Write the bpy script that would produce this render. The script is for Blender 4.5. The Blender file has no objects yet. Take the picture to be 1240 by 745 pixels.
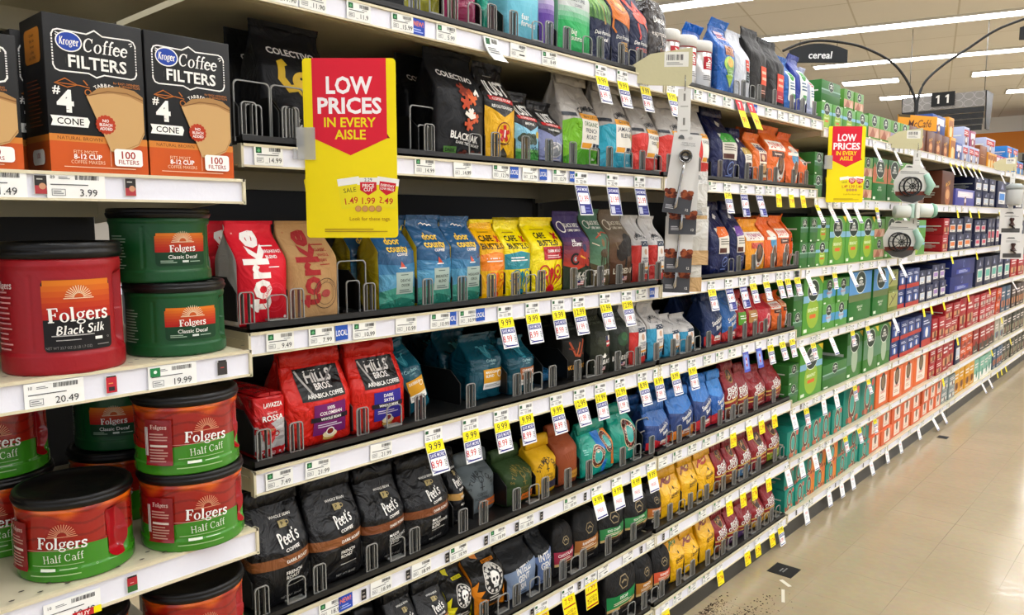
import bpy, bmesh, math, random
from math import sin, cos, pi, radians, sqrt, atan2
from mathutils import Vector, Matrix, noise
from mathutils.geometry import tessellate_polygon

SC = bpy.context.scene
COL = SC.collection
random.seed(7)

# ------------------------------------------------------------------ camera
# metres; Z up; the run of shelving follows +Y, its price rails lie in the plane X = 0, the aisle is at X > 0
cam_d = bpy.data.cameras.new('camera')
cam_d.sensor_width = 36.0
cam_d.lens = 36.0 * 935.0 / 1240.0
cam_d.clip_start = 0.02
cam_d.clip_end = 200
cam = bpy.data.objects.new('camera', cam_d)
COL.objects.link(cam)
cam.location = (1.1, 0.0, 1.2)
cam.rotation_euler = (radians(90 - 6.4377), 0.0, radians(41.925))
SC.camera = cam

# ------------------------------------------------------------------ view and world
SC.view_settings.view_transform = 'Standard'
SC.view_settings.look = 'None'
SC.view_settings.gamma = 1.0
SC.view_settings.exposure = -0.22
SC.view_settings.use_curve_mapping = False
SC.cycles.use_denoising = True
SC.cycles.max_bounces = 7
SC.cycles.transparent_max_bounces = 24
SC.cycles.sample_clamp_indirect = 4.0
SC.cycles.caustics_reflective = False
SC.cycles.caustics_refractive = False
world = bpy.data.worlds.new('store_ambient')
SC.world = world
world.use_nodes = True
world.node_tree.nodes['Background'].inputs[0].default_value = (0.94, 0.985, 1.09, 1)
world.node_tree.nodes['Background'].inputs[1].default_value = 1.35
LAMP_POWER = 24.0      # emission strength of the ceiling light strips
CEIL_Z = 3.9
# ------------------------------------------------------------------ colours and materials
def lin(c):
    if isinstance(c, str):
        c = c.lstrip('#'); c = [int(c[i:i + 2], 16) for i in (0, 2, 4)]
    out = []
    for v in c[:3]:
        v = v / 255.0
        out.append((v / 12.92 if v <= 0.04045 else ((v + 0.055) / 1.055) ** 2.4) ** 1.18)
    return (out[0], out[1], out[2], 1.0)

def printed(name, rough, bump=0.0, scale=30.0, spec=0.5, coat=0.0, metal=0.0):
    """printed surface: its colours are the mesh's own print colours"""
    m = bpy.data.materials.new(name); m.use_nodes = True
    nt = m.node_tree; b = nt.nodes['Principled BSDF']
    a = nt.nodes.new('ShaderNodeAttribute'); a.attribute_name = 'ink'
    nt.links.new(a.outputs['Color'], b.inputs['Base Color'])
    b.inputs['Roughness'].default_value = rough
    b.inputs['Specular IOR Level'].default_value = spec
    b.inputs['Coat Weight'].default_value = coat
    b.inputs['Coat Roughness'].default_value = 0.08
    b.inputs['Metallic'].default_value = metal
    if bump:
        tc = nt.nodes.new('ShaderNodeTexCoord')
        n = nt.nodes.new('ShaderNodeTexNoise'); n.inputs['Scale'].default_value = scale
        n.inputs['Detail'].default_value = 3.0; n.inputs['Distortion'].default_value = 1.1
        oi = nt.nodes.new('ShaderNodeObjectInfo')
        ad = nt.nodes.new('ShaderNodeVectorMath'); ad.operation = 'ADD'
        ml = nt.nodes.new('ShaderNodeVectorMath'); ml.operation = 'SCALE'
        ml.inputs['Scale'].default_value = 0.7
        nt.links.new(oi.outputs['Location'], ml.inputs[0])
        nt.links.new(tc.outputs['Object'], ad.inputs[0]); nt.links.new(ml.outputs[0], ad.inputs[1])
        nt.links.new(ad.outputs[0], n.inputs['Vector'])
        bp = nt.nodes.new('ShaderNodeBump'); bp.inputs['Strength'].default_value = bump
        bp.inputs['Distance'].default_value = 0.012
        nt.links.new(n.outputs['Fac'], bp.inputs['Height'])
        nt.links.new(bp.outputs['Normal'], b.inputs['Normal'])
    return m

M_FILM = printed('film_satin', 0.38, 0.95, 24, 0.32)
M_GLOSS = printed('film_gloss', 0.22, 1.0, 22, 0.4)
M_MATTE = printed('film_matte', 0.52, 0.6, 20, 0.22)
M_KRAFT = printed('kraft_paper', 0.85, 0.3, 40, 0.2)
M_CARD = printed('printed_card', 0.45, 0.0, 30, 0.25)
M_PLAST = printed('moulded_plastic', 0.36, 0.06, 60, 0.32)
M_SLEEVE = printed('shrink_sleeve', 0.16, 0.12, 30, 0.5)
M_PAPER = printed('label_paper', 0.6, 0.0, 30, 0.3)
M_METAL = printed('brushed_tin', 0.28, 0.0, 30, 0.5, 0, 0.85)
M_CHROME = printed('polished_steel', 0.12, 0.0, 30, 0.5, 0, 1.0)
M_STEEL = printed('powder_coat', 0.45, 0.03, 120, 0.4)

def clear_mat(name, tint, rough, dens):
    m = bpy.data.materials.new(name); m.use_nodes = True
    nt = m.node_tree; nt.nodes.clear()
    o = nt.nodes.new('ShaderNodeOutputMaterial')
    t = nt.nodes.new('ShaderNodeBsdfTransparent'); t.inputs[0].default_value = tint
    g = nt.nodes.new('ShaderNodeBsdfPrincipled'); g.inputs['Roughness'].default_value = rough; g.inputs['Base Color'].default_value = (0.62, 0.63, 0.63, 1)
    mx = nt.nodes.new('ShaderNodeMixShader'); mx.inputs[0].default_value = dens
    nt.links.new(t.outputs[0], mx.inputs[1]); nt.links.new(g.outputs[0], mx.inputs[2])
    nt.links.new(mx.outputs[0], o.inputs[0])
    return m
M_CLEAR = bpy.data.materials.new('clear_plastic'); M_CLEAR.use_nodes = True; M_CLEAR.node_tree.nodes.clear()
_o = M_CLEAR.node_tree.nodes.new('ShaderNodeOutputMaterial'); _t = M_CLEAR.node_tree.nodes.new('ShaderNodeBsdfTransparent'); _t.inputs[0].default_value = (.9, .9, .9, 1)
M_CLEAR.node_tree.links.new(_t.outputs[0], _o.inputs[0])
M_HAZE = clear_mat('clear_plastic_haze', (0.9, 0.9, 0.9, 1), 0.2, 0.35)
M_RIM = printed('clear_plastic_edge', 0.2, 0.0, 30, 0.5)

# ------------------------------------------------------------------ mesh builder
_uid = [0]
class G:
    """collects coloured polygons; build() links them as ONE mesh object"""
    def __init__(s): s.v = []; s.f = []; s.c = []; s.m = []; s.sm = []
    def poly(s, pts, col, m=0, smooth=False):
        n = len(s.v); s.v.extend([tuple(p) for p in pts]); s.f.append(tuple(range(n, n + len(pts))))
        s.c.append(lin(col) if not (isinstance(col, tuple) and len(col) == 4) else col); s.m.append(m); s.sm.append(smooth)
    def mesh(s, vs, fs, col, m=0, smooth=True):
        """col: one colour, or a function of the face index"""
        n = len(s.v); s.v.extend([tuple(p) for p in vs])
        if not callable(col): cc = lin(col)
        for i, f in enumerate(fs):
            s.f.append(tuple(k + n for k in f)); s.c.append(lin(col(i)) if callable(col) else cc); s.m.append(m); s.sm.append(smooth)
    def box(s, a, b, col, m=0, bev=0.0):
        x0, y0, z0 = a; x1, y1, z1 = b
        if bev <= 0:
            v = [(x0, y0, z0), (x1, y0, z0), (x1, y1, z0), (x0, y1, z0), (x0, y0, z1), (x1, y0, z1), (x1, y1, z1), (x0, y1, z1)]
            s.mesh(v, [(0, 3, 2, 1), (4, 5, 6, 7), (0, 1, 5, 4), (1, 2, 6, 5), (2, 3, 7, 6), (3, 0, 4, 7)], col, m, False)
        else:
            bm = bmesh.new(); bmesh.ops.create_cube(bm, size=1)
            for q in bm.verts: q.co = ((x0 + x1) / 2 + q.co.x * (x1 - x0), (y0 + y1) / 2 + q.co.y * (y1 - y0), (z0 + z1) / 2 + q.co.z * (z1 - z0))
            bmesh.ops.bevel(bm, geom=bm.edges[:] + bm.verts[:], offset=bev, segments=2, affect='EDGES', profile=0.5)
            bm.verts.index_update()
            s.mesh([q.co[:] for q in bm.verts], [[q.index for q in f.verts] for f in bm.faces], col, m, True); bm.free()
    def tube(s, pts, r, col, m=0, n=8, cap=True):
        pts = [Vector(p) for p in pts]; rings = []
        for i, p in enumerate(pts):
            d = (pts[min(i + 1, len(pts) - 1)] - pts[max(i - 1, 0)]).normalized()
            up = Vector((0, 0, 1)) if abs(d.z) < 0.9 else Vector((1, 0, 0))
            a = d.cross(up).normalized(); b = a.cross(d)
            rr = r[i] if isinstance(r, (list, tuple)) else r
            rings.append([p + a * rr * cos(2 * pi * k / n) + b * rr * sin(2 * pi * k / n) for k in range(n)])
        v = [q for rg in rings for q in rg]; f = []
        for i in range(len(pts) - 1):
            for k in range(n): f.append((i * n + k, i * n + (k + 1) % n, (i + 1) * n + (k + 1) % n, (i + 1) * n + k))
        if cap: f.append(tuple(range(n - 1, -1, -1))); f.append(tuple(range((len(pts) - 1) * n, len(pts) * n)))
        s.mesh(v, f, col, m)
    def lathe(s, prof, col, m=0, n=32, c=(0, 0), cap=True):
        """prof: list of (r, z); col may be a function of z"""
        v = [(c[0] + r * cos(2 * pi * k / n), c[1] + r * sin(2 * pi * k / n), z) for r, z in prof for k in range(n)]; f = []; zs = []
        for i in range(len(prof) - 1):
            for k in range(n):
                f.append((i * n + k, i * n + (k + 1) % n, (i + 1) * n + (k + 1) % n, (i + 1) * n + k)); zs.append((prof[i][1] + prof[i + 1][1]) / 2)
        if cap:
            f.append(tuple(range(n - 1, -1, -1))); zs.append(prof[0][1]); f.append(tuple(range((len(prof) - 1) * n, len(prof) * n))); zs.append(prof[-1][1])
        s.mesh(v, f, (lambda i: col(zs[i])) if callable(col) else col, m)
    def build(s, name, mats, parent=None, shade=True):
        me = bpy.data.meshes.new(name); me.from_pydata(s.v, [], s.f)
        for mm in (mats if isinstance(mats, (list, tuple)) else [mats]): me.materials.append(mm)
        me.polygons.foreach_set('material_index', s.m)
        me.polygons.foreach_set('use_smooth', s.sm if shade else [False] * len(s.f))
        at = me.color_attributes.new('ink', 'FLOAT_COLOR', 'CORNER')
        buf = []
        for f, c in zip(s.f, s.c):
            for _ in f: buf.extend(c)
        at.data.foreach_set('color', buf)
        me.update()
        o = bpy.data.objects.new(name, me); COL.objects.link(o)
        if parent is not None: o.parent = parent
        return o

def tag(o, label, cat, group=None, kind=None):
    o['label'] = label; o['category'] = cat
    if group: o['group'] = group
    if kind: o['kind'] = kind
    return o
def thing(name, label, cat, loc=(0, 0, 0), rz=0.0, group=None, tilt=0.0):
    o = bpy.data.objects.new(name, None); COL.objects.link(o); o.empty_display_size = 0.02
    o.location = loc; o.rotation_euler = (0, tilt, rz)
    return tag(o, label, cat, group)
def structure(o): o['kind'] = 'structure'; return o
_kids = {}
def copy_tree(o, parent=None):
    c = o.copy(); COL.objects.link(c); c.parent = parent
    for ch in list(_kids.get(o.name, o.children)): copy_tree(ch, c)
    return c

# ------------------------------------------------------------------ lettering
_tc = {}
def text_mesh(s, bold=0.0, res=2):
    bold *= .62; k = (s, bold, res)
    if k not in _tc:
        cu = bpy.data.curves.new('lettering', 'FONT'); cu.body = s; cu.size = 1; cu.offset = bold; cu.resolution_u = res
        ob = bpy.data.objects.new('lettering', cu); COL.objects.link(ob)
        dg = bpy.context.evaluated_depsgraph_get(); ev = ob.evaluated_get(dg); me = ev.to_mesh()
        me.calc_loop_triangles()
        vs = [(q.co.x, q.co.y) for q in me.vertices]; ts = [tuple(t.vertices) for t in me.loop_triangles]
        ev.to_mesh_clear(); bpy.data.objects.remove(ob); bpy.data.curves.remove(cu)
        xs = [q[0] for q in vs] or [0, 1]
        _tc[k] = (vs, ts, min(xs), max(xs))
    return _tc[k]
CAP = 0.682
_split_cache = {}
def split(tris, L):
    out = []; st = list(tris)
    while st:
        a, b, c = st.pop()
        d = [(a[0] - b[0]) ** 2 + (a[1] - b[1]) ** 2, (b[0] - c[0]) ** 2 + (b[1] - c[1]) ** 2, (c[0] - a[0]) ** 2 + (c[1] - a[1]) ** 2]
        k = d.index(max(d))
        if d[k] <= L * L: out.append((a, b, c)); continue
        if k == 1: a, b, c = b, c, a
        elif k == 2: a, b, c = c, a, b
        m = ((a[0] + b[0]) / 2, (a[1] + b[1]) / 2); st.append((a, m, c)); st.append((m, b, c))
    return out

# letters drawn with strokes: ('s', width, points) stroke; ('r', cx, cy, rx, ry, tx, ty) ring
def _arc(cx, cy, rx, ry, a0, a1, n=12): return [(cx + rx * cos(radians(a0 + (a1 - a0) * i / n)), cy + ry * sin(radians(a0 + (a1 - a0) * i / n))) for i in range(n + 1)]
SERIF = {
 'F': (.66, [('s', .18, [(.17, .03), (.17, .97)]), ('s', .07, [(0, .97), (.6, .97)]), ('s', .07, [(.58, .99), (.6, .76)]), ('s', .06, [(.17, .52), (.46, .52)]), ('s', .06, [(.46, .66), (.46, .4)]), ('s', .06, [(0, .03), (.36, .03)])]),
 'o': (.6, [('r', .29, .32, .29, .34, .13, .05)]),
 'l': (.34, [('s', .15, [(.15, .03), (.15, 1.0)]), ('s', .06, [(0, .03), (.32, .03)]), ('s', .06, [(.02, .97), (.15, .98)])]),
 'g': (.6, [('r', .26, .42, .24, .23, .11, .05), ('r', .27, -.06, .28, .17, .09, .06), ('s', .07, [(.14, .22), (.12, .12), (.3, .1)]), ('s', .08, [(.42, .58), (.56, .64)])]),
 'e': (.54, [('s', .1, _arc(.27, .32, .21, .29, 8, 90)), ('s', .15, _arc(.27, .32, .22, .29, 90, 230)), ('s', .09, _arc(.27, .32, .22, .29, 230, 325)), ('s', .06, [(.1, .36), (.5, .36)])]),
 'r': (.46, [('s', .15, [(.15, .03), (.15, .62)]), ('s', .06, [(0, .03), (.34, .03)]), ('s', .05, [(.02, .6), (.15, .61)]), ('s', .1, [(.17, .45), (.27, .58), (.4, .58)]), ('s', .13, [(.38, .55), (.39, .53)])]),
 's': (.48, [('s', .12, [(.4, .5), (.36, .6), (.22, .63), (.08, .55), (.1, .42), (.32, .3), (.4, .18), (.32, .05), (.18, .02), (.06, .06), (.05, .18)])]),
 'H': (.82, [('s', .11, [(.15, .03), (.15, .97)]), ('s', .11, [(.63, .03), (.63, .97)]), ('s', .05, [(.15, .52), (.63, .52)])] + [('s', .045, [(x - .13, y), (x + .13, y)]) for x in (.15, .63) for y in (.03, .97)]),
 'a': (.54, [('s', .1, _arc(.24, .44, .17, .2, 150, 0)), ('s', .11, [(.41, .46), (.41, .08), (.5, .03)]), ('r', .23, .19, .2, .18, .1, .05)]),
 'f': (.38, [('s', .11, [(.17, .03), (.17, .8), (.25, .96), (.38, .95)]), ('s', .05, [(.02, .62), (.36, .62)]), ('s', .045, [(.04, .03), (.32, .03)])]),
 'C': (.76, [('s', .12, _arc(.38, .5, .31, .46, 130, 240)), ('s', .07, _arc(.38, .5, .31, .46, 40, 130)), ('s', .07, _arc(.38, .5, .31, .46, 240, 320)), ('s', .05, [(.62, .98), (.62, .68)])]),
 'P': (.6, [('s', .16, [(.15, -.12), (.15, .97)]), ('s', .11, _arc(.18, .72, .32, .26, 100, -100)), ('s', .07, [(.02, .97), (.25, .97)])]),
 't': (.38, [('s', .14, [(.17, .85), (.17, .14), (.25, .04), (.36, .06)]), ('s', .08, [(.0, .64), (.38, .64)])]),
 "'": (.2, [('s', .1, [(.1, 1.0), (.06, .8)])]),
 'B': (.68, [('s', .14, [(.15, .03), (.15, .97)]), ('s', .1, _arc(.16, .75, .36, .22, 90, -90)), ('s', .1, _arc(.16, .27, .42, .25, 90, -90))]),
 'c': (.48, [('s', .13, _arc(.26, .32, .2, .29, 45, 315))]),
 'k': (.54, [('s', .13, [(.12, .03), (.12, 1.0)]), ('s', .09, [(.14, .26), (.44, .62)]), ('s', .12, [(.24, .38), (.48, .03)])]),
 'S': (.6, [('s', .13, [(.5, .8), (.42, .95), (.26, .97), (.1, .86), (.12, .68), (.34, .52), (.5, .34), (.46, .12), (.28, .02), (.08, .08), (.04, .24)])]),
 'i': (.3, [('s', .13, [(.14, .03), (.14, .62)]), ('s', .15, [(.14, .86), (.14, .88)])]),
 'K': (.6, [('s', .15, [(.12, .03), (.12, .97)]), ('s', .1, [(.14, .42), (.5, .97)]), ('s', .13, [(.26, .55), (.54, .03)])]),
 'M': (.9, [('s', .13, [(.08, .03), (.24, .97), (.44, .2), (.64, .97), (.82, .03)])]),
 'é': (.54, [('s', .12, _arc(.27, .32, .21, .29, 8, 325)), ('s', .07, [(.1, .36), (.5, .36)]), ('s', .08, [(.25, .75), (.36, .92)])]),
 ' ': (.3, []),
}
def stroke_tris(pts, w):
    """a mitred ribbon along pts"""
    pts = [p for k, p in enumerate(pts) if k == 0 or abs(p[0] - pts[k - 1][0]) + abs(p[1] - pts[k - 1][1]) > 1e-9]
    if len(pts) < 2: return []
    n = len(pts); closed = n > 3 and abs(pts[0][0] - pts[-1][0]) + abs(pts[0][1] - pts[-1][1]) < 1e-9
    d = []
    for i in range(n - 1):
        dx, dy = pts[i + 1][0] - pts[i][0], pts[i + 1][1] - pts[i][1]; L = sqrt(dx * dx + dy * dy); d.append((dx / L, dy / L))
    a, b = [], []
    for i in range(n):
        if closed: p, q = d[(i - 1) % (n - 1)], d[i % (n - 1)]
        else: p, q = d[max(i - 1, 0)], d[min(i, n - 2)]
        nx, ny = -(p[1] + q[1]), p[0] + q[0]; L = sqrt(nx * nx + ny * ny)
        if L < .3: nx, ny, L = -p[1], p[0], 1.0; k = w / 2
        else: k = w / 2 * min(1.8, 2 / L)
        nx, ny = nx / L * k, ny / L * k
        a.append((pts[i][0] + nx, pts[i][1] + ny)); b.append((pts[i][0] - nx, pts[i][1] - ny))
    out = []
    for i in range(n - 1): out += [(a[i], b[i], b[i + 1]), (a[i], b[i + 1], a[i + 1])]
    return out
def ring_tris(cx, cy, rx, ry, tx, ty, n=20):
    out = []
    for k in range(n):
        a0, a1 = 2 * pi * k / n, 2 * pi * (k + 1) / n
        o0, o1 = (cx + rx * cos(a0), cy + ry * sin(a0)), (cx + rx * cos(a1), cy + ry * sin(a1))
        i0, i1 = (cx + (rx - tx) * cos(a0), cy + (ry - ty) * sin(a0)), (cx + (rx - tx) * cos(a1), cy + (ry - ty) * sin(a1))
        out += [(o0, i1, i0), (o0, o1, i1)]
    return out
def serif_tris(s, wt=1.0, xs=1.0):
    x = 0; out = []
    for ch in s:
        adv, gl = SERIF.get(ch, SERIF[' '])
        for e in gl:
            if e[0] == 's': t = stroke_tris([(p[0] * xs, p[1]) for p in e[2]], e[1] * wt)
            else: t = ring_tris(e[1] * xs, e[2], e[3] * xs, e[4], e[5] * wt * xs, e[6] * wt)
            out.append((gl.index(e), [tuple((p[0] + x, p[1]) for p in q) for q in t]))
        x += adv * xs + 0.03
    return out, x

# ------------------------------------------------------------------ printing on surfaces
class Print:
    """draws flat artwork onto a surface S(a, b, off): a in metres across (0 = middle), b in metres up. x is given in
    shares of the width (-.5 .. .5), y in shares of the height (0 .. 1)."""
    def __init__(s, g, S, w, h, m=0, L=0.009): s.g = g; s.S = S; s.w = w; s.h = h; s.m = m; s.L = L; s.n = 0; s.e = min(w, h * 1.05)
    def tris(s, tris, col, L=None, step=1.0):
        if not tris: return
        s.n += step; off = 0.0009 + 0.00008 * s.n if s.L else 0.0003 + 0.00003 * s.n
        if L is None: L = s.L
        if L: tris = split(tris, L)
        ix = {}; vs = []; fs = []
        for t in tris:
            f = []
            area = (t[1][0] - t[0][0]) * (t[2][1] - t[0][1]) - (t[2][0] - t[0][0]) * (t[1][1] - t[0][1])
            if area < 0: t = (t[0], t[2], t[1])
            for p in t:
                k = (round(p[0], 6), round(p[1], 6))
                if k not in ix: ix[k] = len(vs); vs.append(s.S(p[0], p[1], off))
                f.append(ix[k])
            if len(set(f)) == 3: fs.append(f)
        s.g.mesh(vs, fs, col, s.m, bool(L))
    def P(s, p): return (p[0] * s.w, p[1] * s.h)
    def rect(s, x0, y0, x1, y1, col):
        a, b, c, d = s.P((x0, y0)), s.P((x1, y0)), s.P((x1, y1)), s.P((x0, y1)); s.tris([(a, b, c), (a, c, d)], col)
    def poly(s, pts, col):
        q = [s.P(p) for p in pts]; t = tessellate_polygon([[Vector((p[0], p[1], 0)) for p in q]])
        s.tris([tuple(q[i] for i in tr) for tr in t], col)
    def ell(s, cx, cy, rx, ry, col, n=24):
        """rx, ry in shares of the width"""
        c = s.P((cx, cy)); s.ellm(c[0], c[1], rx * s.e, ry * s.e, col, n)
    def ellm(s, x, y, rx, ry, col, n=24):
        q = [(x + rx * cos(2 * pi * k / n), y + ry * sin(2 * pi * k / n)) for k in range(n)]
        s.tris([((x, y), q[k], q[(k + 1) % n]) for k in range(n)], col)
    def ring(s, cx, cy, rx, ry, t, col, n=28):
        c = s.P((cx, cy)); s.tris(ring_tris(c[0], c[1], rx * s.e, ry * s.e, t * s.e, t * s.e, n), col)
    def line(s, pts, t, col):
        """t = line width in shares of the width"""
        s.tris(stroke_tris([s.P(p) for p in pts], t * s.w), col)
    def rrect(s, x0, y0, x1, y1, r, col):
        a, b = s.P((x0, y0)), s.P((x1, y1)); r = r * s.w; q = []
        for cx, cy, a0 in ((b[0] - r, b[1] - r, 0), (a[0] + r, b[1] - r, 90), (a[0] + r, a[1] + r, 180), (b[0] - r, a[1] + r, 270)):
            q += [(cx + r * cos(radians(a0 + 90 * k / 5)), cy + r * sin(radians(a0 + 90 * k / 5))) for k in range(6)]
        c = ((a[0] + b[0]) / 2, (a[1] + b[1]) / 2)
        s.tris([(c, q[k], q[(k + 1) % len(q)]) for k in range(len(q))], col)
    def frame(s, x0, y0, x1, y1, t, col):
        s.line([(x0, y0), (x1, y0), (x1, y1), (x0, y1), (x0, y0)], t, col)
    def text(s, st, cx, cy, hh, col, wmax=None, rot=0, bold=0.0, shear=0.0, align='c', squash=1.0, L=None, res=2):
        """hh = height of the capitals in shares of the height; wmax = greatest width in shares of the width"""
        if not st: return
        vs, ts, x0, x1 = text_mesh(st, bold, res)
        k = hh * s.h / CAP; kx = k * squash; wd = (x1 - x0) * kx
        if wmax and wd > wmax * s.w: kx *= wmax * s.w / wd; wd = wmax * s.w
        c = s.P((cx, cy)); r = radians(rot); cr, sr = cos(r), sin(r)
        ox = {'c': -(x0 + x1) / 2 * kx, 'l': -x0 * kx, 'r': -x1 * kx}[align]
        q = []
        for x, y in vs:
            X = x * kx + ox + shear * (y - CAP / 2) * k; Y = (y - CAP / 2) * k
            q.append((c[0] + X * cr - Y * sr, c[1] + X * sr + Y * cr))
        s.tris([tuple(q[i] for i in t) for t in ts], col, (s.L * 1.2 if s.L and hh * s.h > 0.012 else 0) if L is None else L)
    def arctext(s, st, cx, cy, r, hh, col, a0=160, a1=20, bold=0.0):
        """letters along an arc of radius r (shares of the width)"""
        n = len(st); c = s.P((cx, cy)); R = r * s.w
        for i, ch in enumerate(st):
            if ch == ' ': continue
            a = radians(a0 + (a1 - a0) * (i + .5) / n)
            s.text(ch, (c[0] + R * cos(a)) / s.w, (c[1] + R * sin(a)) / s.h, hh, col, rot=math.degrees(a) - 90, bold=bold, L=0)
    def serif(s, st, cx, cy, hh, col, wmax=None, wt=1.0, shear=0.0, rot=0, xs=1.0):
        t, wd = serif_tris(st, wt, xs); k = hh * s.h; kx = k
        if wmax and wd * k > wmax * s.w: kx = wmax * s.w / wd
        c = s.P((cx, cy)); r = radians(rot); cr, sr = cos(r), sin(r)
        def tr(p):
            X = (p[0] - wd / 2) * kx + shear * p[1] * k; Y = (p[1] - .5) * k
            return (c[0] + X * cr - Y * sr, c[1] + X * sr + Y * cr)
        for k2 in range(9):
            s.tris([tuple(tr(p) for p in q) for i, l in t if i == k2 for q in l], col, 0, .4)
    def bars(s, x0, y0, x1, y1, n, col, t=.45, seed=1):
        """small print too fine to read"""
        rnd = random.Random(seed); st = (y1 - y0) / n
        for i in range(n):
            yb = y1 - st * (i + 1) + st * (1 - t) / 2; s.rect(x0, yb, x0 + (x1 - x0) * rnd.uniform(.7, 1), yb + st * t, col)
    def barcode(s, x0, y0, x1, y1, col='#222222', n=14, seed=3):
        rnd = random.Random(seed); st = (x1 - x0) / n
        for i in range(n):
            s.rect(x0 + st * i, y0, x0 + st * i + st * rnd.uniform(.3, .8), y1, col)

def plane_S(o, ax, ay, n):
    o, ax, ay, n = Vector(o), Vector(ax), Vector(ay), Vector(n)
    return lambda a, b, off: tuple(o + ax * a + ay * b + n * off)
# ------------------------------------------------------------------ the room
def tile_floor():
    m = bpy.data.materials.new('polished_tile'); m.use_nodes = True; nt = m.node_tree; b = nt.nodes['Principled BSDF']
    tc = nt.nodes.new('ShaderNodeTexCoord'); sp = nt.nodes.new('ShaderNodeSeparateXYZ'); nt.links.new(tc.outputs['Object'], sp.inputs[0])
    def seam(axis, off):
        a = nt.nodes.new('ShaderNodeMath'); a.operation = 'ADD'; a.inputs[1].default_value = off; nt.links.new(sp.outputs[axis], a.inputs[0])
        p = nt.nodes.new('ShaderNodeMath'); p.operation = 'PINGPONG'; p.inputs[1].default_value = 0.119; nt.links.new(a.outputs[0], p.inputs[0])
        l = nt.nodes.new('ShaderNodeMath'); l.operation = 'LESS_THAN'; l.inputs[1].default_value = 0.0011; nt.links.new(p.outputs[0], l.inputs[0]); return l
    s1, s2 = seam(0, -0.2 + 0.238 * 20), seam(1, -2.42 + 0.238 * 20)
    mxx = nt.nodes.new('ShaderNodeMath'); mxx.operation = 'MAXIMUM'; nt.links.new(s1.outputs[0], mxx.inputs[0]); nt.links.new(s2.outputs[0], mxx.inputs[1])
    n1 = nt.nodes.new('ShaderNodeTexNoise'); n1.inputs['Scale'].default_value = 1.7; n1.inputs['Detail'].default_value = 6; nt.links.new(tc.outputs['Object'], n1.inputs['Vector'])
    n2 = nt.nodes.new('ShaderNodeTexNoise'); n2.inputs['Scale'].default_value = 45; n2.inputs['Detail'].default_value = 4; nt.links.new(tc.outputs['Object'], n2.inputs['Vector'])
    r1 = nt.nodes.new('ShaderNodeValToRGB'); r1.color_ramp.elements[0].position = .3; r1.color_ramp.elements[1].position = .72
    r1.color_ramp.elements[0].color = lin('#a39579'); r1.color_ramp.elements[1].color = lin('#b3a488'); nt.links.new(n1.outputs['Fac'], r1.inputs[0])
    mm = nt.nodes.new('ShaderNodeMix'); mm.data_type = 'RGBA'; mm.blend_type = 'OVERLAY'; mm.inputs[0].default_value = .12; nt.links.new(r1.outputs[0], mm.inputs[6]); nt.links.new(n2.outputs['Color'], mm.inputs[7])
    sn = nt.nodes.new('ShaderNodeMath'); sn.operation = 'MULTIPLY'; nt.links.new(mxx.outputs[0], sn.inputs[0])
    rr = nt.nodes.new('ShaderNodeMapRange'); rr.inputs[1].default_value = .42; rr.inputs[2].default_value = .62; rr.inputs[3].default_value = .05; rr.inputs[4].default_value = .5; nt.links.new(n1.outputs['Fac'], rr.inputs[0]); nt.links.new(rr.outputs[0], sn.inputs[1])
    mx = nt.nodes.new('ShaderNodeMix'); mx.data_type = 'RGBA'; nt.links.new(sn.outputs[0], mx.inputs[0]); nt.links.new(mm.outputs[2], mx.inputs[6]); mx.inputs[7].default_value = lin('#5c5344')
    nt.links.new(mx.outputs[2], b.inputs['Base Color'])
    r2 = nt.nodes.new('ShaderNodeMapRange'); r2.inputs[1].default_value = .3; r2.inputs[2].default_value = .7; r2.inputs[3].default_value = .09; r2.inputs[4].default_value = .22; nt.links.new(n2.outputs['Fac'], r2.inputs[0]); nt.links.new(r2.outputs[0], b.inputs['Roughness'])
    b.inputs['Specular IOR Level'].default_value = .5
    bp = nt.nodes.new('ShaderNodeBump'); bp.inputs['Strength'].default_value = .08; bp.inputs['Distance'].default_value = .01
    n3 = nt.nodes.new('ShaderNodeTexNoise'); n3.inputs['Scale'].default_value = 6; nt.links.new(tc.outputs['Object'], n3.inputs['Vector']); nt.links.new(n3.outputs['Fac'], bp.inputs['Height']); nt.links.new(bp.outputs['Normal'], b.inputs['Normal'])
    return m
g = G(); g.box((-12, -6, -.08), (14, 26, 0), '#b8ad94'); structure(g.build('floor', tile_floor()))
def ceil_mat():
    m = bpy.data.materials.new('ceiling_board'); m.use_nodes = True; nt = m.node_tree; b = nt.nodes['Principled BSDF']; b.inputs['Roughness'].default_value = .9
    tc = nt.nodes.new('ShaderNodeTexCoord'); mp = nt.nodes.new('ShaderNodeMapping'); mp.inputs['Rotation'].default_value = (0, 0, radians(-13.5)); nt.links.new(tc.outputs['Object'], mp.inputs[0])
    br = nt.nodes.new('ShaderNodeTexBrick'); br.offset = 0; br.inputs['Scale'].default_value = 1; br.inputs['Brick Width'].default_value = 1.22; br.inputs['Row Height'].default_value = 1.32; br.inputs['Mortar Size'].default_value = .012
    br.inputs['Color1'].default_value = lin('#ebe9e8'); br.inputs['Color2'].default_value = lin('#e7e5e4'); br.inputs['Mortar'].default_value = lin('#d2cec8'); nt.links.new(mp.outputs[0], br.inputs[0]); nt.links.new(br.outputs[0], b.inputs['Base Color'])
    return m
g = G(); g.box((-14, -6, CEIL_Z), (14, 24.2, CEIL_Z + .1), '#cfc2b0'); structure(g.build('ceiling', ceil_mat()))
g = G(); g.box((-14, 24.0, 0), (14, 24.15, 3.02), '#d9d2c4'); g.box((-14, 23.97, 2.95), (14, 24.0, 3.5), '#f2a04a'); g.box((-14, 23.95, 3.5), (14, 24.0, CEIL_Z), '#f6f4f0'); structure(g.build('wall_back', M_PAPER))
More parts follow.
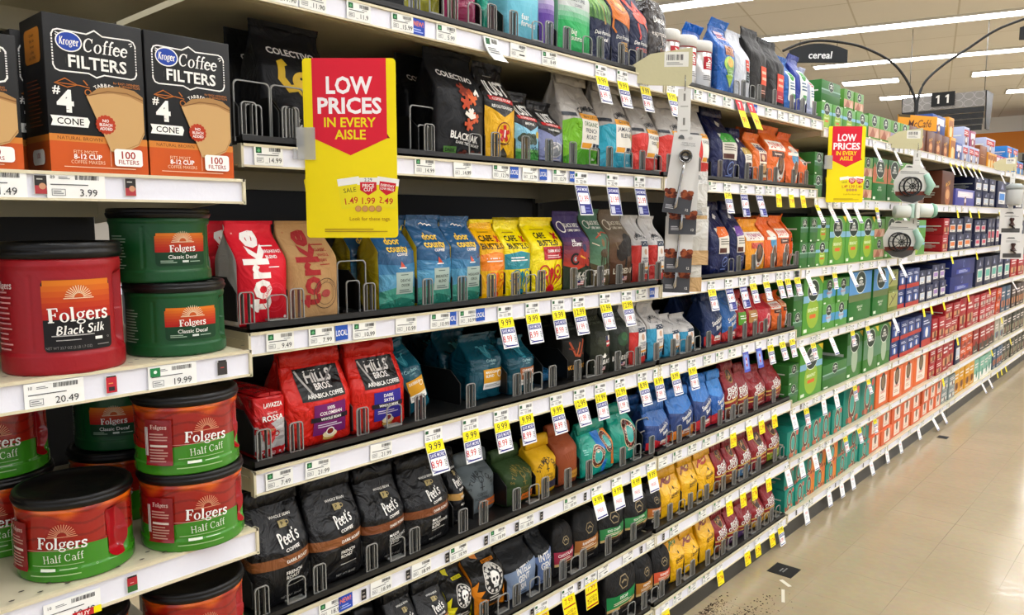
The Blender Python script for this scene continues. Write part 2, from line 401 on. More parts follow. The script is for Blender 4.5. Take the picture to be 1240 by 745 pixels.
g = G(); g.box((-14.1, -6, 0), (-14, 24, CEIL_Z), '#cfc6b6'); structure(g.build('wall_left', M_PAPER))

# ceiling light strips: long fluorescent troughs lying 13.5 degrees off square to the aisle
LM = bpy.data.materials.new('lit_diffuser'); LM.use_nodes = True
_b = LM.node_tree.nodes['Principled BSDF']; _b.inputs['Base Color'].default_value = (.9, .9, .9, 1)
_b.inputs['Emission Color'].default_value = (.965, .985, 1.02, 1); _b.inputs['Emission Strength'].default_value = LAMP_POWER
def light_strip(xm, ym, length, label, wid=.3):
    t = thing('ceiling_light', label, 'ceiling light', (xm, ym, CEIL_Z), radians(13.5), 'fluorescent strips in the ceiling')
    g = G(); L, W = length / 2, wid / 2
    for a, b in (((-L - .03, -W - .03, -.03), (L + .03, -W, .0)), ((-L - .03, W, -.03), (L + .03, W + .03, .0)), ((-L - .03, -W, -.03), (-L, W, 0)), ((L, -W, -.03), (L + .03, W, 0))): g.box(a, b, '#d8d4cc')
    g.build('frame', M_STEEL, t)
    g = G(); g.box((-L, -W, -.018), (L, W, -.006), '#ffffff'); g.build('diffuser', LM, t)
for i, y0 in enumerate((11.45 - 2.65 * 5, 11.45 - 2.65 * 4, 11.45 - 2.65 * 3, 11.45 - 2.65 * 2)):
    light_strip(3.5, y0 + 1.8, 15.0, ('long lit ceiling strip above the near end of the aisle', 'long lit ceiling strip over the big canisters', 'long lit ceiling strip over the coffee bags', 'long lit ceiling strip over the tea end of the bags')[i])
light_strip(2.8, 8.88 + 1.65, 15, 'long lit ceiling strip nearest to the top of the picture')
light_strip(3.2, 11.35 + 1.76, 15, 'long lit ceiling strip above the hanging cereal sign')
light_strip(3.0, 13.95 + 1.79, 15, 'long lit ceiling strip passing behind the hanging cereal sign')
light_strip(-4.02, 16.15, .98, 'short lit ceiling panel left of the black sign pole', .5)
light_strip(2.5, 17.75, 10, 'lit ceiling panel right of the aisle number sign', .5)
light_strip(-4.0, 18.6, 1.1, 'short lit ceiling panel behind the black sign pole', .5)
light_strip(2.6, 20.4, 10, 'far lit ceiling panel beyond the aisle number sign', .5)

# ------------------------------------------------------------------ shelving
RAIL = dict(A=(1.568, 1.533), B=(1.3155, 1.2825), C=(1.024, .989), D=(.8007, .763), E=(.54, .505), F=(.3145, .2815), H=(.094, .0615))
RAILK = dict(A=(1.546, 1.512), B=(1.286, 1.247), C=(1.022, .988), D=(.763, .7325), E=(.5125, .484), F=(.3035, .276), H=(.1, .067))
RAILL = {'0': (1.568, 1.533), '1': (1.256, 1.224), '2': (1.0155, .980), '3': (.7516, .7154), '4': (.475, .440)}
NTH = dict(A='top', B='second', C='third', D='fourth', E='fifth', F='sixth', H='bottom')
CREAM, WHITE, BEIGE = '#d8cfb4', '#e6e6ee', '#cfc8b0'
def shelf(y0, y1, zu, zl, xf, label, tray=False, back=-.44, base=False, holes=False, ends=(True, True), solid='#cfc8b0'):
    t = thing('shelf', label, 'shelf', (0, y0, zl)); Y = y1 - y0; H = zu - zl
    g = G(); g.box((back, .004, H - .012), (xf - .006, Y - .004, H), solid)
    if not base: g.box((back, .004, H - .05), (back + .02, Y - .004, H - .012), solid)
    if not base: g.box((xf - .05, .004, H - .03), (xf - .035, Y - .004, H - .012), solid)
    if holes:
        S = plane_S((0, 0, H), (0, 1, 0), (-1, 0, 0), (0, 0, 1)); p = Print(g, S, 1, 1, 0, 0)
        for k in range(int(Y / .03)):
            p.ellm(.02 + k * .03, .012 - xf, .0035, .002, '#4a453a', 8); p.ellm(.035 + k * .03, .03 - xf, .0035, .002, '#4a453a', 8)
    g.build('deck', M_STEEL, t)
    g = G(); g.box((xf - .006, 0, 0), (xf - .001, Y, H), WHITE); g.box((xf - .006, 0, H - .003), (xf + .003, Y, H + .001), CREAM); g.box((xf - .006, 0, -.001), (xf + .003, Y, .002), CREAM)
    g.box((xf - .008, -.001, -.002), (xf + .003, .003, H + .001), CREAM); g.box((xf - .008, Y - .003, -.002), (xf + .003, Y + .001, H + .001), CREAM)
    g.build('price_rail', M_PLAST, t)
    if not base:
        for yy, on in ((.001, ends[0]), (Y - .005, ends[1])):
            if not on: continue
            g = G(); x0, x1 = back, xf - .01; v = [(x0, yy, -.03), (x1, yy, .004), (x1, yy, H - .012), (x0, yy, H - .012)]; v += [(a, yy + .004, c) for a, _, c in v]
            g.mesh(v, [(0, 1, 2, 3), (7, 6, 5, 4), (0, 4, 5, 1), (1, 5, 6, 2), (2, 6, 7, 3), (3, 7, 4, 0)], CREAM, 0, False); g.build('bracket', M_STEEL, t)
    if tray:
        g = G(); g.box((-.36, .006, H), (-.004, Y - .006, H + .006), '#1c1b1a'); g.box((-.014, .006, H), (-.004, Y - .006, H + .015), '#201f1d'); g.build('pusher_tray', M_STEEL, t)
    return t
SEC = [('left', -1.0, .56), ('bag', .61, 1.826), ('middle', 1.834, 2.77), ('near pod', 2.775, 3.99), ('second pod', 3.995, 5.21), ('third pod', 5.215, 6.43), ('far pod', 6.435, 7.65), ('last pod', 7.655, 8.87)]
for nm, y0, y1 in SEC:
    t = thing('shelving_unit', f'dark backed steel gondola frame behind the {nm} section of shelves', 'shelving', (0, y0, 0)); Y = y1 - y0
    g = G(); g.box((-.475, 0, .06), (-.455, Y, 1.66), '#2e2b27'); 
    g.build('back_panel', M_STEEL, t)
    g = G(); g.box((-.455, 0, 0), (-.44, .03, 1.66), '#3a372f'); 
    for k in range(30): g.box((-.4402, .011, .2 + k * .045), (-.4396, .019, .215 + k * .045), '#141310')
    g.build('upright', M_STEEL, t)
    t = thing('kick_plate', f'dark grey kick plate at the floor under the {nm} section', 'kick plate', (0, y0, 0))
    g = G(); xk = .085 if nm == 'left' else -.009; g.box((xk - .02, 0, 0), (xk, Y, .06), '#3d3b36'); g.build('face', M_STEEL, t); g = G(); g.box((-.436, .002, .0), (xk - .022, Y - .002, .042), '#2e2c28'); g.build('base', M_STEEL, t)
for k, (zu, zl) in RAILL.items():
    shelf(-1.0, .56 if k != '0' else .6, zu, zl, .095 if k != '0' else 0.0, {'0': 'beige steel shelf above the coffee filter boxes', '1': 'beige steel shelf carrying the coffee filter boxes', '2': 'beige steel shelf under the large red canister', '3': 'perforated beige shelf under the red and green canisters', '4': 'lowest seen beige shelf with black lidded canisters'}[k], holes=k in '23', ends=(True, k != '0'))
shelf(-1.0, .56, .1, .065, .095, 'beige base shelf at the floor under the canisters', base=True)
yend = dict(A=2.96, B=2.93, C=2.80, D=2.785, E=2.77, F=2.77, H=2.77)
for k, (zu, zl) in RAIL.items():
    shelf(.61, 1.826, zu, zl, 0, f'{NTH[k]} shelf of the near coffee bag section, with black pusher tray', True, base=k == 'H', ends=(k != 'A', True))
    shelf(1.834, yend[k], zu, zl, 0, f'{NTH[k]} shelf of the middle bag section, past the hanging scoop strip', True, base=k == 'H')
for i, (nm, y0, y1) in enumerate(SEC[3:]):
    for k, (zu, zl) in RAILK.items():
        shelf(max(y0, yend[k] + .005) if i == 0 else y0, y1, zu, zl, 0, f'{NTH[k]} beige shelf of the {nm} box section', base=k == 'H')
# shelf, design, options, y of the middle, width, height, x of the front, depth, copies behind, label, category, tilt, turn
BAGS = [
 ('A', 'pouch2', {'c': '#c9c32c', 'd': '#8c8a1e'}, 1.013, 0.091, 0.21, -0.035, 0.07, 0, 'yellow coffee bag cut off by the top of the picture', 'coffee bag', 0, 0),
 ('A', 'pouch2', {'c': '#b8306c', 'd': '#8e1f50'}, 1.114, 0.089, 0.21, -0.035, 0.07, 0, 'deep pink coffee bag on the top shelf', 'coffee bag', 0, 0),
 ('A', 'pouch2', {'c': '#1f9e86', 'd': '#167a66'}, 1.204, 0.03, 0.21, -0.06, 0.07, 0, 'teal green coffee bag beside the deep pink one', 'coffee bag', 0, 0),
 ('A', 'culture', {'c': '#8fd0dd', 'd': '#79bfd0', 't': 'fast forward'}, 1.308, 0.098, 0.235, -0.035, 0.07, 0, 'light blue coffee bag between the teal and the purple one on the top shelf', 'coffee bag', 0, 0),
 ('A', 'culture', {'c': '#d8d4e0', 'd': '#6a4b9a', 't': 'drift'}, 1.382, 0.055, 0.235, -0.035, 0.06, 0, 'grey and purple coffee bag next to the light blue bag on the top shelf', 'coffee bag', 0, 0),
 ('A', 'culture', {'c': '#c9ccc9', 'd': '#3fae6a', 't': 'big sunrise'}, 1.488, 0.12, 0.235, -0.035, 0.07, 0, 'pale grey coffee bag with a bright green lower half on the top shelf', 'coffee bag', 0, 0),
 ('A', 'navyart', {'art': 'palm', 't': 'Decaf'}, 1.593, 0.09, 0.226, -0.035, 0.07, 0, 'navy coffee bag with green palm leaves on the top shelf', 'coffee bag', 0, 0),
 ('A', 'navyart', {'art': 'orange', 't': '100% BRAZIL'}, 1.677, 0.085, 0.235, -0.035, 0.07, 0, 'navy coffee bag with an orange curl on the top shelf', 'coffee bag', 0, 0),
 ('A', 'navyart', {'art': 'red', 't': 'CLASSICO'}, 1.765, 0.09, 0.234, -0.035, 0.07, 0, 'navy coffee bag with red tentacle artwork on the top shelf', 'coffee bag', 0, 0),
 ('A', 'espresso', {}, 1.85, 0.096, 0.216, -0.035, 0.07, 0, 'charcoal brown round shouldered espresso bag beside the white tins', 'coffee bag', 0, 0),
 ('A', 'royal', {}, 2.255, 0.108, 0.248, -0.035, 0.07, 2, 'bright blue coffee bag with folded top and green leaf artwork', 'coffee bag', 0, 0),
 ('A', 'whitelab', {'c': '#c9ccd2'}, 2.376, 0.128, 0.227, -0.035, 0.07, 0, 'plain silver white bag with a small red label on the top shelf', 'coffee bag', 0, 0),
 ('A', 'blacklab', {'c': '#33312f', 'l': '#e2603f', 'b': '#5a3a2c'}, 2.473, 0.136, 0.254, -0.035, 0.07, 0, 'black coffee bag with an orange label, left of two on the top shelf', 'coffee bag', 0, 0),
 ('A', 'blacklab', {'c': '#2c2b2b', 'l': '#e0553f', 'b': '#b4203a'}, 2.615, 0.147, 0.241, -0.035, 0.07, 0, 'black coffee bag with an orange and crimson label, right of two on the top shelf', 'coffee bag', 0, 0),
 ('A', 'bluegreen', {'c': '#2f6fb5', 'l': '#3f9f3c'}, 2.735, 0.1, 0.204, -0.035, 0.07, 0, "blue coffee bag with a green round mark, leftmost of three at the top shelf's end", 'coffee bag', 0, 0),
 ('A', 'bluegreen', {'c': '#3b4fa0', 'l': '#5b9f5c'}, 2.839, 0.106, 0.226, -0.035, 0.07, 0, "indigo blue coffee bag with folded top, middle of three at the top shelf's end", 'coffee bag', 0, 0),
 ('A', 'bluegreen', {'c': '#b9bfd6', 'l': '#b02a3a'}, 2.942, 0.096, 0.194, -0.035, 0.07, 0, "pale blue white coffee bag, rightmost of three at the top shelf's end", 'coffee bag', 0, 0),
 ('B', 'colectivo', {'art': 'elephant'}, 0.774, 0.137, 0.219, -0.09, 0.07, 1, 'matte black coffee bag with a yellow elephant behind the big price sign', 'coffee bag', 0, 0),
 ('B', 'colectivo', {'art': 'dance'}, 1.117, 0.14, 0.225, -0.035, 0.07, 2, 'matte black coffee bag with orange and white hands artwork on the second shelf', 'coffee bag', 0, 0),
 ('B', 'just', {'c': '#e3b417', 't': 'REVOLUTION ROAST', 'art': 'star'}, 1.232, 0.106, 0.213, -0.035, 0.07, 0, 'black and yellow coffee bag with a red star on the second shelf', 'coffee bag', 0, 0),
 ('B', 'just', {'c': '#8fc3d8', 't': 'BIKE FUEL', 'art': 'tree'}, 1.316, 0.089, 0.164, -0.035, 0.07, 0, 'black and sky blue coffee bag with a tree picture on the second shelf', 'coffee bag', 0, 0),
 ('B', 'just', {'c': '#8f94b8', 't': 'WAKE ANON', 'art': 'boat'}, 1.4, 0.09, 0.152, -0.035, 0.07, 0, 'black and lilac coffee bag with a white disc on the second shelf', 'coffee bag', 0, 0),
 ('B', 'camel', {'c': '#7ab51d', 'd': '#4f9a1c', 'l': ('ORGANIC', 'FRENCH', 'ROAST')}, 1.518, 0.145, 0.238, -0.035, 0.085, 0, 'large grey and green coffee bag reading french roast', 'coffee bag', 0, 0),
 ('B', 'camel', {'c': '#2fa7bd', 'd': '#2595ab', 'l': ('JAMAICAN', 'BLEND')}, 1.67, 0.152, 0.222, -0.035, 0.085, 0, 'large grey and turquoise coffee bag reading jamaican blend', 'coffee bag', 0, 0),
 ('B', 'camel', {'c': '#d8483f', 'd': '#c63d36', 'l': ('HIGHLAND', 'GROG')}, 1.806, 0.143, 0.2, -0.035, 0.085, 0, 'large grey and red coffee bag reading highland grog', 'coffee bag', 0, 0),
 ('B', 'camel', {'c': '#d8483f', 'd': '#c63d36', 'l': ('SEA SALT', 'CARAMEL')}, 1.945, 0.144, 0.211, -0.035, 0.085, 0, 'large grey and red coffee bag reading sea salt caramel', 'coffee bag', 0, 0),
 ('B', 'camel', {'c': '#d8483f', 'd': '#c63d36', 'l': ('VANILLA',)}, 2.106, 0.1, 0.22, -0.035, 0.085, 0, 'large grey coffee bag mostly hidden behind the hanging scoop strip', 'coffee bag', 0, 0),
 ('B', 'navylab', {'l': '#4fae4b'}, 2.27, 0.166, 0.228, -0.035, 0.12, 0, 'navy coffee bag with a green topped label on the second shelf', 'coffee bag', 0, 0),
 ('B', 'navylab', {'l': '#b79a4a'}, 2.408, 0.108, 0.169, -0.035, 0.1, 0, 'navy coffee bag with a gold topped label on the second shelf', 'coffee bag', 0, 0),
 ('B', 'dunkin', {'v': 1}, 2.517, 0.128, 0.174, -0.035, 0.07, 1, 'orange coffee bag with stacked pictures, leftmost of the orange bags on the second shelf', 'coffee bag', 0, 0),
 ('B', 'dunkin', {'v': 0}, 2.653, 0.173, 0.209, -0.035, 0.07, 1, 'orange coffee bag with a white banner and a folded top on the second shelf', 'coffee bag', 0, 0),
 ('B', 'dunkin', {'v': 2}, 2.787, 0.149, 0.197, -0.035, 0.07, 1, 'orange coffee bag with a blue cup on the second shelf', 'coffee bag', 0, 0),
 ('B', 'dunkin', {'v': 3}, 2.922, 0.192, 0.147, -0.035, 0.07, 0, "orange coffee bag with slumped top, rightmost on the second shelf's tray", 'coffee bag', 0, 0),
 ('C', 'torke', {'c': '#d51f35', 't': '#f4efe9', 'side': '#d9d4d2', 'l': ('BREAKFAST', 'BLEND')}, 0.662, 0.096, 0.171, -0.03, 0.07, 1, 'red coffee bag with large white sideways lettering on the third shelf', 'coffee bag', 0, 0),
 ('C', 'torke', {'c': '#b8956a', 't': '#a83a3c', 'side': '#a8855c', 'l': ('CLASSIC', 'WHOLE', 'BEAN'), 'kraft': 1}, 0.751, 0.105, 0.171, -0.03, 0.07, 0, 'brown kraft paper coffee bag with sideways red lettering on the third shelf', 'coffee bag', 0, 0),
 ('C', 'door', {'l': 'DEATHS DOOR'}, 0.944, 0.086, 0.172, -0.035, 0.07, 2, 'blue and green coffee bag beside the big sign, leftmost of the three sailboat bags', 'coffee bag', 0, 0),
 ('C', 'door', {'l': 'BREAKFAST BLEND'}, 1.042, 0.093, 0.182, -0.035, 0.07, 2, 'blue and green coffee bag, middle of the three sailboat bags', 'coffee bag', 0, 0),
 ('C', 'door', {'l': 'HIGHLANDER GROG'}, 1.128, 0.094, 0.18, -0.035, 0.07, 2, 'blue and green coffee bag, rightmost of the three sailboat bags', 'coffee bag', 0, 0),
 ('C', 'bustelo', {'c': '#e9b50e', 'p': '#e98a1c', 'b': '#f0dc00', 'q': '#e06a1c'}, 1.209, 0.088, 0.175, -0.035, 0.07, 2, 'yellow coffee bag with an orange panel and rays on the third shelf', 'coffee bag', 0, 0),
 ('C', 'bustelo', {'c': '#ecd800', 'p': '#2f8f9a', 'b': '#f0dc00', 'q': '#2a8794'}, 1.287, 0.1, 0.173, -0.035, 0.07, 2, 'yellow coffee bag with a teal panel on the third shelf', 'coffee bag', 0, 0),
 ('C', 'bustelo', {'c': '#ecd800', 'p': '#b01024', 'b': '#e8d000', 'q': '#c2202c', 'dark': 1}, 1.39, 0.124, 0.18, -0.035, 0.07, 2, 'yellow coffee bag with a dark red panel on the third shelf', 'coffee bag', 0, 0),
 ('C', 'rifle', {'top': '#4a3a6a', 'mid': '#c24a32', 'low': '#33402c', 't': 'AK-47', 's': 'THE INSTRUMENT', 'art': 'moto', 'w': '#e8e4da'}, 1.507, 0.11, 0.195, -0.035, 0.07, 0, 'purple and orange coffee bag with a motorcycle picture', 'coffee bag', 0, 0),
 ('C', 'rifle', {'top': '#4e7560', 'mid': '#6f8f72', 'low': '#5d5238', 't': 'SPIRIT OF 76', 's': '', 'art': 'horse', 'w': '#e8e4da'}, 1.603, 0.089, 0.202, -0.035, 0.07, 0, 'sage green coffee bag with a rider picture on the third shelf', 'coffee bag', 0, 0),
 ('C', 'rifle', {'top': '#7a6a58', 'mid': '#6a4a34', 'low': '#5a3c24', 't': 'LOADED UP', 's': '', 'art': 'bison', 'w': '#ded6c4'}, 1.692, 0.111, 0.201, -0.035, 0.07, 0, 'brown coffee bag with a dark animal picture on the third shelf', 'coffee bag', 0, 0),
 ('C', 'camsmall', {'c': '#d2473f', 'l': ('VANILLA', 'HAZELNUT')}, 1.792, 0.09, 0.187, -0.035, 0.07, 1, 'slim grey and red coffee bag on the third shelf, left of two', 'coffee bag', 0, 0),
 ('C', 'camsmall', {'c': '#cf443f', 'l': ('SEA SALT', 'CARAMEL')}, 1.868, 0.087, 0.185, -0.035, 0.07, 1, 'slim grey and red coffee bag on the third shelf, right of two', 'coffee bag', 0, 0),
 ('C', 'navylab', {'l': '#e0762c'}, 2.255, 0.122, 0.22, -0.035, 0.1, 0, 'navy coffee bag with an orange label on the third shelf', 'coffee bag', 0, 0),
 ('C', 'navylab', {'l': '#7a4aa0'}, 2.37, 0.107, 0.222, -0.035, 0.1, 0, 'navy coffee bag with a purple label on the third shelf', 'coffee bag', 0, 0),
 ('C', 'dunkin', {'v': 4}, 2.505, 0.148, 0.178, -0.035, 0.07, 1, 'amber and orange coffee bag, leftmost of the orange bags on the third shelf', 'coffee bag', 0, 0),
 ('C', 'dunkin', {'v': 2}, 2.628, 0.111, 0.185, -0.035, 0.07, 1, 'orange coffee bag with a blue band, second of the orange bags on the third shelf', 'coffee bag', 0, 0),
 ('C', 'dunkin', {'v': 0}, 2.731, 0.11, 0.191, -0.035, 0.07, 1, 'orange coffee bag with a gable top, third of the orange bags on the third shelf', 'coffee bag', 0, 0),
 ('C', 'dunkin', {'v': 5}, 2.842, 0.116, 0.198, -0.035, 0.07, 1, 'orange coffee bag with a gable top, rightmost of the orange bags on the third shelf', 'coffee bag', 0, 0),
 ('D', 'brick', {}, 0.667, 0.064, 0.104, -0.03, 0.14, 0, 'red and silver vacuum brick of ground coffee with a red cup picture', 'coffee brick', 0, 0),
 ('D', 'hills', {'p': '#7a1f6e', 'l': ('100%', 'COLOMBIAN'), 'w': 'WHOLE BEAN'}, 0.763, 0.145, 0.158, -0.035, 0.08, 0, 'bright red coffee bag with a purple panel on the fourth shelf', 'coffee bag', 0, 0),
 ('D', 'hills', {'p': '#3a2f92', 'l': ('DARK', 'SATIN'), 'w': 'WHOLE BEAN'}, 0.892, 0.13, 0.158, -0.035, 0.08, 0, 'bright red coffee bag with a blue violet panel on the fourth shelf', 'coffee bag', 0, 0),
 ('D', 'caribou', {'l': '#d8a228', 't': ('DAYBREAK',)}, 1.014, 0.07, 0.149, -0.06, 0.07, 0, 'teal coffee bag leaning at an angle beside the bright red bags', 'coffee bag', 0.3, -0.1),
 ('D', 'caribou', {'l': '#e0a83a', 't': ('BIG', 'SUR'), 'back': 1}, 1.272, 0.071, 0.119, -0.22, 0.07, 1, 'dark teal coffee bag pushed deep into the fourth shelf', 'coffee bag', 0, 0),
 ('D', 'caribou', {'l': '#d8a228', 't': ('MAHOGANY', 'BLEND')}, 1.222, 0.117, 0.144, -0.06, 0.07, 2, 'teal coffee bag with a golden yellow label on the fourth shelf', 'coffee bag', 0, 0),
 ('D', 'caribou', {'l': '#a86a3c', 't': ('CARIBOU', 'BLEND')}, 1.301, 0.102, 0.129, -0.04, 0.07, 2, 'teal coffee bag with a brown label on the fourth shelf', 'coffee bag', 0, 0),
 ('D', 'caribou', {'l': '#3a7fa0', 't': ()}, 1.432, 0.07, 0.04, -0.08, 0.07, 0, 'small blue coffee bag lying low behind the clear stop on the fourth shelf', 'coffee bag', 0, 0),
 ('D', 'rifle', {'top': '#26241f', 'mid': '#2c2a24', 'low': '#1f1e1a', 't': 'AK ESPRESSO', 's': '', 'art': 'rifle', 'w': '#d8a040'}, 1.525, 0.102, 0.163, -0.05, 0.07, 1, 'black coffee bag with orange crossed artwork and gold lettering', 'coffee bag', 0, 0),
 ('D', 'rifle', {'top': '#34382c', 'mid': '#3c4030', 'low': '#30342a', 't': 'JUST BLACK', 's': '', 'art': 'flag', 'w': '#e8e6de'}, 1.594, 0.104, 0.176, -0.03, 0.07, 1, 'dark olive coffee bag with a flag patch on the fourth shelf', 'coffee bag', 0, 0),
 ('D', 'rifle', {'top': '#2c332a', 'mid': '#30382c', 'low': '#2a2f26', 't': 'BEYOND BLACK', 's': '', 'art': 'wolf', 'w': '#e8e6de'}, 1.686, 0.097, 0.177, -0.03, 0.07, 0, 'dark green black coffee bag without a patch next to the flag bag', 'coffee bag', 0, 0),
 ('D', 'camsmall', {'c': '#d2403a', 'l': ('TOASTED', 'SOUTHERN', 'PECAN')}, 1.784, 0.091, 0.167, -0.035, 0.07, 1, 'slim grey and red coffee bag on the fourth shelf', 'coffee bag', 0, 0),
 ('D', 'camsmall', {'c': '#3f9fc0', 'l': ('BREAKFAST', 'BLEND')}, 1.874, 0.088, 0.167, -0.035, 0.07, 1, 'slim grey and sky blue coffee bag, leftmost of three on the fourth shelf', 'coffee bag', 0, 0),
 ('D', 'camsmall', {'c': '#3f9fc0', 'l': ('KONA', 'BLEND')}, 1.969, 0.094, 0.123, -0.035, 0.07, 1, 'slim sky blue coffee bag, middle of three on the fourth shelf', 'coffee bag', 0, 0),
 ('D', 'camsmall', {'c': '#3f9fc0', 'l': ('JAMAICAN', 'BLEND')}, 2.05, 0.089, 0.118, -0.035, 0.07, 1, 'slim sky blue coffee bag, rightmost of three on the fourth shelf', 'coffee bag', 0, 0),
 ('D', 'seattle', {'c': '#2b3f6a', 'l': '#c23a3a'}, 2.222, 0.111, 0.16, -0.035, 0.07, 1, 'dark navy coffee bag with a red wave on the fourth shelf', 'coffee bag', 0, 0),
 ('D', 'seattle', {'c': '#2f6fae', 'l': '#c23a3a'}, 2.327, 0.112, 0.161, -0.035, 0.07, 1, 'mid blue coffee bag with a red wave on the fourth shelf', 'coffee bag', 0, 0),
 ('D', 'redlab', {'c': '#b52030', 'l': '#6aa83a'}, 2.414, 0.087, 0.149, -0.035, 0.07, 0, 'red coffee bag with a green label on the fourth shelf', 'coffee bag', 0, 0),
 ('D', 'redlab', {'c': '#b52030', 'l': '#b48a50'}, 2.496, 0.091, 0.149, -0.035, 0.07, 0, 'red coffee bag with a tan label on the fourth shelf', 'coffee bag', 0, 0),
 ('D', 'dunkin', {'v': 6}, 2.596, 0.124, 0.136, -0.035, 0.07, 0, 'raspberry red coffee bag with a cup oval on the fourth shelf', 'coffee bag', 0, 0),
 ('D', 'dunkin', {'v': 0}, 2.696, 0.094, 0.136, -0.035, 0.07, 0, 'orange coffee bag with a brown band on the fourth shelf, left of two', 'coffee bag', 0, 0),
 ('D', 'dunkin', {'v': 5}, 2.785, 0.099, 0.142, -0.035, 0.07, 0, 'plain orange coffee bag on the fourth shelf, right of two', 'coffee bag', 0, 0),
 ('E', 'peets', {'b': '#8f5c34', 'l': ('FRENCH', 'ROAST')}, 0.679, 0.116, 0.186, -0.03, 0.09, 1, 'black patterned coffee bag with a brown band reading french roast, nearest on the fifth shelf', 'coffee bag', 0, 0),
 ('E', 'peets', {'b': '#8f5c34', 'l': ('FRENCH', 'ROAST'), 'blank': 1}, 0.789, 0.124, 0.184, -0.03, 0.09, 1, 'crumpled black coffee bag with a brown band, second on the fifth shelf', 'coffee bag', 0, 0),
 ('E', 'peets', {'b': '#84502e', 'l': ('MAJOR', "DICKASON'S", 'BLEND')}, 0.895, 0.111, 0.174, -0.03, 0.09, 1, 'black coffee bag with a dark brown band, third on the fifth shelf', 'coffee bag', 0, 0),
 ('E', 'peets', {'b': '#84502e', 'l': ('MAJOR', "DICKASON'S", 'BLEND')}, 1.008, 0.12, 0.167, -0.03, 0.09, 1, 'black coffee bag with a dark brown band, fourth on the fifth shelf', 'coffee bag', 0, 0),
 ('E', 'peets', {'b': '#c29a58', 'l': ('BIG BANG',)}, 1.117, 0.044, 0.151, -0.06, 0.09, 0, 'black coffee bag with a tan band half hidden beside a grey bag', 'coffee bag', 0, 0),
 ('E', 'stump', {'c': '#70787a', 't': '#3f4446', 'b': '#d8782c', 's': 'HAIR BENDER'}, 1.196, 0.1, 0.125, -0.07, 0.07, 0, 'slate grey coffee bag with arched lettering on the fifth shelf', 'coffee bag', 0, 0),
 ('E', 'stump', {'c': '#3c5230', 't': '#8a7a40', 'b': '#d87a2c', 's': 'HOLLER MTN'}, 1.305, 0.105, 0.113, -0.04, 0.1, 0, 'dark green coffee bag with an orange band on the fifth shelf', 'coffee bag', 0, 0),
 ('E', 'stump', {'c': '#d8ac1c', 't': '#5a4a28', 'b': '#3f3a4a', 's': ''}, 1.389, 0.093, 0.126, -0.04, 0.07, 0, 'mustard yellow coffee bag with arched lettering on the fifth shelf', 'coffee bag', 0, 0),
 ('E', 'stump', {'c': '#9a5330', 't': '#a86040', 'b': '#c99a40', 's': 'FRENCH ROAST', 'plain': 1}, 1.484, 0.097, 0.14, -0.04, 0.07, 0, 'rust brown coffee bag with a tan band on the fifth shelf', 'coffee bag', 0, 0),
 ('E', 'donut', {'c': '#1fa08c', 'd': 1}, 1.59, 0.157, 0.125, -0.03, 0.07, 0, 'teal coffee bag with a blue streak and two donut rings on the fifth shelf', 'coffee bag', 0, 0),
 ('E', 'donut', {'c': '#1fa08c', 'd': 0}, 1.733, 0.117, 0.147, -0.04, 0.07, 0, 'teal coffee bag with one donut ring on the fifth shelf', 'coffee bag', 0, 0),
 ('E', 'seattle', {'c': '#2f4a80', 'l': '#c8303c', 'top': '#3a6fae'}, 1.906, 0.133, 0.121, -0.035, 0.07, 1, 'navy and blue coffee bag with rolled top, leftmost of four on the fifth shelf', 'coffee bag', 0, 0),
 ('E', 'seattle', {'c': '#2f4a80', 'l': '#e08a30', 'top': '#3a7fc4'}, 2.035, 0.149, 0.14, -0.035, 0.07, 1, 'navy and blue coffee bag with an orange label, second of four on the fifth shelf', 'coffee bag', 0, 0),
 ('E', 'seattle', {'c': '#2f4a80', 'l': '#c8303c', 'top': '#3a7fc4'}, 2.167, 0.119, 0.161, -0.035, 0.07, 1, 'navy and blue coffee bag, third of four on the fifth shelf', 'coffee bag', 0, 0),
 ('E', 'seattle', {'c': '#3a6fb4', 'l': '#c8303c', 'top': '#4a8fd0'}, 2.266, 0.103, 0.16, -0.035, 0.07, 1, 'bright blue coffee bag, rightmost of four on the fifth shelf', 'coffee bag', 0, 0),
 ('E', 'eight', {'b': '#7a4a3a', 'hole': 1}, 2.361, 0.103, 0.177, -0.035, 0.07, 0, 'dark red coffee bag with an oval window on the fifth shelf', 'coffee bag', 0, 0),
 ('E', 'eight', {'b': '#7a5040', 'hole': 0}, 2.444, 0.089, 0.159, -0.035, 0.07, 0, 'dark red coffee bag with brown lower half on the fifth shelf', 'coffee bag', 0, 0),
 ('E', 'eight', {'b': '#8f1f2a', 'hole': 0}, 2.557, 0.163, 0.133, -0.035, 0.09, 0, 'dark red slumped coffee bag with gold bands on the fifth shelf', 'coffee bag', 0, 0),
 ('E', 'eight', {'b': '#8f1f2a', 'hole': 0}, 2.694, 0.146, 0.132, -0.035, 0.09, 0, 'dark red slumped coffee bag with gold bands next to the green pod boxes', 'coffee bag', 0, 0),
 ('F', 'peets', {'b': '#c08a58', 'l': ('CAFE', 'DOMINGO')}, 0.942, 0.087, 0.14, -0.03, 0.08, 0, 'black coffee bag on the sixth shelf, left of the two with a cup mark', 'coffee bag', 0, 0),
 ('F', 'peets', {'b': '#c08a58', 'l': ('LUMINOSA',)}, 1.021, 0.089, 0.13, -0.03, 0.08, 0, 'black coffee bag with a tan band on the sixth shelf', 'coffee bag', 0, 0),
 ('F', 'peets', {'b': '#c08a58', 'l': ('DECAF',)}, 0.884, 0.06, 0.113, -0.05, 0.08, 0, "black coffee bag cut off by the picture's bottom edge", 'coffee bag', 0, 0),
 ('F', 'skull', {'c': '#d8d020'}, 1.103, 0.079, 0.133, -0.04, 0.07, 0, 'black and yellow coffee bag with a white skull badge', 'coffee bag', 0, 0),
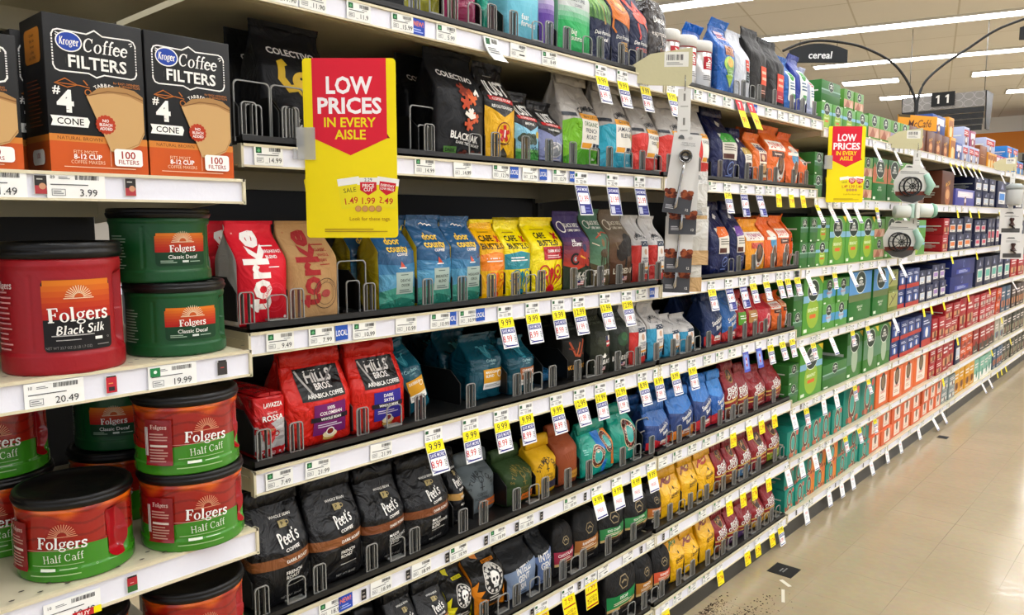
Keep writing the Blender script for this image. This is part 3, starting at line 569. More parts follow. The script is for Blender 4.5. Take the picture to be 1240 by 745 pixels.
 ('F', 'skull', {'c': '#d88a1c'}, 1.197, 0.11, 0.142, -0.04, 0.07, 0, 'black and orange coffee bag with a white skull badge', 'coffee bag', 0, 0),
 ('F', 'intelli', {'c': '#8494ac', 'l': ('INTELLI', 'GENT', 'SIA')}, 1.306, 0.118, 0.125, -0.04, 0.07, 0, 'black and blue coffee bag with white lettering, left of two', 'coffee bag', 0, 0),
 ('F', 'intelli', {'c': '#6f84ac', 'l': ('INTELLI', 'GENT', 'SIA')}, 1.389, 0.073, 0.133, -0.04, 0.07, 0, 'black and blue coffee bag with white lettering, right of two', 'coffee bag', 0, 0),
 ('F', 'sfbay', {'c': '#a0304c', 'l': ('CHOCOLATE',)}, 1.457, 0.09, 0.131, -0.035, 0.07, 0, 'black coffee bag with a raspberry label on the sixth shelf', 'coffee bag', 0, 0),
 ('F', 'sfbay', {'c': '#a87038', 'l': ('RAINFOREST',)}, 1.555, 0.108, 0.138, -0.035, 0.07, 0, 'black coffee bag with a caramel brown label on the sixth shelf', 'coffee bag', 0, 0),
 ('F', 'sfbay', {'c': '#3a8a50', 'l': ('FOG CHASER',)}, 1.671, 0.118, 0.128, -0.035, 0.07, 0, 'black coffee bag with a green label, left of two on the sixth shelf', 'coffee bag', 0, 0),
 ('F', 'sfbay', {'c': '#3a8a50', 'l': ('FOG CHASER',)}, 1.791, 0.124, 0.122, -0.035, 0.07, 0, 'black coffee bag with a green label, right of two on the sixth shelf', 'coffee bag', 0, 0),
 ('F', 'sfbay', {'c': '#c07838', 'l': ('BREAKFAST',)}, 1.888, 0.082, 0.109, -0.035, 0.07, 0, 'black coffee bag with an orange brown label beside the yellow bags', 'coffee bag', 0, 0),
 ('F', 'gevalia', {'v': 0}, 1.984, 0.131, 0.131, -0.035, 0.07, 0, 'golden yellow coffee bag with crumpled red top, leftmost on the sixth shelf', 'coffee bag', 0, 0),
 ('F', 'gevalia', {'v': 0}, 2.095, 0.115, 0.141, -0.035, 0.07, 0, 'golden yellow coffee bag, middle of three on the sixth shelf', 'coffee bag', 0, 0),
 ('F', 'gevalia', {'v': 1}, 2.204, 0.128, 0.138, -0.035, 0.07, 0, 'golden yellow coffee bag with red and orange label, rightmost of three on the sixth shelf', 'coffee bag', 0, 0),
 ('F', 'eight', {'b': '#8a5a3a', 'hole': 1}, 2.294, 0.088, 0.14, -0.035, 0.07, 0, 'dark red coffee bag with bronze lower half, leftmost of five on the sixth shelf', 'coffee bag', 0, 0),
 ('F', 'eight', {'b': '#a06a34', 'hole': 1}, 2.38, 0.099, 0.139, -0.035, 0.07, 0, 'dark red coffee bag with copper lower half, second of five on the sixth shelf', 'coffee bag', 0, 0),
 ('F', 'eight', {'b': '#5a8ab0', 'hole': 1}, 2.473, 0.105, 0.137, -0.035, 0.07, 0, 'dark red coffee bag with blue lower half, third of five on the sixth shelf', 'coffee bag', 0, 0),
 ('F', 'eight', {'b': '#8f1f2a', 'hole': 1}, 2.594, 0.14, 0.136, -0.035, 0.07, 0, 'dark red coffee bag with an oval window, fourth of five on the sixth shelf', 'coffee bag', 0, 0),
 ('F', 'eight', {'b': '#9aa830', 'hole': 1}, 2.729, 0.15, 0.148, -0.035, 0.07, 0, 'dark red coffee bag with lime green lower half, rightmost of five on the sixth shelf', 'coffee bag', 0, 0),
 ('H', 'sfbay', {'c': '#1f8a50', 'l': ('DECAF',)}, 1.721, 0.148, 0.161, -0.035, 0.07, 0, 'black coffee bag with a green label on the bottom shelf', 'coffee bag', 0, 0),
 ('H', 'sfbay', {'c': '#b07a2c', 'l': ('FRENCH',)}, 1.843, 0.107, 0.14, -0.035, 0.07, 0, 'black coffee bag with a gold brown label on the bottom shelf', 'coffee bag', 0, 0),
 ('H', 'sfbay', {'c': '#d0603c', 'l': ('ESPRESSO',)}, 1.935, 0.114, 0.136, -0.035, 0.07, 0, 'black coffee bag with an orange red label on the bottom shelf', 'coffee bag', 0, 0),
 ('H', 'gevalia', {'v': 2}, 2.027, 0.096, 0.138, -0.035, 0.07, 0, 'golden yellow coffee bag with green top, leftmost on the bottom shelf', 'coffee bag', 0, 0),
 ('H', 'gevalia', {'v': 0}, 2.117, 0.107, 0.12, -0.035, 0.07, 0, 'golden yellow coffee bag with dark striped top, middle of three on the bottom shelf', 'coffee bag', 0, 0),
 ('H', 'gevalia', {'v': 0}, 2.222, 0.12, 0.151, -0.035, 0.07, 0, 'golden yellow coffee bag, rightmost of three on the bottom shelf', 'coffee bag', 0, 0),
 ('H', 'eight', {'b': '#8a4a30', 'hole': 1}, 2.312, 0.096, 0.125, -0.035, 0.07, 0, 'dark red coffee bag with an oval window, leftmost of five on the bottom shelf', 'coffee bag', 0, 0),
 ('H', 'eight', {'b': '#6a3a6a', 'hole': 0}, 2.403, 0.089, 0.129, -0.035, 0.07, 0, 'dark red coffee bag with plum bands, second of five on the bottom shelf', 'coffee bag', 0, 0),
 ('H', 'eight', {'b': '#5a3a6a', 'hole': 0}, 2.492, 0.107, 0.125, -0.035, 0.07, 0, 'dark red coffee bag with purple bands, third of five on the bottom shelf', 'coffee bag', 0, 0),
 ('H', 'eight', {'b': '#d0a030', 'hole': 1}, 2.6, 0.113, 0.111, -0.035, 0.07, 0, 'dark red coffee bag with yellow lower half, fourth of five on the bottom shelf', 'coffee bag', 0, 0),
 ('H', 'eight', {'b': '#c8a030', 'hole': 0}, 2.694, 0.097, 0.134, -0.035, 0.07, 0, 'dark red coffee bag with yellow lower half, rightmost of five on the bottom shelf', 'coffee bag', 0, 0),
]
# rail, kind of tag, text, y along the rail
TAGS = [
 ('A', 'flat', '11.90', 0.691),
 ('A', 'flat', '11.90', 0.744),
 ('A', 'flat', '11.9', 0.835),
 ('A', 'flat', '5.99', 1.038),
 ('A', 'flat', '', 1.243),
 ('A', 'flat', '8.49', 1.346),
 ('A', 'flat', '15.99', 0.931),
 ('A', 'new', '', 0.968),
 ('A', 'curl', '', 1.156),
 ('A', 'save', ('9.99', '8.99'), 1.538),
 ('A', 'save', ('9.99', '8.99'), 1.628),
 ('A', 'save', ('9.99', '8.99'), 1.729),
 ('A', 'save', ('9.99', '8.99'), 1.86),
 ('A', 'flat', '', 2.008),
 ('A', 'flat', '', 2.091),
 ('A', 'flat', '', 2.184),
 ('A', 'flat', '', 2.278),
 ('A', 'flat', '', 2.477),
 ('A', 'flat', '', 2.575),
 ('A', 'flat', '', 2.665),
 ('A', 'flat', '', 2.76),
 ('A', 'flat', '', 2.868),
 ('A', 'local', '', 2.377),
 ('A', 'promo', '7', 2.255),
 ('A', 'promo', '7', 2.335),
 ('B', 'flat', '14.99', 0.656),
 ('B', 'flat', '14.99', 0.98),
 ('B', 'flat', '14.99', 1.079),
 ('B', 'flat', '12.79', 1.189),
 ('B', 'local', '', 1.23),
 ('B', 'flat', '12.79', 1.281),
 ('B', 'local', '', 1.326),
 ('B', 'flat', '12.79', 1.384),
 ('B', 'local', '', 1.433),
 ('B', 'blue', ('22.99', '21.99'), 1.464),
 ('B', 'blue', ('22.99', '21.99'), 1.592),
 ('B', 'blue', ('22.99', '21.99'), 1.715),
 ('B', 'save', ('5.99', '5.49'), 2.203),
 ('B', 'blue', ('6.49', '5.49'), 2.315),
 ('B', 'blue', ('6.49', '5.49'), 2.424),
 ('B', 'yellow', '7.99', 2.579),
 ('B', 'yellow', '7.99', 2.684),
 ('B', 'yellow', '7.99', 2.787),
 ('B', 'flat', '', 2.108),
 ('B', 'flat', '', 2.5),
 ('B', 'flat', '', 2.874),
 ('C', 'flat', '9.49', 0.665),
 ('C', 'flat', '7.99', 0.743),
 ('C', 'flat', '10.99', 0.832),
 ('C', 'flat', '10.99', 0.928),
 ('C', 'flat', '10.99', 1.014),
 ('C', 'flat', '10.99', 1.09),
 ('C', 'local', '', 0.784),
 ('C', 'local', '', 1.044),
 ('C', 'local', '', 1.126),
 ('C', 'save', ('9.99', '8.99'), 1.201),
 ('C', 'save', ('9.99', '8.99'), 1.29),
 ('C', 'save', ('9.99', '8.99'), 1.381),
 ('C', 'save', ('12.99', '11.99'), 1.459),
 ('C', 'save', ('12.99', '11.99'), 1.567),
 ('C', 'save', ('12.99', '11.99'), 1.663),
 ('C', 'local', '', 1.785),
 ('C', 'flat', '', 1.732),
 ('C', 'save', ('5.99', '5.49'), 2.119),
 ('C', 'blue', ('6.49', '5.49'), 2.232),
 ('C', 'blue', ('6.49', '5.49'), 2.329),
 ('C', 'save', ('5.99', '5.49'), 2.401),
 ('C', 'save', ('8.99', '7.99'), 2.503),
 ('C', 'save', ('8.99', '7.99'), 2.611),
 ('C', 'save', ('8.99', '7.99'), 2.682),
 ('C', 'save', ('8.99', '7.99'), 2.77),
 ('D', 'flat', '7.49', 0.655),
 ('D', 'flat', '21.99', 0.728),
 ('D', 'flat', '21.99', 0.864),
 ('D', 'save', ('9.99', '8.99'), 0.993),
 ('D', 'save', ('9.99', '8.99'), 1.095),
 ('D', 'save', ('9.99', '8.99'), 1.188),
 ('D', 'save', ('9.99', '8.99'), 1.269),
 ('D', 'save', ('9.99', '8.99'), 1.377),
 ('D', 'save', ('12.99', '11.99'), 1.466),
 ('D', 'save', ('12.99', '11.99'), 1.552),
 ('D', 'save', ('12.99', '11.99'), 1.639),
 ('D', 'save', ('8.99', '7.99'), 1.745),
 ('D', 'save', ('8.99', '7.99'), 1.824),
 ('D', 'save', ('8.99', '7.99'), 1.913),
 ('D', 'save', ('8.99', '7.99'), 2.012),
 ('D', 'flat', '', 2.107),
 ('D', 'flat', '', 2.187),
 ('D', 'flat', '', 2.271),
 ('D', 'info', '', 2.365),
 ('D', 'info', '', 2.465),
 ('D', 'save', ('8.99', '6.99'), 2.557),
 ('D', 'save', ('8.99', '6.99'), 2.655),
 ('D', 'save', ('8.99', '6.99'), 2.743),
 ('E', 'flat', '18.99', 0.747),
 ('E', 'new', '', 0.778),
 ('E', 'flat', '18.99', 0.858),
 ('E', 'flat', '18.99', 0.958),
 ('E', 'flat', '18.99', 1.059),
 ('E', 'flat', '18.99', 1.177),
 ('E', 'flat', '18.99', 1.272),
 ('E', 'flat', '18.99', 1.434),
 ('E', 'thumb', '', 0.818),
 ('E', 'thumb', '', 0.924),
 ('E', 'thumb', '', 1.027),
 ('E', 'thumb', '', 1.14),
 ('E', 'thumb', '', 1.239),
 ('E', 'thumb', '', 1.325),
 ('E', 'thumb', '', 1.494),
 ('E', 'free', ('9.99',), 1.543),
 ('E', 'free', ('9.99',), 1.631),
 ('E', 'free', ('9.99',), 1.721),
 ('E', 'free', ('9.99',), 1.8),
 ('E', 'flat', '', 1.86),
 ('E', 'flat', '', 1.942),
 ('E', 'flat', '', 2.029),
 ('E', 'flat', '', 2.116),
 ('E', 'flat', '', 2.208),
 ('E', 'yellow', '12.99', 2.294),
 ('E', 'yellow', '12.99', 2.408),
 ('E', 'yellow', '12.99', 2.505),
 ('E', 'yellow', '12.99', 2.613),
 ('F', 'low', ('14.99', '17.99'), 1.326),
 ('F', 'low', ('7.99', '8.29'), 1.427),
 ('F', 'low', ('7.99', '8.29'), 1.522),
 ('F', 'flat', '', 1.576),
 ('F', 'flat', '', 1.691),
 ('F', 'flat', '', 1.808),
 ('F', 'flat', '', 1.934),
 ('F', 'flat', '', 2.103),
 ('F', 'flat', '', 2.2),
 ('F', 'thumb', '', 1.293),
 ('F', 'thumb', '', 1.474),
 ('F', 'thumb', '', 1.757),
 ('F', 'thumb', '', 1.874),
 ('F', 'yellow', '7.74', 2.279),
 ('F', 'yellow', '7.74', 2.381),
 ('F', 'yellow', '7.74', 2.47),
 ('F', 'yellow', '7.74', 2.583),
 ('H', 'flat', '', 1.793),
 ('H', 'flat', '', 1.963),
 ('H', 'flat', '', 2.052),
 ('H', 'flat', '', 2.142),
 ('H', 'yellow', '6.99', 1.892),
 ('H', 'yellow', '7.74', 2.23),
 ('H', 'yellow', '7.74', 2.43),
 ('H', 'yellow', '7.74', 2.515),
 ('H', 'yellow', '7.74', 2.632),
]
LEFT_TAGS = [
 ('1', 'big', '3.99', 0.344),
 ('1', 'pic', 'box', 0.306),
 ('1', 'pic', 'box', 0.406),
 ('1', 'big', '1.49', 0.26),
 ('2', 'big', '20.49', 0.306),
 ('2', 'pic', 'red', 0.37),
 ('2', 'eco', '19.99', 0.447),
 ('2', 'pic', 'black', 0.516),
 ('3', 'sale', '10.49', 0.31),
 ('3', 'pic', 'caff', 0.381),
]
POD_TAGS = [
 ('A', 'tilt', '', 3.559),
 ('A', 'tilt', '', 3.851),
 ('A', 'tilt', '', 4.214),
 ('A', 'tilty', '', 4.864),
 ('A', 'tilty', '', 4.994),
 ('A', 'tilty', '', 5.13),
 ('A', 'tilty', '', 5.272),
 ('A', 'tilty', '', 5.421),
 ('A', 'tilty', '', 5.577),
 ('A', 'tilt', '', 6.284),
 ('B', 'tilty', '', 2.925),
 ('B', 'tilt', '', 3.06),
 ('B', 'tilt', '', 3.215),
 ('B', 'tilt', '', 3.351),
 ('B', 'save', ('9.99', '8.99'), 3.629),
 ('B', 'tilt', '', 3.984),
 ('B', 'tinyy', '', 5.096),
 ('B', 'tinyy', '', 5.407),
 ('B', 'tinyy', '', 5.656),
 ('B', 'tinyy', '', 6.302),
 ('C', 'save', ('9.99', '8.99'), 2.764),
 ('C', 'tilt', '', 2.873),
 ('C', 'save', ('9.99', '8.99'), 3.147),
 ('C', 'tilt', '', 3.327),
 ('C', 'tilt', '', 3.706),
 ('C', 'tilt', '', 3.839),
 ('C', 'tilt', '', 4.034),
 ('C', 'tinyy', '', 5.026),
 ('C', 'tinyy', '', 5.671),
 ('C', 'tinyy', '', 6.501),
 ('D', 'tilt', '', 2.835),
 ('D', 'save', ('9.99', '8.99'), 2.948),
 ('D', 'tilt', '', 3.14),
 ('D', 'save', ('9.99', '8.99'), 3.392),
 ('D', 'save', ('9.99', '8.99'), 3.585),
 ('D', 'tilt', '', 3.972),
 ('D', 'tinyy', '', 4.489),
 ('D', 'tinyy', '', 4.639),
 ('D', 'tinyy', '', 4.908),
 ('D', 'tinyy', '', 5.513),
 ('D', 'tinyy', '', 6.151),
 ('D', 'tilt', '', 7.001),
 ('E', 'free', ('',), 2.784),
 ('E', 'save', ('9.99', '8.99'), 2.91),
 ('E', 'free', ('',), 3.09),
 ('E', 'free', ('',), 3.228),
 ('E', 'save', ('9.99', '8.99'), 3.459),
 ('E', 'save', ('9.99', '8.99'), 3.635),
 ('E', 'tinyy', '', 5.298),
 ('E', 'tinyy', '', 6.637),
 ('F', 'free', ('',), 2.752),
 ('F', 'free', ('',), 2.885),
 ('F', 'free', ('',), 3.019),
 ('F', 'free', ('',), 3.162),
 ('F', 'save', ('9.99', '8.99'), 3.366),
 ('F', 'save', ('9.99', '8.99'), 3.546),
 ('F', 'save', ('9.99', '8.99'), 3.766),
 ('F', 'tinyy', '', 5.004),
 ('F', 'tinyy', '', 6.367),
 ('F', 'tinyy', '', 7.074),
 ('H', 'save', ('7.99', '6.99'), 2.708),
 ('H', 'free', ('',), 2.951),
 ('H', 'free', ('',), 3.201),
 ('H', 'free', ('',), 3.348),
 ('H', 'free', ('',), 3.483),
 ('H', 'free', ('',), 3.742),
 ('H', 'free', ('',), 3.981),
 ('H', 'free', ('',), 4.2),
 ('H', 'free', ('',), 4.535),
 ('H', 'tilt', '', 4.839),
 ('H', 'tilt', '', 5.042),
 ('H', 'tinyy', '', 6.642),
 ('H', 'tinyy', '', 6.796),
 ('H', 'tinyy', '', 6.957),
 ('H', 'tilt', '', 6.131),
 ('H', 'tilt', '', 6.348),
]
# shelf, design, y from, y to, columns, rows, height of the stack, depth, x of the front
PODS = [
 ('A', 'gm', 2.988, 3.216, 2, 1, 0.1, 0.14, -0.012),
 ('A', 'gm', 3.227, 3.526, 2, 1, 0.1, 0.14, -0.012),
 ('A', 'gmh', 3.529, 3.838, 2, 1, 0.11, 0.14, -0.012),
 ('A', 'gmp', 3.841, 4.127, 2, 1, 0.11, 0.14, -0.012),
 ('A', 'mccafe', 4.135, 4.913, 5, 1, 0.115, 0.14, -0.012),
 ('A', 'amber', 4.918, 5.049, 1, 1, 0.12, 0.14, -0.012),
 ('A', 'bluey', 5.053, 5.211, 1, 1, 0.1, 0.14, -0.012),
 ('A', 'cocoa', 5.213, 5.669, 3, 1, 0.1, 0.14, -0.012),
 ('A', 'brownside', 5.68, 5.897, 1, 1, 0.13, 0.14, -0.012),
 ('A', 'amber', 5.902, 6.216, 3, 1, 0.1, 0.14, -0.012),
 ('A', 'cocoap', 6.219, 6.593, 3, 1, 0.1, 0.14, -0.012),
 ('A', 'bluew', 6.6, 7.223, 3, 1, 0.1, 0.14, -0.012),
 ('B', 'gmd', 2.843, 3.031, 1, 2, 0.17, 0.14, -0.012),
 ('B', 'gmh', 3.487, 3.618, 1, 2, 0.185, 0.14, -0.012),
 ('B', 'gmt', 3.615, 3.826, 1, 1, 0.19, 0.14, -0.012),
 ('B', 'gmt', 3.826, 4.03, 1, 1, 0.19, 0.14, -0.012),
 ('B', 'gmh', 4.03, 4.223, 1, 1, 0.19, 0.14, -0.012),
 ('B', 'mccafe', 4.223, 4.463, 1, 1, 0.19, 0.14, -0.012),
 ('B', 'mccafe', 4.813, 5.093, 1, 1, 0.19, 0.14, -0.012),
 ('B', 'lilac', 5.111, 5.623, 1, 1, 0.1, 0.14, -0.012),
 ('B', 'navyw', 5.607, 6.236, 3, 2, 0.19, 0.14, -0.012),
 ('B', 'navyb', 6.291, 6.643, 1, 1, 0.19, 0.14, -0.012),
 ('B', 'navyw', 6.643, 7.275, 2, 2, 0.19, 0.14, -0.012),
 ('C', 'gmd', 2.835, 2.989, 2, 2, 0.19, 0.14, -0.012),
 ('C', 'gm', 2.989, 3.129, 1, 2, 0.19, 0.14, -0.012),
 ('C', 'gmg', 3.127, 3.679, 3, 1, 0.195, 0.14, -0.012),
 ('C', 'gmh', 3.679, 3.835, 1, 2, 0.185, 0.14, -0.012),
 ('C', 'gmn', 3.832, 4.219, 2, 1, 0.195, 0.14, -0.012),
 ('C', 'gm', 4.219, 4.525, 1, 2, 0.18, 0.14, -0.012),
 ('C', 'redm', 4.892, 5.024, 1, 2, 0.19, 0.14, -0.012),
 ('C', 'navyo', 5.018, 5.384, 2, 2, 0.19, 0.14, -0.012),
 ('C', 'navyo', 5.384, 5.607, 1, 2, 0.2, 0.14, -0.012),
 ('C', 'navyr', 5.693, 6.042, 2, 2, 0.18, 0.14, -0.012),
 ('C', 'navyr', 6.069, 6.459, 3, 1, 0.19, 0.14, -0.012),
 ('C', 'navyw', 6.529, 7.438, 3, 2, 0.17, 0.14, -0.012),
 ('D', 'gmd', 2.761, 2.886, 1, 2, 0.2, 0.14, -0.012),
 ('D', 'gmg', 2.884, 3.088, 1, 1, 0.22, 0.14, -0.012),
 ('D', 'gmb', 3.086, 3.372, 2, 2, 0.2, 0.14, -0.012),
 ('D', 'gms', 3.388, 3.684, 1, 1, 0.215, 0.17, -0.012),
 ('D', 'gms', 3.707, 3.929, 1, 1, 0.215, 0.17, -0.012),
 ('D', 'olive', 3.927, 4.088, 1, 2, 0.2, 0.14, -0.012),
 ('D', 'maxw', 4.088, 4.458, 3, 2, 0.19, 0.14, -0.012),
 ('D', 'navyw', 4.458, 4.725, 2, 2, 0.17, 0.14, -0.012),
 ('D', 'navyp', 4.72, 5.014, 2, 2, 0.19, 0.14, -0.012),
 ('D', 'navybig', 5.139, 5.734, 1, 2, 0.2, 0.14, -0.012),
 ('D', 'navyt', 5.798, 6.95, 5, 1, 0.19, 0.14, -0.012),
 ('D', 'redm', 7.005, 7.552, 2, 1, 0.16, 0.14, -0.012),
 ('E', 'gmd', 2.713, 2.876, 1, 2, 0.15, 0.16, -0.012),
 ('E', 'gmg', 2.883, 3.116, 1, 1, 0.2, 0.14, -0.012),
 ('E', 'gmd', 3.123, 3.398, 1, 1, 0.1, 0.2, -0.012),
 ('E', 'gmdt', 3.395, 3.999, 3, 1, 0.2, 0.14, -0.012),
 ('E', 'maxw', 4.022, 4.564, 4, 2, 0.18, 0.14, -0.012),
 ('E', 'maxw', 4.554, 4.761, 1, 1, 0.17, 0.14, -0.012),
 ('E', 'redm', 4.785, 5.049, 2, 1, 0.13, 0.14, -0.012),
 ('E', 'redm', 5.042, 5.417, 2, 2, 0.19, 0.14, -0.012),
 ('E', 'redm', 5.41, 5.783, 2, 1, 0.2, 0.14, -0.012),
 ('E', 'redt', 5.775, 6.543, 4, 2, 0.19, 0.14, -0.012),
 ('E', 'orangeb', 6.521, 6.707, 1, 2, 0.19, 0.14, -0.012),
 ('E', 'slate', 6.696, 7.062, 2, 1, 0.19, 0.14, -0.012),
 ('E', 'darkm', 7.119, 7.685, 3, 1, 0.18, 0.14, -0.012),
 ('F', 'donut', 2.739, 3.363, 5, 1, 0.105, 0.14, -0.012),
 ('F', 'donutt', 3.397, 3.824, 2, 1, 0.165, 0.14, -0.012),
 ('F', 'dunk', 3.828, 4.44, 3, 1, 0.165, 0.14, -0.012),
 ('F', 'dunk', 4.458, 4.763, 1, 1, 0.17, 0.14, -0.012),
 ('F', 'redm', 4.758, 5.04, 2, 2, 0.17, 0.14, -0.012),
 ('F', 'redm', 5.027, 5.358, 2, 1, 0.18, 0.14, -0.012),
 ('F', 'navyw', 5.351, 5.507, 1, 1, 0.17, 0.14, -0.012),
 ('F', 'orangeb', 5.499, 5.859, 2, 2, 0.165, 0.14, -0.012),
 ('F', 'redd', 5.846, 6.571, 4, 1, 0.165, 0.14, -0.012),
 ('F', 'pale', 6.555, 6.875, 2, 1, 0.16, 0.14, -0.012),
 ('F', 'olived', 6.885, 7.777, 5, 1, 0.16, 0.14, -0.012),
 ('H', 'donut', 2.702, 2.969, 2, 2, 0.165, 0.14, -0.012),
 ('H', 'donuto', 2.962, 3.329, 3, 2, 0.165, 0.14, -0.012),
 ('H', 'donut', 3.329, 3.758, 3, 2, 0.165, 0.14, -0.012),
 ('H', 'dunks', 3.751, 4.626, 5, 2, 0.155, 0.14, -0.012),
 ('H', 'dunks', 4.669, 5.082, 3, 2, 0.155, 0.14, -0.012),
 ('H', 'grey', 5.063, 5.4, 2, 2, 0.15, 0.14, -0.012),
 ('H', 'yellow', 5.378, 5.956, 4, 1, 0.16, 0.14, -0.012),
 ('H', 'mint', 5.929, 6.552, 4, 1, 0.15, 0.14, -0.012),
 ('H', 'slate', 6.53, 6.917, 3, 1, 0.15, 0.14, -0.012),
 ('H', 'olived', 6.893, 7.919, 6, 1, 0.15, 0.14, -0.012),
]
# ------------------------------------------------------------------ coffee bags
def nz(p): return noise.noise(Vector(p))
class Bag:
    """a filled bag standing on z = 0, its front towards +X"""
    def __init__(s, w, h, d, style, amp=0.0022, seed=0):
        s.w, s.h, s.d, s.st, s.amp, s.seed = w, h, d, style, amp, seed * 3.7
    def half(s, v):
        """half width, half depth, x of the middle at height v"""
        w, d = s.w / 2, s.d / 2
        if s.st == 'brick':
            e = min(1, v / .04, (1 - v) / .03); e = .93 + .07 * sqrt(max(e, 0)); return w * e, d * e, 0
        lo = min(1, v / .07); k = .94 + .06 * sqrt(lo)
        if s.st == 'gusset':
            t = max(0, min(1, (v - .6) / .34)); t = t * t * (3 - 2 * t); return w * k * (1 - .02 * t), d * (k * (1 - t) + .05 * t), -d * .15 * t
        if s.st == 'gable':
            t = max(0, min(1, (v - .68) / .24)); return w * k, d * (k * (1 - t) + .04 * t), -d * .1 * t
        if s.st == 'round':
            t = max(0, min(1, (v - .66) / .34)); a = sqrt(max(0, 1 - t * t)); return w * k * (.36 + .64 * a), d * k * (.25 + .75 * a), 0
        if s.st == 'pillow':
            t = max(0, min(1, (v - .5) / .5)); t2 = t * t * (3 - 2 * t); return w * k * (1 - .2 * t2), d * (k * (1 - t2) + .1 * t2), -d * .1 * t
        t = max(0, min(1, (v - .55) / .45)); return w * k * (1 - .1 * t), d * (k * (1 - t) + .08 * t), 0
    def front(s, a, b, off=0.0):
        v = max(0, min(1, b / s.h)); W, D, X = s.half(v); u = max(-1, min(1, a / max(W, 1e-4)))
        bul = (.16 if s.st != 'brick' else .02) * s.d * (1 - u * u) * sin(pi * min(1, v * 1.25 + .02) if v < .78 else pi * .99 * (1 if v < .78 else 1))
        if v >= .78: bul = (.16 if s.st != 'brick' else .02) * s.d * (1 - u * u) * max(0, (1 - v) / .22) * .12
        edge = .012 * s.d * u ** 6
        n = s.amp * (nz((a * 22 + s.seed, b * 18, s.seed)) + .45 * nz((a * 42, b * 36 + s.seed, 2.3))) * (1 if s.st != 'brick' else .35)
        if s.st in ('pillow', 'round'): n *= 1.7
        return (X + D + max(0, bul) - edge * 4 + n + off, a * (1 if abs(a) <= W else W / abs(a)), b)
    def body(s, g, col, side=None, back=None, bands=(), m=0, nu=24, nv=40, vmax=1.0):
        """bands: (v0, v1, colour) printed all round"""
        side = side or col; back = back or side
        vs = sorted(set([i / nv * vmax for i in range(nv + 1)] + [x for b in bands for x in b[:2] if 0 < x < vmax]))
        ns = 5; rings = []; pts = []
        for v in vs:
            W, D, X = s.half(v); b = v * s.h; r = []
            for i in range(nu + 1): r.append(s.front(W * (-1 + 2 * i / nu), b))
            xf = r[-1][0]; xl = r[0][0]
            for i in range(1, ns):
                t = i / ns; r.append((xf + (X - D - xf) * t, W * (1 - .1 * sin(pi * t) * max(0, (v - .3))) + s.amp * nz((t * 4 + s.seed, b * 30, 5)), b))
            for i in range(nu + 1): r.append((X - D + s.amp * nz((i, b * 30, s.seed)), W * (1 - 2 * i / nu), b))
            for i in range(1, ns):
                t = i / ns; r.append((X - D + (xl - X + D) * t, -W * (1 - .1 * sin(pi * t) * max(0, (v - .3))) + s.amp * nz((t * 4 - s.seed, b * 30, 7)), b))
            pts += r
        n = len(pts) // len(vs); f = []; cs = []
        def bc(v, c):
            for b in bands:
                if b[0] <= v <= b[1]: return b[2]
            return c
        for j in range(len(vs) - 1):
            vm = (vs[j] + vs[j + 1]) / 2
            for i in range(n):
                f.append((j * n + i, j * n + (i + 1) % n, (j + 1) * n + (i + 1) % n, (j + 1) * n + i))
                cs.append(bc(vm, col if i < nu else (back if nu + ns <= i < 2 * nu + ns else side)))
        f.append(tuple(range(n - 1, -1, -1))); cs.append(side); f.append(tuple(range((len(vs) - 1) * n, len(vs) * n))); cs.append(bc(vmax, col))
        lc = [lin(c) for c in cs]
        k = len(g.v); g.v.extend(pts)
        for q, c in zip(f, lc): g.f.append(tuple(i + k for i in q)); g.c.append(c); g.m.append(m); g.sm.append(len(q) == 4)
        # the rounded front corner is soft: no extra edge
    def seal(s, g, col, hgt, lean=0.0, ridges=5, m=0):
        """the crimped flat strip above the filled body"""
        W, D, X = s.half(1.0); W = s.half(.97)[0] * 1.01; z0 = s.h - .003; n = 14; vs = []; f = []
        rows = ridges * 2 + 2
        for j in range(rows):
            t = j / (rows - 1); z = z0 + hgt * t * cos(lean); x = X + hgt * t * sin(lean) + (.0006 if j % 2 else -.0002)
            for i in range(n + 1):
                y = W * (-1 + 2 * i / n); wv = .0025 * nz((y * 30 + s.seed, t, s.seed)) * t
                vs.append((x + wv + .0011, y, z)); 
        m0 = len(vs)
        vs += [(p[0] - .0024, p[1], p[2]) for p in vs]
        for j in range(rows - 1):
            for i in range(n):
                a = j * (n + 1) + i; f.append((a, a + 1, a + n + 2, a + n + 1)); f.append((m0 + a + n + 1, m0 + a + n + 2, m0 + a + 1, m0 + a))
        for i in range(n):
            a = (rows - 1) * (n + 1) + i; f.append((a, a + 1, m0 + a + 1, m0 + a))
        for j in range(rows - 1):
            a = j * (n + 1); f.append((a, a + n + 1, m0 + a + n + 1, m0 + a)); a += n; f.append((a, m0 + a, m0 + a + n + 1, a + n + 1))
        g.mesh(vs, f, col, m, True)
    def roll(s, g, col, r=.008, m=0):
        """folded-over top"""
        W, D, X = s.half(.97); W *= 1.0; n = 10; z = s.h
        prof = [(X - .003, z - .01), (X - .004, z + .006), (X + .002, z + .011), (X + .010, z + .009), (X + .013, z - .002), (X + .014, z - .018), (X + .0105, z - .018), (X + .009, z - .004), (X + .004, z + .003), (X + .001, z - .01)]
        vs = []; f = []; k = len(prof)
        for i in range(n + 1):
            y = W * (-1 + 2 * i / n)
            for p in prof: vs.append((p[0] + .002 * nz((y * 25, p[1] * 30, s.seed)), y, p[1] + .003 * nz((y * 20 + s.seed, 1, 1))))
        for i in range(n):
            for j in range(k):
                f.append((i * k + j, (i + 1) * k + j, (i + 1) * k + (j + 1) % k, i * k + (j + 1) % k))
        f.append(tuple(range(k))); f.append(tuple(range(n * k + k - 1, n * k - 1, -1)))
        g.mesh(vs, f, col, m, True)

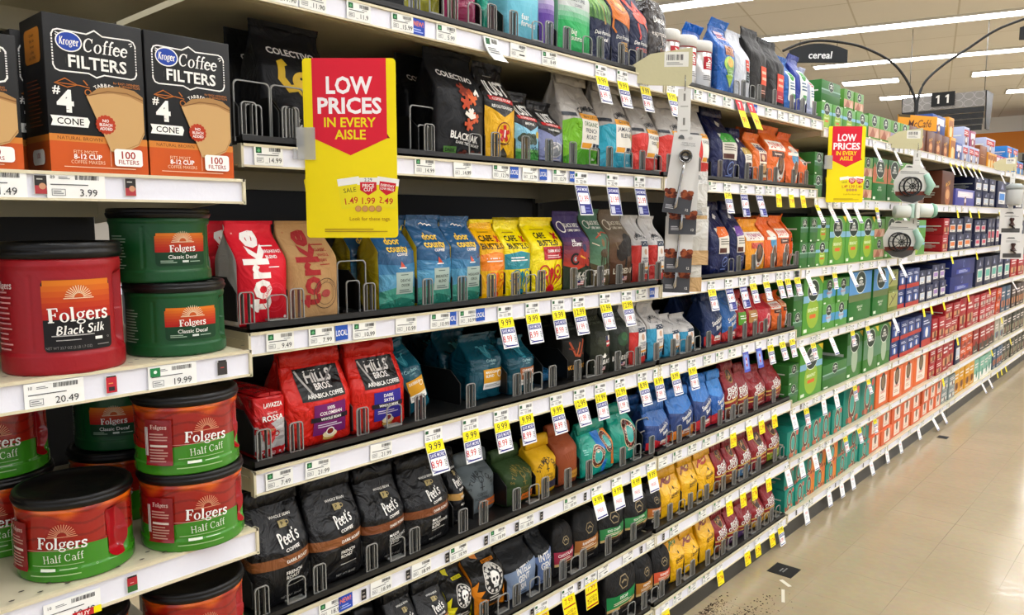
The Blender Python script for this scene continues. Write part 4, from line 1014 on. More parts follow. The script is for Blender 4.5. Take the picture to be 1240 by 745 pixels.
def bag_parts(root, bg, mat, col, pr_fn, side=None, back=None, bands=(), top='seal', topcol=None, hseal=.016, lean=.15, label_fn=None, nv=40):
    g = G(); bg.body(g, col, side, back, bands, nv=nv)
    if pr_fn: pr_fn(Print(g, bg.front, bg.w, bg.h))
    g.build('body', mat, root)
    if top == 'seal': g = G(); bg.seal(g, topcol or col, hseal, lean); g.build('top_seal', mat, root)
    elif top == 'roll': g = G(); bg.roll(g, topcol or col); g.build('rolled_top', mat, root)
    if label_fn:
        g = G(); p = Print(g, bg.front, bg.w, bg.h); p.n = 9; label_fn(p); g.build('label', M_PAPER, root)

W_, K_ = '#f0eee8', '#17171a'
def D_colectivo(r, w, h, d, o, sd):
    b = Bag(w, h * .96, d, 'gusset', .0016, sd); c = '#242426'
    def art(p):
        p.text('COLECTIVO', .0, .79, .055, W_, .84, bold=.05, rot=-2 if o['art'] == 'elephant' else -6)
        if o['art'] == 'elephant':
            y = '#d9b93c'; p.ell(.12, .52, .2, .17, y); p.ell(.34, .5, .16, .2, y)
            p.line([(-.02, .5), (-.16, .48), (-.26, .56), (-.24, .68), (-.17, .7)], .09, y); p.ell(.02, .55, .14, .12, y)
            p.rect(.05, .3, .15, .46, y); p.rect(.3, .3, .42, .46, y); p.ell(0, .57, .018, .018, K_)
            p.text('Dark', -.1, .24, .035, W_, shear=.3); p.text('SUMATRA', .05, .17, .06, W_, .7, bold=.03)
        else:
            for x, y, c1, rr in ((.08, .62, '#b5502c', .13), (.0, .66, '#8a3c28', .11), (.17, .58, '#d8703a', .11), (.02, .53, '#c4552c', .12), (.12, .44, '#ece6dc', .08), (.2, .4, '#d06a40', .09), (.06, .33, '#c8603a', .1)):
                for k in range(5):
                    a = 2 * pi * k / 5 + x * 9; p.line([(x, y), (x + rr * cos(a), y + rr * .6 * sin(a))], .055, c1)
                p.ell(x, y, rr * .55, rr * .5, c1)
            p.line([(-.02, .44), (.1, .4), (.2, .42)], .06, '#ece6dc'); p.line([(.2, .62), (.28, .66), (.3, .61)], .045, '#ece6dc')
            p.text('BLACKJAK', -.02, .21, .062, W_, .8, bold=.05, rot=-6, squash=.85); p.text('DARK TRUE ROAST', .05, .145, .025, W_, .6, bold=.02, rot=-6)
            p.rect(-.42, .05, -.18, .115, '#4f7a34'); p.text('DARK', -.3, .082, .03, K_, .2, bold=.03)
            for k in range(6): p.ell(-.1 + k * .09, .05 + .02 * (k % 2), .05, .035, '#6a3424')
    bag_parts(r, b, M_MATTE, c, art, '#1c1c1e', topcol='#2a2a2c', hseal=h * .05)
def D_just(r, w, h, d, o, sd):
    b = Bag(w, h * .95, d, 'gusset', .002, sd); c = '#221f1f'
    def art(p):
        p.poly([(-.5, .0), (.5, .0), (.5, .58), (0, .47), (-.5, .58)], o['c'])
        p.text('JUST', 0, .775, .15, W_, .74, bold=.05, squash=.7); p.poly([(-.38, .69), (.38, .66), (.38, .61), (-.38, .64)], '#c22a28')
        p.text('COFFEE CO-OP', 0, .65, .028, W_, .6, bold=.02, rot=-3); p.text(o['t'], 0, .57, .03, W_, .7, bold=.03, rot=-3)
        p.bars(-.2, .9, .2, .92, 1, '#a9a49a')
        if o['art'] == 'star':
            p.ring(0, .3, .24, .26, .025, '#7a2018'); 
            for k in range(5):
                a = pi / 2 + 2 * pi * k / 5; p.line([(0, .3), (.17 * cos(a), .3 + .09 * sin(a))], .1, '#c2221e')
            p.rect(-.02, .26, .02, .34, W_); p.poly([(-.14, .09), (0, .16), (.14, .09)], '#3a3428'); p.bars(-.4, .19, .4, .21, 1, '#6a5a20'); p.rect(-.12, .05, .14, .095, '#4a4430')
        elif o['art'] == 'tree':
            p.rect(-.5, 0, .5, .2, '#4e9a4a'); p.rect(-.5, .18, .5, .22, '#7ab86a'); p.ell(.34, .43, .1, .1, '#e8c820')
            p.rect(-.2, .2, -.1, .34, '#3a4038')
            for k in range(9): p.ell(-.32 + .06 * k, .36 + .035 * sin(k * 2.1), .12, .1, '#4c5a4c')
            p.ring(.05, .2, .09, .09, .02, '#2a2c30'); p.ring(.28, .2, .09, .09, .02, '#2a2c30'); p.line([(.05, .2), (.2, .26), (.28, .2)], .02, '#2a2c30')
        else:
            p.rect(-.5, 0, .5, .1, '#2f3040'); p.ell(.02, .27, .38, .2, '#d2d0d0'); p.ell(.02, .27, .33, .17, '#8a8c90'); p.line([(-.15, .27), (.1, .33), (.2, .26)], .05, '#d8d6d2'); p.line([(.02, .3), (.02, .42)], .03, '#6a6c80'); p.bars(-.3, .1, .32, .17, 2, '#dcd8d8')
    bag_parts(r, b, M_FILM, c, art, '#201d1d', bands=(), topcol='#262323', hseal=h * .06)
def D_camel(r, w, h, d, o, sd):
    b = Bag(w, h, d, 'pillow', .0032, sd); c = '#bdb8b2'
    def art(p):
        p.poly([(-.5, .02), (.5, .02), (.5, .16), (.5, .52), (-.28, .54), (-.5, .5)], o['c']); p.poly([(-.5, .02), (.5, .02), (.5, .2), (-.1, .22), (-.5, .12)], o['d'])
        p.arctext('CAMERON', .2, .26, .62, .06, '#2a2c34', 118, 62, .02); p.text('COFFEE', .22, .672, .018, '#2a2c34')
        p.rect(-.5, .56, -.2, .6, '#3a3f48')
        p.text('28oz', .3, .12, .025, W_)
    def lab(p):
        p.rect(-.12, .22, .49, .6, '#e6e2d8'); p.rect(-.12, .54, .49, .6, '#e2a437'); p.text('28oz VALUE SIZE', .18, .57, .026, '#5a3a10', .52, bold=.02)
        for i, t in enumerate(o['l']): p.text(t, .16, .49 - i * .07, .045, '#2f6a2a' if t == 'ORGANIC' else '#2c3a4c', .5, bold=.02)
        p.rect(-.1, .23, .16, .285, '#e2a437'); p.rect(.2, .23, .32, .285, '#26334a'); p.rect(.34, .23, .47, .285, '#26334a')
        p.ell(.38, .41, .07, .07, '#c9b27a') if len(o['l']) < 3 else None
    bag_parts(r, b, M_FILM, c, art, '#b3aea8', top='roll', topcol='#b3aea8', label_fn=lab)
def D_camsmall(r, w, h, d, o, sd):
    b = Bag(w, h * .95, d, 'gusset', .0018, sd); c = '#c5c2bf'
    def art(p):
        p.arctext('CAMERON', .0, .54, .42, .05, '#3a4048', 140, 40, .02); p.text('COFFEE', 0, .68, .018, '#3a4048')
    def lab(p):
        p.poly([(-.2, .14), (.34, .14), (.4, .2), (.3, .62), (-.12, .62), (-.22, .2)], '#e6e2dc'); p.poly([(-.14, .56), (.32, .56), (.3, .64), (-.12, .64)], '#3a4a5c')
        p.ell(.09, .48, .1, .1, '#c9a890')
        for i, t in enumerate(o['l']): p.text(t, .09, .38 - i * .045, .032, '#34506a', .44, bold=.03)
        p.rect(-.18, .215, .36, .25, '#e2a437')
        for k in range(3): p.ell(-.06 + k * .16, .175, .06, .06, '#34455c')
    bag_parts(r, b, M_FILM, c, art, '#b9b6b2', bands=((0, .58, o['c']),), topcol='#bebab6', hseal=h * .05, label_fn=lab)
def D_torke(r, w, h, d, o, sd):
    b = Bag(w, h * .97, d, 'gusset', .0018, sd); t = o['t']
    def art(p):
        p.text('torke', -.16, .53, .235, t, rot=90, bold=.06, L=.008)
        tx = W_ if not o.get('kraft') else t
        for i, q in enumerate(o['l']): p.text(q, .06, .72 - i * .052, .028, tx, .42, bold=.025, align='l')
        p.bars(.06, .76, .42, .785, 1, tx); p.bars(.06, .56, .36, .58, 1, tx)
        rc = '#e2495a' if not o.get('kraft') else '#5a4a40'
        p.ring(.17, .27, .27, .27, .012, rc); p.ring(.17, .27, .2, .2, .008, rc); p.ell(.17, .27, .1, .07, rc if not o.get('kraft') else '#a8524e'); p.arctext('EVERY CUP COUNTS', .17, .27, .22, .02, rc, 170, 10)
        p.ell(.4, .07, .03, .03, W_) if not o.get('kraft') else None
        p.text('o', -.38, .9, .02, t)
    g = M_KRAFT if o.get('kraft') else M_MATTE
    bag_parts(r, b, g, o['c'], art, o['side'], topcol=o['c'], hseal=h * .035)
def D_door(r, w, h, d, o, sd):
    b = Bag(w, h * .95, d, 'gable', .0022, sd); c = '#2c5f86'
    def art(p):
        p.poly([(-.5, .02), (.5, .02), (.5, .25), (.1, .3), (-.5, .22)], '#4a9a88'); p.poly([(-.5, .02), (.5, .02), (.5, .1), (0, .15), (-.5, .08)], '#2f7a6a'); p.poly([(-.5, .22), (.1, .3), (.5, .25), (.5, .42), (-.5, .44)], '#5a9ab8'); p.poly([(-.5, .42), (.5, .42), (.5, .55), (0, .52), (-.5, .54)], '#3f80a6')
        p.text('door', -.02, .80, .075, '#e6c85a', .66, bold=.045); p.text('county', .0, .715, .075, '#e6c85a', .8, bold=.045); p.text('COFFEE', .08, .645, .03, W_, .6, bold=.02)
        p.poly([(0, .5), (.13, .5), (.02, .57)], '#c85a3c'); p.rect(-.04, .485, .16, .496, W_)
        for k in range(3): p.line([(-.15 + k * .12, .94 - k * .01), (-.08 + k * .12, .955 - k * .01), (-.02 + k * .12, .94 - k * .01)], .02, W_)
    def lab(p):
        p.rect(-.14, .19, .38, .44, '#a9b8ae'); ws = o['l'].split(' ')
        p.bars(-.02, .4, .28, .42, 1, '#4a5a56'); p.text(ws[0], .12, .345, .03, '#20302e', .44, bold=.03); p.text(ws[1], .12, .29, .03, '#20302e', .4, bold=.03); p.bars(-.06, .2, .32, .245, 2, '#5a6a66')
    bag_parts(r, b, M_GLOSS, c, art, '#b9a92c', topcol='#245478', hseal=h * .06, lean=.25, label_fn=lab)
def D_bustelo(r, w, h, d, o, sd):
    b = Bag(w, h * .95, d, 'gable', .002, sd); c = o['c']
    def art(p):
        if o.get('dark'): p.rect(-.2, .46, .5, .64, o['p']); p.text('DARK ROAST', .15, .58, .035, W_, .6, bold=.03); p.bars(-.1, .48, .4, .53, 2, '#e8c8c0')
        else: p.poly([(-.5, .38), (.5, .38), (.5, .58), (0, .62), (-.5, .58)], o['p']); p.bars(-.35, .48, .3, .55, 2, W_)
        p.text('CAFE', -.12, .79, .07, '#2a2418', .6, bold=.03); p.text('BUSTELO', 0, .69, .07, '#2a2418', .92, bold=.03)
        p.line([(.26, .82), (.4, .74)], .05, '#b8202c'); p.line([(.26, .74), (.4, .82)], .05, '#b8202c'); p.bars(-.3, .86, .3, .88, 1, '#8a6a20')
        for k in range(7):
            a = pi * (k + .5) / 7; x, y = cos(a), sin(a)
            p.poly([(.04 * x, .06 + .02 * y), (.46 * x + .06 * y, .06 + .26 * y), (.5 * x, .06 + .3 * y), (.46 * x - .06 * y, .06 + .27 * y)], o['q'] if k % 2 else '#c8302c' if o.get('dark') else o['p'])
        for k in (-1, 1):
            p.ring(.2 * k, .3, .14, .14, .03, o['q']); p.ring(.2 * k, .3, .08, .08, .03, '#f0e000')
        p.ell(0, .06, .12, .1, o['q'])
    bag_parts(r, b, M_GLOSS, c, art, '#e6cc00', topcol='#ead200', hseal=h * .05)
def D_rifle(r, w, h, d, o, sd):
    b = Bag(w, h * .94, d, 'gusset', .0018, sd)
    def art(p):
        n = 8
        def mix(a, c, t): A, C = [int(a[i:i + 2], 16) for i in (1, 3, 5)], [int(c[i:i + 2], 16) for i in (1, 3, 5)]; return '#%02x%02x%02x' % tuple(int(x + (y - x) * t) for x, y in zip(A, C))
        for k in range(n):
            p.rect(-.5, .28 + .42 * k / n, .5, .28 + .42 * (k + 1) / n + .005, mix(o['mid'], o['top'], k / n))
        p.poly([(-.5, 0), (.5, 0), (.5, .3), (.2, .33), (-.1, .28), (-.5, .34)], o['low'])
        p.ring(-.3, .84, .13, .13, .025, o['w'] if o['art'] not in ('flag', 'wolf') else '#6a6e60'); p.text('BLACK RIFLE', .1, .86, .05, o['w'] if o['art'] not in ('flag', 'wolf', 'rifle') else '#6a6e60', .56, bold=.04, squash=.8); p.text('COFFEE COMPANY', .1, .795, .03, o['w'] if o['art'] not in ('flag', 'wolf', 'rifle') else '#6a6e60', .5, bold=.03)
        a = o['art']; dk = '#22201e'
        if a == 'moto':
            p.text('AK', -.2, .66, .04, W_, bold=.04); p.text('COFFEE', -.12, .61, .04, W_, .4, bold=.04, shear=.2)
            p.ring(-.2, .42, .14, .14, .05, dk); p.ell(-.2, .42, .05, .05, '#a8aab0'); p.ring(.28, .36, .13, .13, .04, dk); p.poly([(-.2, .42), (.0, .56), (.22, .5), (.3, .36), (.05, .34)], '#a83a2a'); p.line([(.0, .56), (.05, .66), (.12, .64)], .03, dk); p.ell(.14, .56, .08, .09, '#2f3a60'); p.line([(-.05, .46), (.15, .42)], .04, '#d8a040')
        elif a == 'horse':
            p.ell(.05, .46, .22, .14, '#5a4a34'); p.line([(.2, .5), (.3, .66), (.4, .62)], .09, '#5a4a34'); p.ell(.02, .6, .08, .12, '#8a6a48'); p.ell(.02, .71, .06, .06, '#c0a080')
            for x in (-.12, -.02, .14, .22): p.line([(x, .42), (x + .03, .26)], .045, '#4a3c2a')
            p.line([(-.3, .66), (.2, .74), (.42, .72)], .035, '#b8503a'); p.line([(-.46, .6), (-.2, .56)], .03, '#d8cdb8')
        elif a == 'bison':
            p.ell(.12, .52, .32, .22, '#2a241f'); p.ell(-.12, .46, .2, .22, '#332c26'); p.ell(.2, .62, .22, .18, '#2f2924'); p.line([(-.26, .5), (-.34, .6)], .035, '#8a7a66'); p.rect(.02, .26, .1, .4, dk); p.rect(.3, .26, .38, .4, dk)
        elif a == 'rifle':
            p.line([(-.3, .62), (-.1, .4), (.1, .38), (.34, .64)], .07, '#b85a34'); p.line([(-.34, .52), (.3, .4)], .04, '#8a4028'); p.ell(0, .46, .12, .1, '#5a3424'); p.line([(-.05, .4), (.15, .6)], .04, '#d07a48')
        elif a == 'flag':
            p.line([(-.2, .6), (0, .4), (.1, .56)], .1, '#4c5040'); p.ell(-.1, .52, .2, .16, '#464a3a'); p.rect(.1, .44, .42, .6, '#e4e0d8'); p.rect(.1, .5, .42, .53, '#b83038'); p.rect(.1, .44, .42, .47, '#b83038'); p.rect(.1, .53, .25, .6, '#2a3a6a')
            p.poly([(-.18, .34), (-.1, .3), (0, .35), (.1, .3), (.18, .34), (.06, .27), (-.06, .27)], W_)
        else:
            p.ell(0, .5, .26, .2, '#2f5034'); p.ell(.05, .54, .16, .12, '#3d6a40')
        p.text(o['t'], 0, .205, .07, o['w'], .84, bold=.05, squash=.8)
        if o['s']: p.text(o['s'], 0, .15, .028, W_, .7, bold=.02)
        p.rect(-.08, .07, .16, .13, W_); p.rect(-.08, .1, .02, .13, '#2a3a7a')
        for k in range(3): p.rect(-.08 + (.1 if k == 2 else 0), .073 + k * .02, .16, .082 + k * .02, '#c03038')
        p.bars(-.12, .035, .2, .05, 1, '#d8d4c8')
    bag_parts(r, b, M_MATTE, o['top'], art, o['low'], topcol=o['top'], hseal=h * .06)
def D_hills(r, w, h, d, o, sd):
    b = Bag(w, h, d, 'box', .0026, sd); c = '#d02a1c'
    def art(p):
        p.text('PREMIUM ARABICA COFFEE', 0, .91, .022, '#e8b0a0', .7)
        p.rect(-.3, .52, .38, .86, '#1c1a1a'); p.text('HILLS', .04, .765, .115, '#dcd8d4', .6, bold=.05, squash=.85); p.text('BROS.', .06, .66, .06, '#e8e4e0', .42, bold=.04); p.text('ARABICA COFFEE', .06, .57, .042, W_, .6, bold=.03)
        p.line([(-.28, .84), (-.12, .56)], .03, '#b8b4b0'); p.line([(.3, .84), (.12, .7)], .025, '#8a8684')
        p.ellm(0.012, .075 * h, .012, .005, '#d8b060'); p.bars(-.1, .03, .2, .045, 1, '#8a2018')
    def lab(p):
        p.rect(-.16, .12, .36, .47, o['p'])
        for i, t in enumerate(o['l']): p.text(t, .1, .42 - i * .055, .036, W_, .46, bold=.03)
        p.rect(-.2, .275, .4, .33, '#241c28'); p.text(o['w'], .1, .302, .03, W_, .5, bold=.03); p.bars(-.1, .2, .3, .25, 2, '#cfc4d4')
        p.ell(.1, .115, .11, .05, '#e8d8b0'); p.ell(.1, .145, .055, .045, '#8a2a20'); p.ring(.1, .145, .065, .055, .014, W_)
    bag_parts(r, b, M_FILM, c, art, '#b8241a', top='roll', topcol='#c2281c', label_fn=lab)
def D_caribou(r, w, h, d, o, sd):
    b = Bag(w, h * .96, d, 'gusset', .003, sd); c = '#175a6a' if not o.get('back') else '#123f4c'  # the back bag's teal is darkened to stand for shade deep in the shelf
    if h < .06: b = Bag(w, h, d, 'pillow', .002, sd); c = '#2a6a90'
    def art(p):
        if h < .06: return
        p.ell(.05, .74, .1, .12, '#3a8a98'); p.line([(.05, .7), (-.05, .82), (-.12, .82)], .03, '#5aa8b4'); p.line([(.05, .7), (.15, .82), (.22, .82)], .03, '#5aa8b4')
        p.text('Caribou', .06, .62, .045, '#9fd0d4', .6, shear=.2); p.text('COFFEE', .08, .565, .022, '#9fd0d4')
    def lab(p):
        p.rect(-.2, .27, .4, .49, o['l']); p.rect(-.2, .17, .4, .27, '#e8e6e0')
        for i, t in enumerate(o['t']): p.text(t, -.14, .44 - i * .06, .04, W_, .4, bold=.03, align='l')
        p.bars(-.16, .2, .34, .25, 2, '#8a8c8c'); p.ell(.28, .4, .08, .08, W_) ; p.ell(.28, .4, .06, .06, o['l'])
    bag_parts(r, b, M_GLOSS, c, art, c, topcol=c, hseal=h * .05, label_fn=lab if h >= .06 else None)
def D_peets(r, w, h, d, o, sd):
    b = Bag(w, h, d, 'box', .003, sd); c = '#1b1b1d'
    def art(p):
        # lozenge pattern on the left side strip
        for i in range(2):
            for j in range(12):
                x, y = -.42 + i * .1, .1 + j * .062
                if .36 < y < .5: continue
                p.tris([t for t in ring_tris(x * w, y * h, .045 * w, .042 * w, .007 * w, .007 * w, 4)], '#4a4a4c', 0)
        p.text('WHOLE BEAN', .08, .8, .024, W_, .5, bold=.02)
        p.rect(.02, .705, .15, .76, '#b8a878'); p.ring(.17, .735, .035, .03, .012, '#b8a878'); p.text('P', .08, .733, .03, K_, bold=.03)
        if o.get('blank'): p.serif("Peet's", .1, .63, .095, W_, .56, 1.0, .1, 8, .75)
        else: p.serif("Peet's", .1, .63, .1, W_, .6, 1.0, .1, 8, .75)
        p.text('COFFEE', .12, .535, .03, W_, .36, bold=.04, rot=6)
        p.text('DARK ROAST', .2, .43, .03, W_, .42, bold=.03, rot=2)
        for i, t in enumerate(o['l']): p.text(t, -.02, .315 - i * .044, .032, W_, .5, bold=.02, align='l', rot=2)
        p.bars(-.02, .18, .42, .195, 1, '#c8c6c0'); p.text('NET WT 18 OZ', .1, .08, .022, '#b8b6b0', .6)
    g = G(); b.body(g, c, '#18181a', None, ((.38, .475, o['b']),)); art(Print(g, b.front, b.w, b.h)); g.build('body', M_FILM, r)
    g = G(); b.roll(g, c); g.build('rolled_top', M_FILM, r)
def D_stump(r, w, h, d, o, sd):
    b = Bag(w, h, d, 'gusset', .0022, sd); c = o['c']
    def art(p):
        t = o['t']
        if not o.get('plain'):
            p.arctext('STUMPTOWN', 0, .42, .36, .08, t, 172, 8, .02); p.line([(0, .44), (0, .62)], .03, t); p.ring(0, .63, .07, .07, .02, t); p.line([(-.07, .5), (.07, .5)], .02, t)
            p.text('COFFEE', 0, .38, .05, t, .5, bold=.01); p.text('ROASTERS', 0, .3, .05, t, .6, bold=.01)
        else:
            for k in range(5): p.line([(-.1 + .05 * k, .45), (-.2 + .1 * k, .58)], .03, t)
        p.rect(-.1, .1, .5, .25, o['b'])
        if o['s']: p.text(o['s'], .2, .175, .05, c, .56, bold=.02)
    bag_parts(r, b, M_MATTE, c, art, c, top='roll', topcol=c)
def D_donut(r, w, h, d, o, sd):
    b = Bag(w, h, d, 'pillow', .0026, sd); c = o['c']
    def art(p):
        def ring(x, y, R):
            p.ell(x, y, R, R * 1.15, '#d8c8a8'); p.ell(x, y, R * .93, R * 1.08, '#5a2c20'); p.ell(x, y, R * .6, R * .7, '#d8d0c0'); p.ell(x, y, R * .55, R * .65, '#3aa8a0'); 
            p.arctext('DONUT SHOP', x, y, R * .68, .035, '#e8dcc8', 190, -10, .02)
            for k in range(6): p.ell(x + R * .8 * cos(k * 1.05 + .3), y + R * .8 * sin(k * 1.05 + .3) * w / h, R * .09, R * .09, '#c86a60')
        if o['d']:
            p.poly([(-.02, .95), (.2, .95), (.14, .5), (-.06, .62)], '#2f7fc8'); p.poly([(.26, .95), (.5, .95), (.5, .08), (.36, .12)], '#d8802c'); p.poly([(.06, .02), (.16, .02), (.18, .3), (.02, .26)], '#2f7fc8')
            ring(-.08, .4, .2); ring(.26, .62, .17); p.text('REGULAR', -.1, .22, .03, '#e8c050', .4, bold=.02); p.bars(-.46, .5, -.36, .62, 3, '#8fd8cc')
        else:
            ring(.12, .5, .28); p.text('REGULAR', .12, .23, .035, W_, .4, bold=.02); p.text('42', -.02, .84, .05, '#8fd8cc')
    bag_parts(r, b, M_GLOSS, c, art, '#178a78', top='roll', topcol='#1a907c')
def D_seattle(r, w, h, d, o, sd):
    b = Bag(w, h, d, 'box', .003, sd); c = o['c']
    def art(p):
        if o.get('top'): p.poly([(-.5, .62), (-.1, .56), (.5, .66), (.5, 1), (-.5, 1)], o['top'])
        p.text("Seattle's", .08, .5, .09, W_, .66, bold=.03, rot=18); p.text('Best', .14, .38, .09, W_, .4, bold=.03, rot=18)
        p.poly([(-.5, .02), (.5, .02), (.5, .2), (.25, .26), (0, .16), (-.25, .25), (-.5, .2)], o['l']); p.rect(-.05, .1, .3, .2, '#e8e4dc'); p.rect(-.03, .12, .28, .145, '#c86a40')
    bag_parts(r, b, M_FILM, c, art, c, top='roll', topcol=o.get('top', c), bands=())
def D_eight(r, w, h, d, o, sd):
    b = Bag(w, h, d, 'box', .003, sd); c = '#96202a'
    def art(p):
        if o['hole']: p.ell(.02, .8, .2, .26, '#c8a850'); p.ell(.02, .8, .18, .23, '#4a2c20'); p.poly([(-.1, .72), (.05, .86), (.12, .76)], '#c8a078')
        p.text('EIGHT', 0, .56, .1, W_, .84, bold=.05, shear=.1, rot=8); p.text("O'CLOCK", .02, .45, .1, W_, .9, bold=.05, shear=.1, rot=8)
        p.poly([(-.5, .3), (.5, .38), (.5, .42), (-.5, .34)], '#d8b868'); p.poly([(-.5, .02), (.5, .02), (.5, .27), (-.5, .2)], o['b']); p.poly([(-.5, .2), (.5, .27), (.5, .3), (-.5, .23)], '#d8b868'); p.bars(-.3, .1, .36, .16, 2, '#e4d8c8')
    bag_parts(r, b, M_FILM, c, art, '#851b26', top='roll', topcol='#8a1e28')
def D_skull(r, w, h, d, o, sd):
    b = Bag(w, h * .97, d, 'gusset', .0026, sd); c = '#1e1d1b'
    def art(p):
        y = o['c']
        p.poly([(-.5, .55), (-.34, .62), (-.4, .46), (-.2, .44), (-.32, .34), (-.08, .26), (-.3, .2), (-.12, .05), (-.5, .02)], y); p.poly([(.5, .4), (.34, .3), (.42, .22), (.24, .12), (.5, .02)], y)
        p.poly([(-.3, .98), (-.1, .98), (-.06, .86), (-.22, .9)], y); p.rect(-.02, .79, .34, .83, y); p.text('WHOLE BEAN', .16, .81, .025, K_, .3, bold=.02)
        x, z = .1, .56
        p.ell(x, z, .3, .3, '#d8d4cc'); p.ell(x, z, .28, .28, '#201f1e')
        for k in range(12): a = k * pi / 6; p.ell(x + .235 * cos(a), z + .235 * sin(a) * w / h, .035, .035, '#d8d4cc')
        p.ell(x, z + .03, .13, .13, W_); p.rect(x - .07, z - .11, x + .07, z - .02, W_); p.ell(x - .05, z + .02, .035, .04, K_); p.ell(x + .05, z + .02, .035, .04, K_); p.poly([(x - .015, z - .05), (x + .015, z - .05), (x, z - .015)], K_)
        for k in range(4): p.rect(x - .055 + k * .032, z - .105, x - .047 + k * .032, z - .065, K_)
        p.bars(-.1, .24, .26, .33, 2, '#c8c4bc'); p.text('DARK ROAST', .08, .18, .03, y, .4, bold=.03)
    bag_parts(r, b, M_FILM, c, art, y_side(o['c']), topcol='#26241f', hseal=h * .04)
def y_side(c): return c
def D_intelli(r, w, h, d, o, sd):
    b = Bag(w, h * .97, d, 'gusset', .0026, sd); c = '#252628'
    def art(p):
        p.poly([(-.5, .02), (.5, .02), (.5, .66), (-.5, .56)], o['c'])
        for i, t in enumerate(o['l']): p.text(t, .02, .56 - i * .17, .13, '#e4e2de', .84, bold=.04, rot=7, squash=.62)
        p.bars(-.3, .06, .3, .1, 1, '#3a4458')
    bag_parts(r, b, M_MATTE, c, art, c, topcol=c, hseal=h * .04)
def D_sfbay(r, w, h, d, o, sd):
    b = Bag(w, h, d, 'round', .0022, sd); c = '#1f1e1e'
    def art(p):
        x, y = .05, .66; p.tris(ring_tris(x * w, y * h, .17 * w, .14 * w, .022 * w, .022 * w, 6), '#a89878', 0); p.line([(x - .09, y), (x, y + .03), (x + .09, y - .01)], .03, '#a89878')
        p.ell(-.2, .14, .06, .07, '#e4e0d8'); p.ell(-.2, .14, .03, .04, '#3a3a38'); p.bars(.0, .1, .3, .14, 1, '#8a8680')
    def lab(p):
        p.poly([(-.46, .26), (.46, .26), (.46, .5), (.1, .47), (-.46, .5)], o['c']); p.poly([(-.46, .22), (.46, .22), (.46, .29), (-.46, .27)], '#c8ac78'); p.text(o['l'][0], 0, .42, .05, W_, .7, bold=.02); p.bars(-.3, .31, .3, .37, 2, '#e0d4c0'); p.rect(-.12, .225, .2, .265, '#4a2c18')
    bag_parts(r, b, M_MATTE, c, art, '#1c1b1b', top=None, label_fn=lab)
def D_gevalia(r, w, h, d, o, sd):
    b = Bag(w, h, d, 'box', .0036, sd); c = '#efbe20'
    def art(p):
        tc = ('#8a3a1c', '#b8381c', '#4a7a2c')[o['v']]
        p.poly([(-.5, .72), (.0, .78), (.5, .7), (.5, 1), (-.5, 1)], '#dca51c'); p.ell(-.05, .85, .22, .14, tc); p.ell(.0, .86, .12, .08, '#e0c060'); p.line([(-.2, .8), (.2, .9)], .04, tc); p.line([(-.4, .72), (-.15, .9)], .05, tc)
        p.serif('gevalia', .02, .52, .075, '#4a2c10', .62, .8, rot=6) if False else p.text('gevalia', .02, .52, .085, '#4a2c10', .6, bold=.015, rot=6)
        p.poly([(.0, .63), (.04, .68), (.08, .63), (.04, .6)], '#4a2c10'); p.bars(-.2, .44, .24, .46, 1, '#6a4418'); p.ring(.02, .46, .26, .2, .01, '#b07c14'); p.bars(-.1, .14, .14, .16, 1, '#6a4418')
    bag_parts(r, b, M_GLOSS, c, art, '#e6b41e', top='roll', topcol='#dca81c')
def D_pouch2(r, w, h, d, o, sd):
    b = Bag(w, h * .95, d, 'gusset', .002, sd)
    def art(p): p.poly([(-.5, .0), (.5, .0), (.5, .3), (.2, .36), (-.2, .3), (-.5, .34)], o['d']); p.bars(-.25, .4, .25, .46, 2, W_)
    bag_parts(r, b, M_GLOSS, o['c'], art, o['d'], topcol=o['c'], hseal=h * .05)
def D_culture(r, w, h, d, o, sd):
    b = Bag(w, h * .95, d, 'gusset', .0016, sd)
    def mix(a, c, t): A, C = [int(a[i:i + 2], 16) for i in (1, 3, 5)], [int(c[i:i + 2], 16) for i in (1, 3, 5)]; return '#%02x%02x%02x' % tuple(int(x + (y - x) * t) for x, y in zip(A, C))
    def art(p):
        for k in range(3): p.rect(-.5, .36 + .05 * k, .5, .415 + .05 * k, mix(o['d'], o['c'], (k + 1) / 4))
        p.rect(-.5, 0, .5, .37, o['d']); p.text('COUNTER', 0, .66, .04, '#4a5058', .66, bold=.01); p.text('CULTURE', 0, .6, .04, '#4a5058', .66, bold=.01); p.text('COFFEE', 0, .54, .025, '#4a5058')
        for i, t in enumerate(o['t'].split(' ')): p.text(t, -.2, .27 - i * .06, .05, W_, .5, align='l', bold=.015)
    bag_parts(r, b, M_MATTE, o['c'], art, mix(o['c'], o['d'], .5), topcol=o['c'], hseal=h * .05)
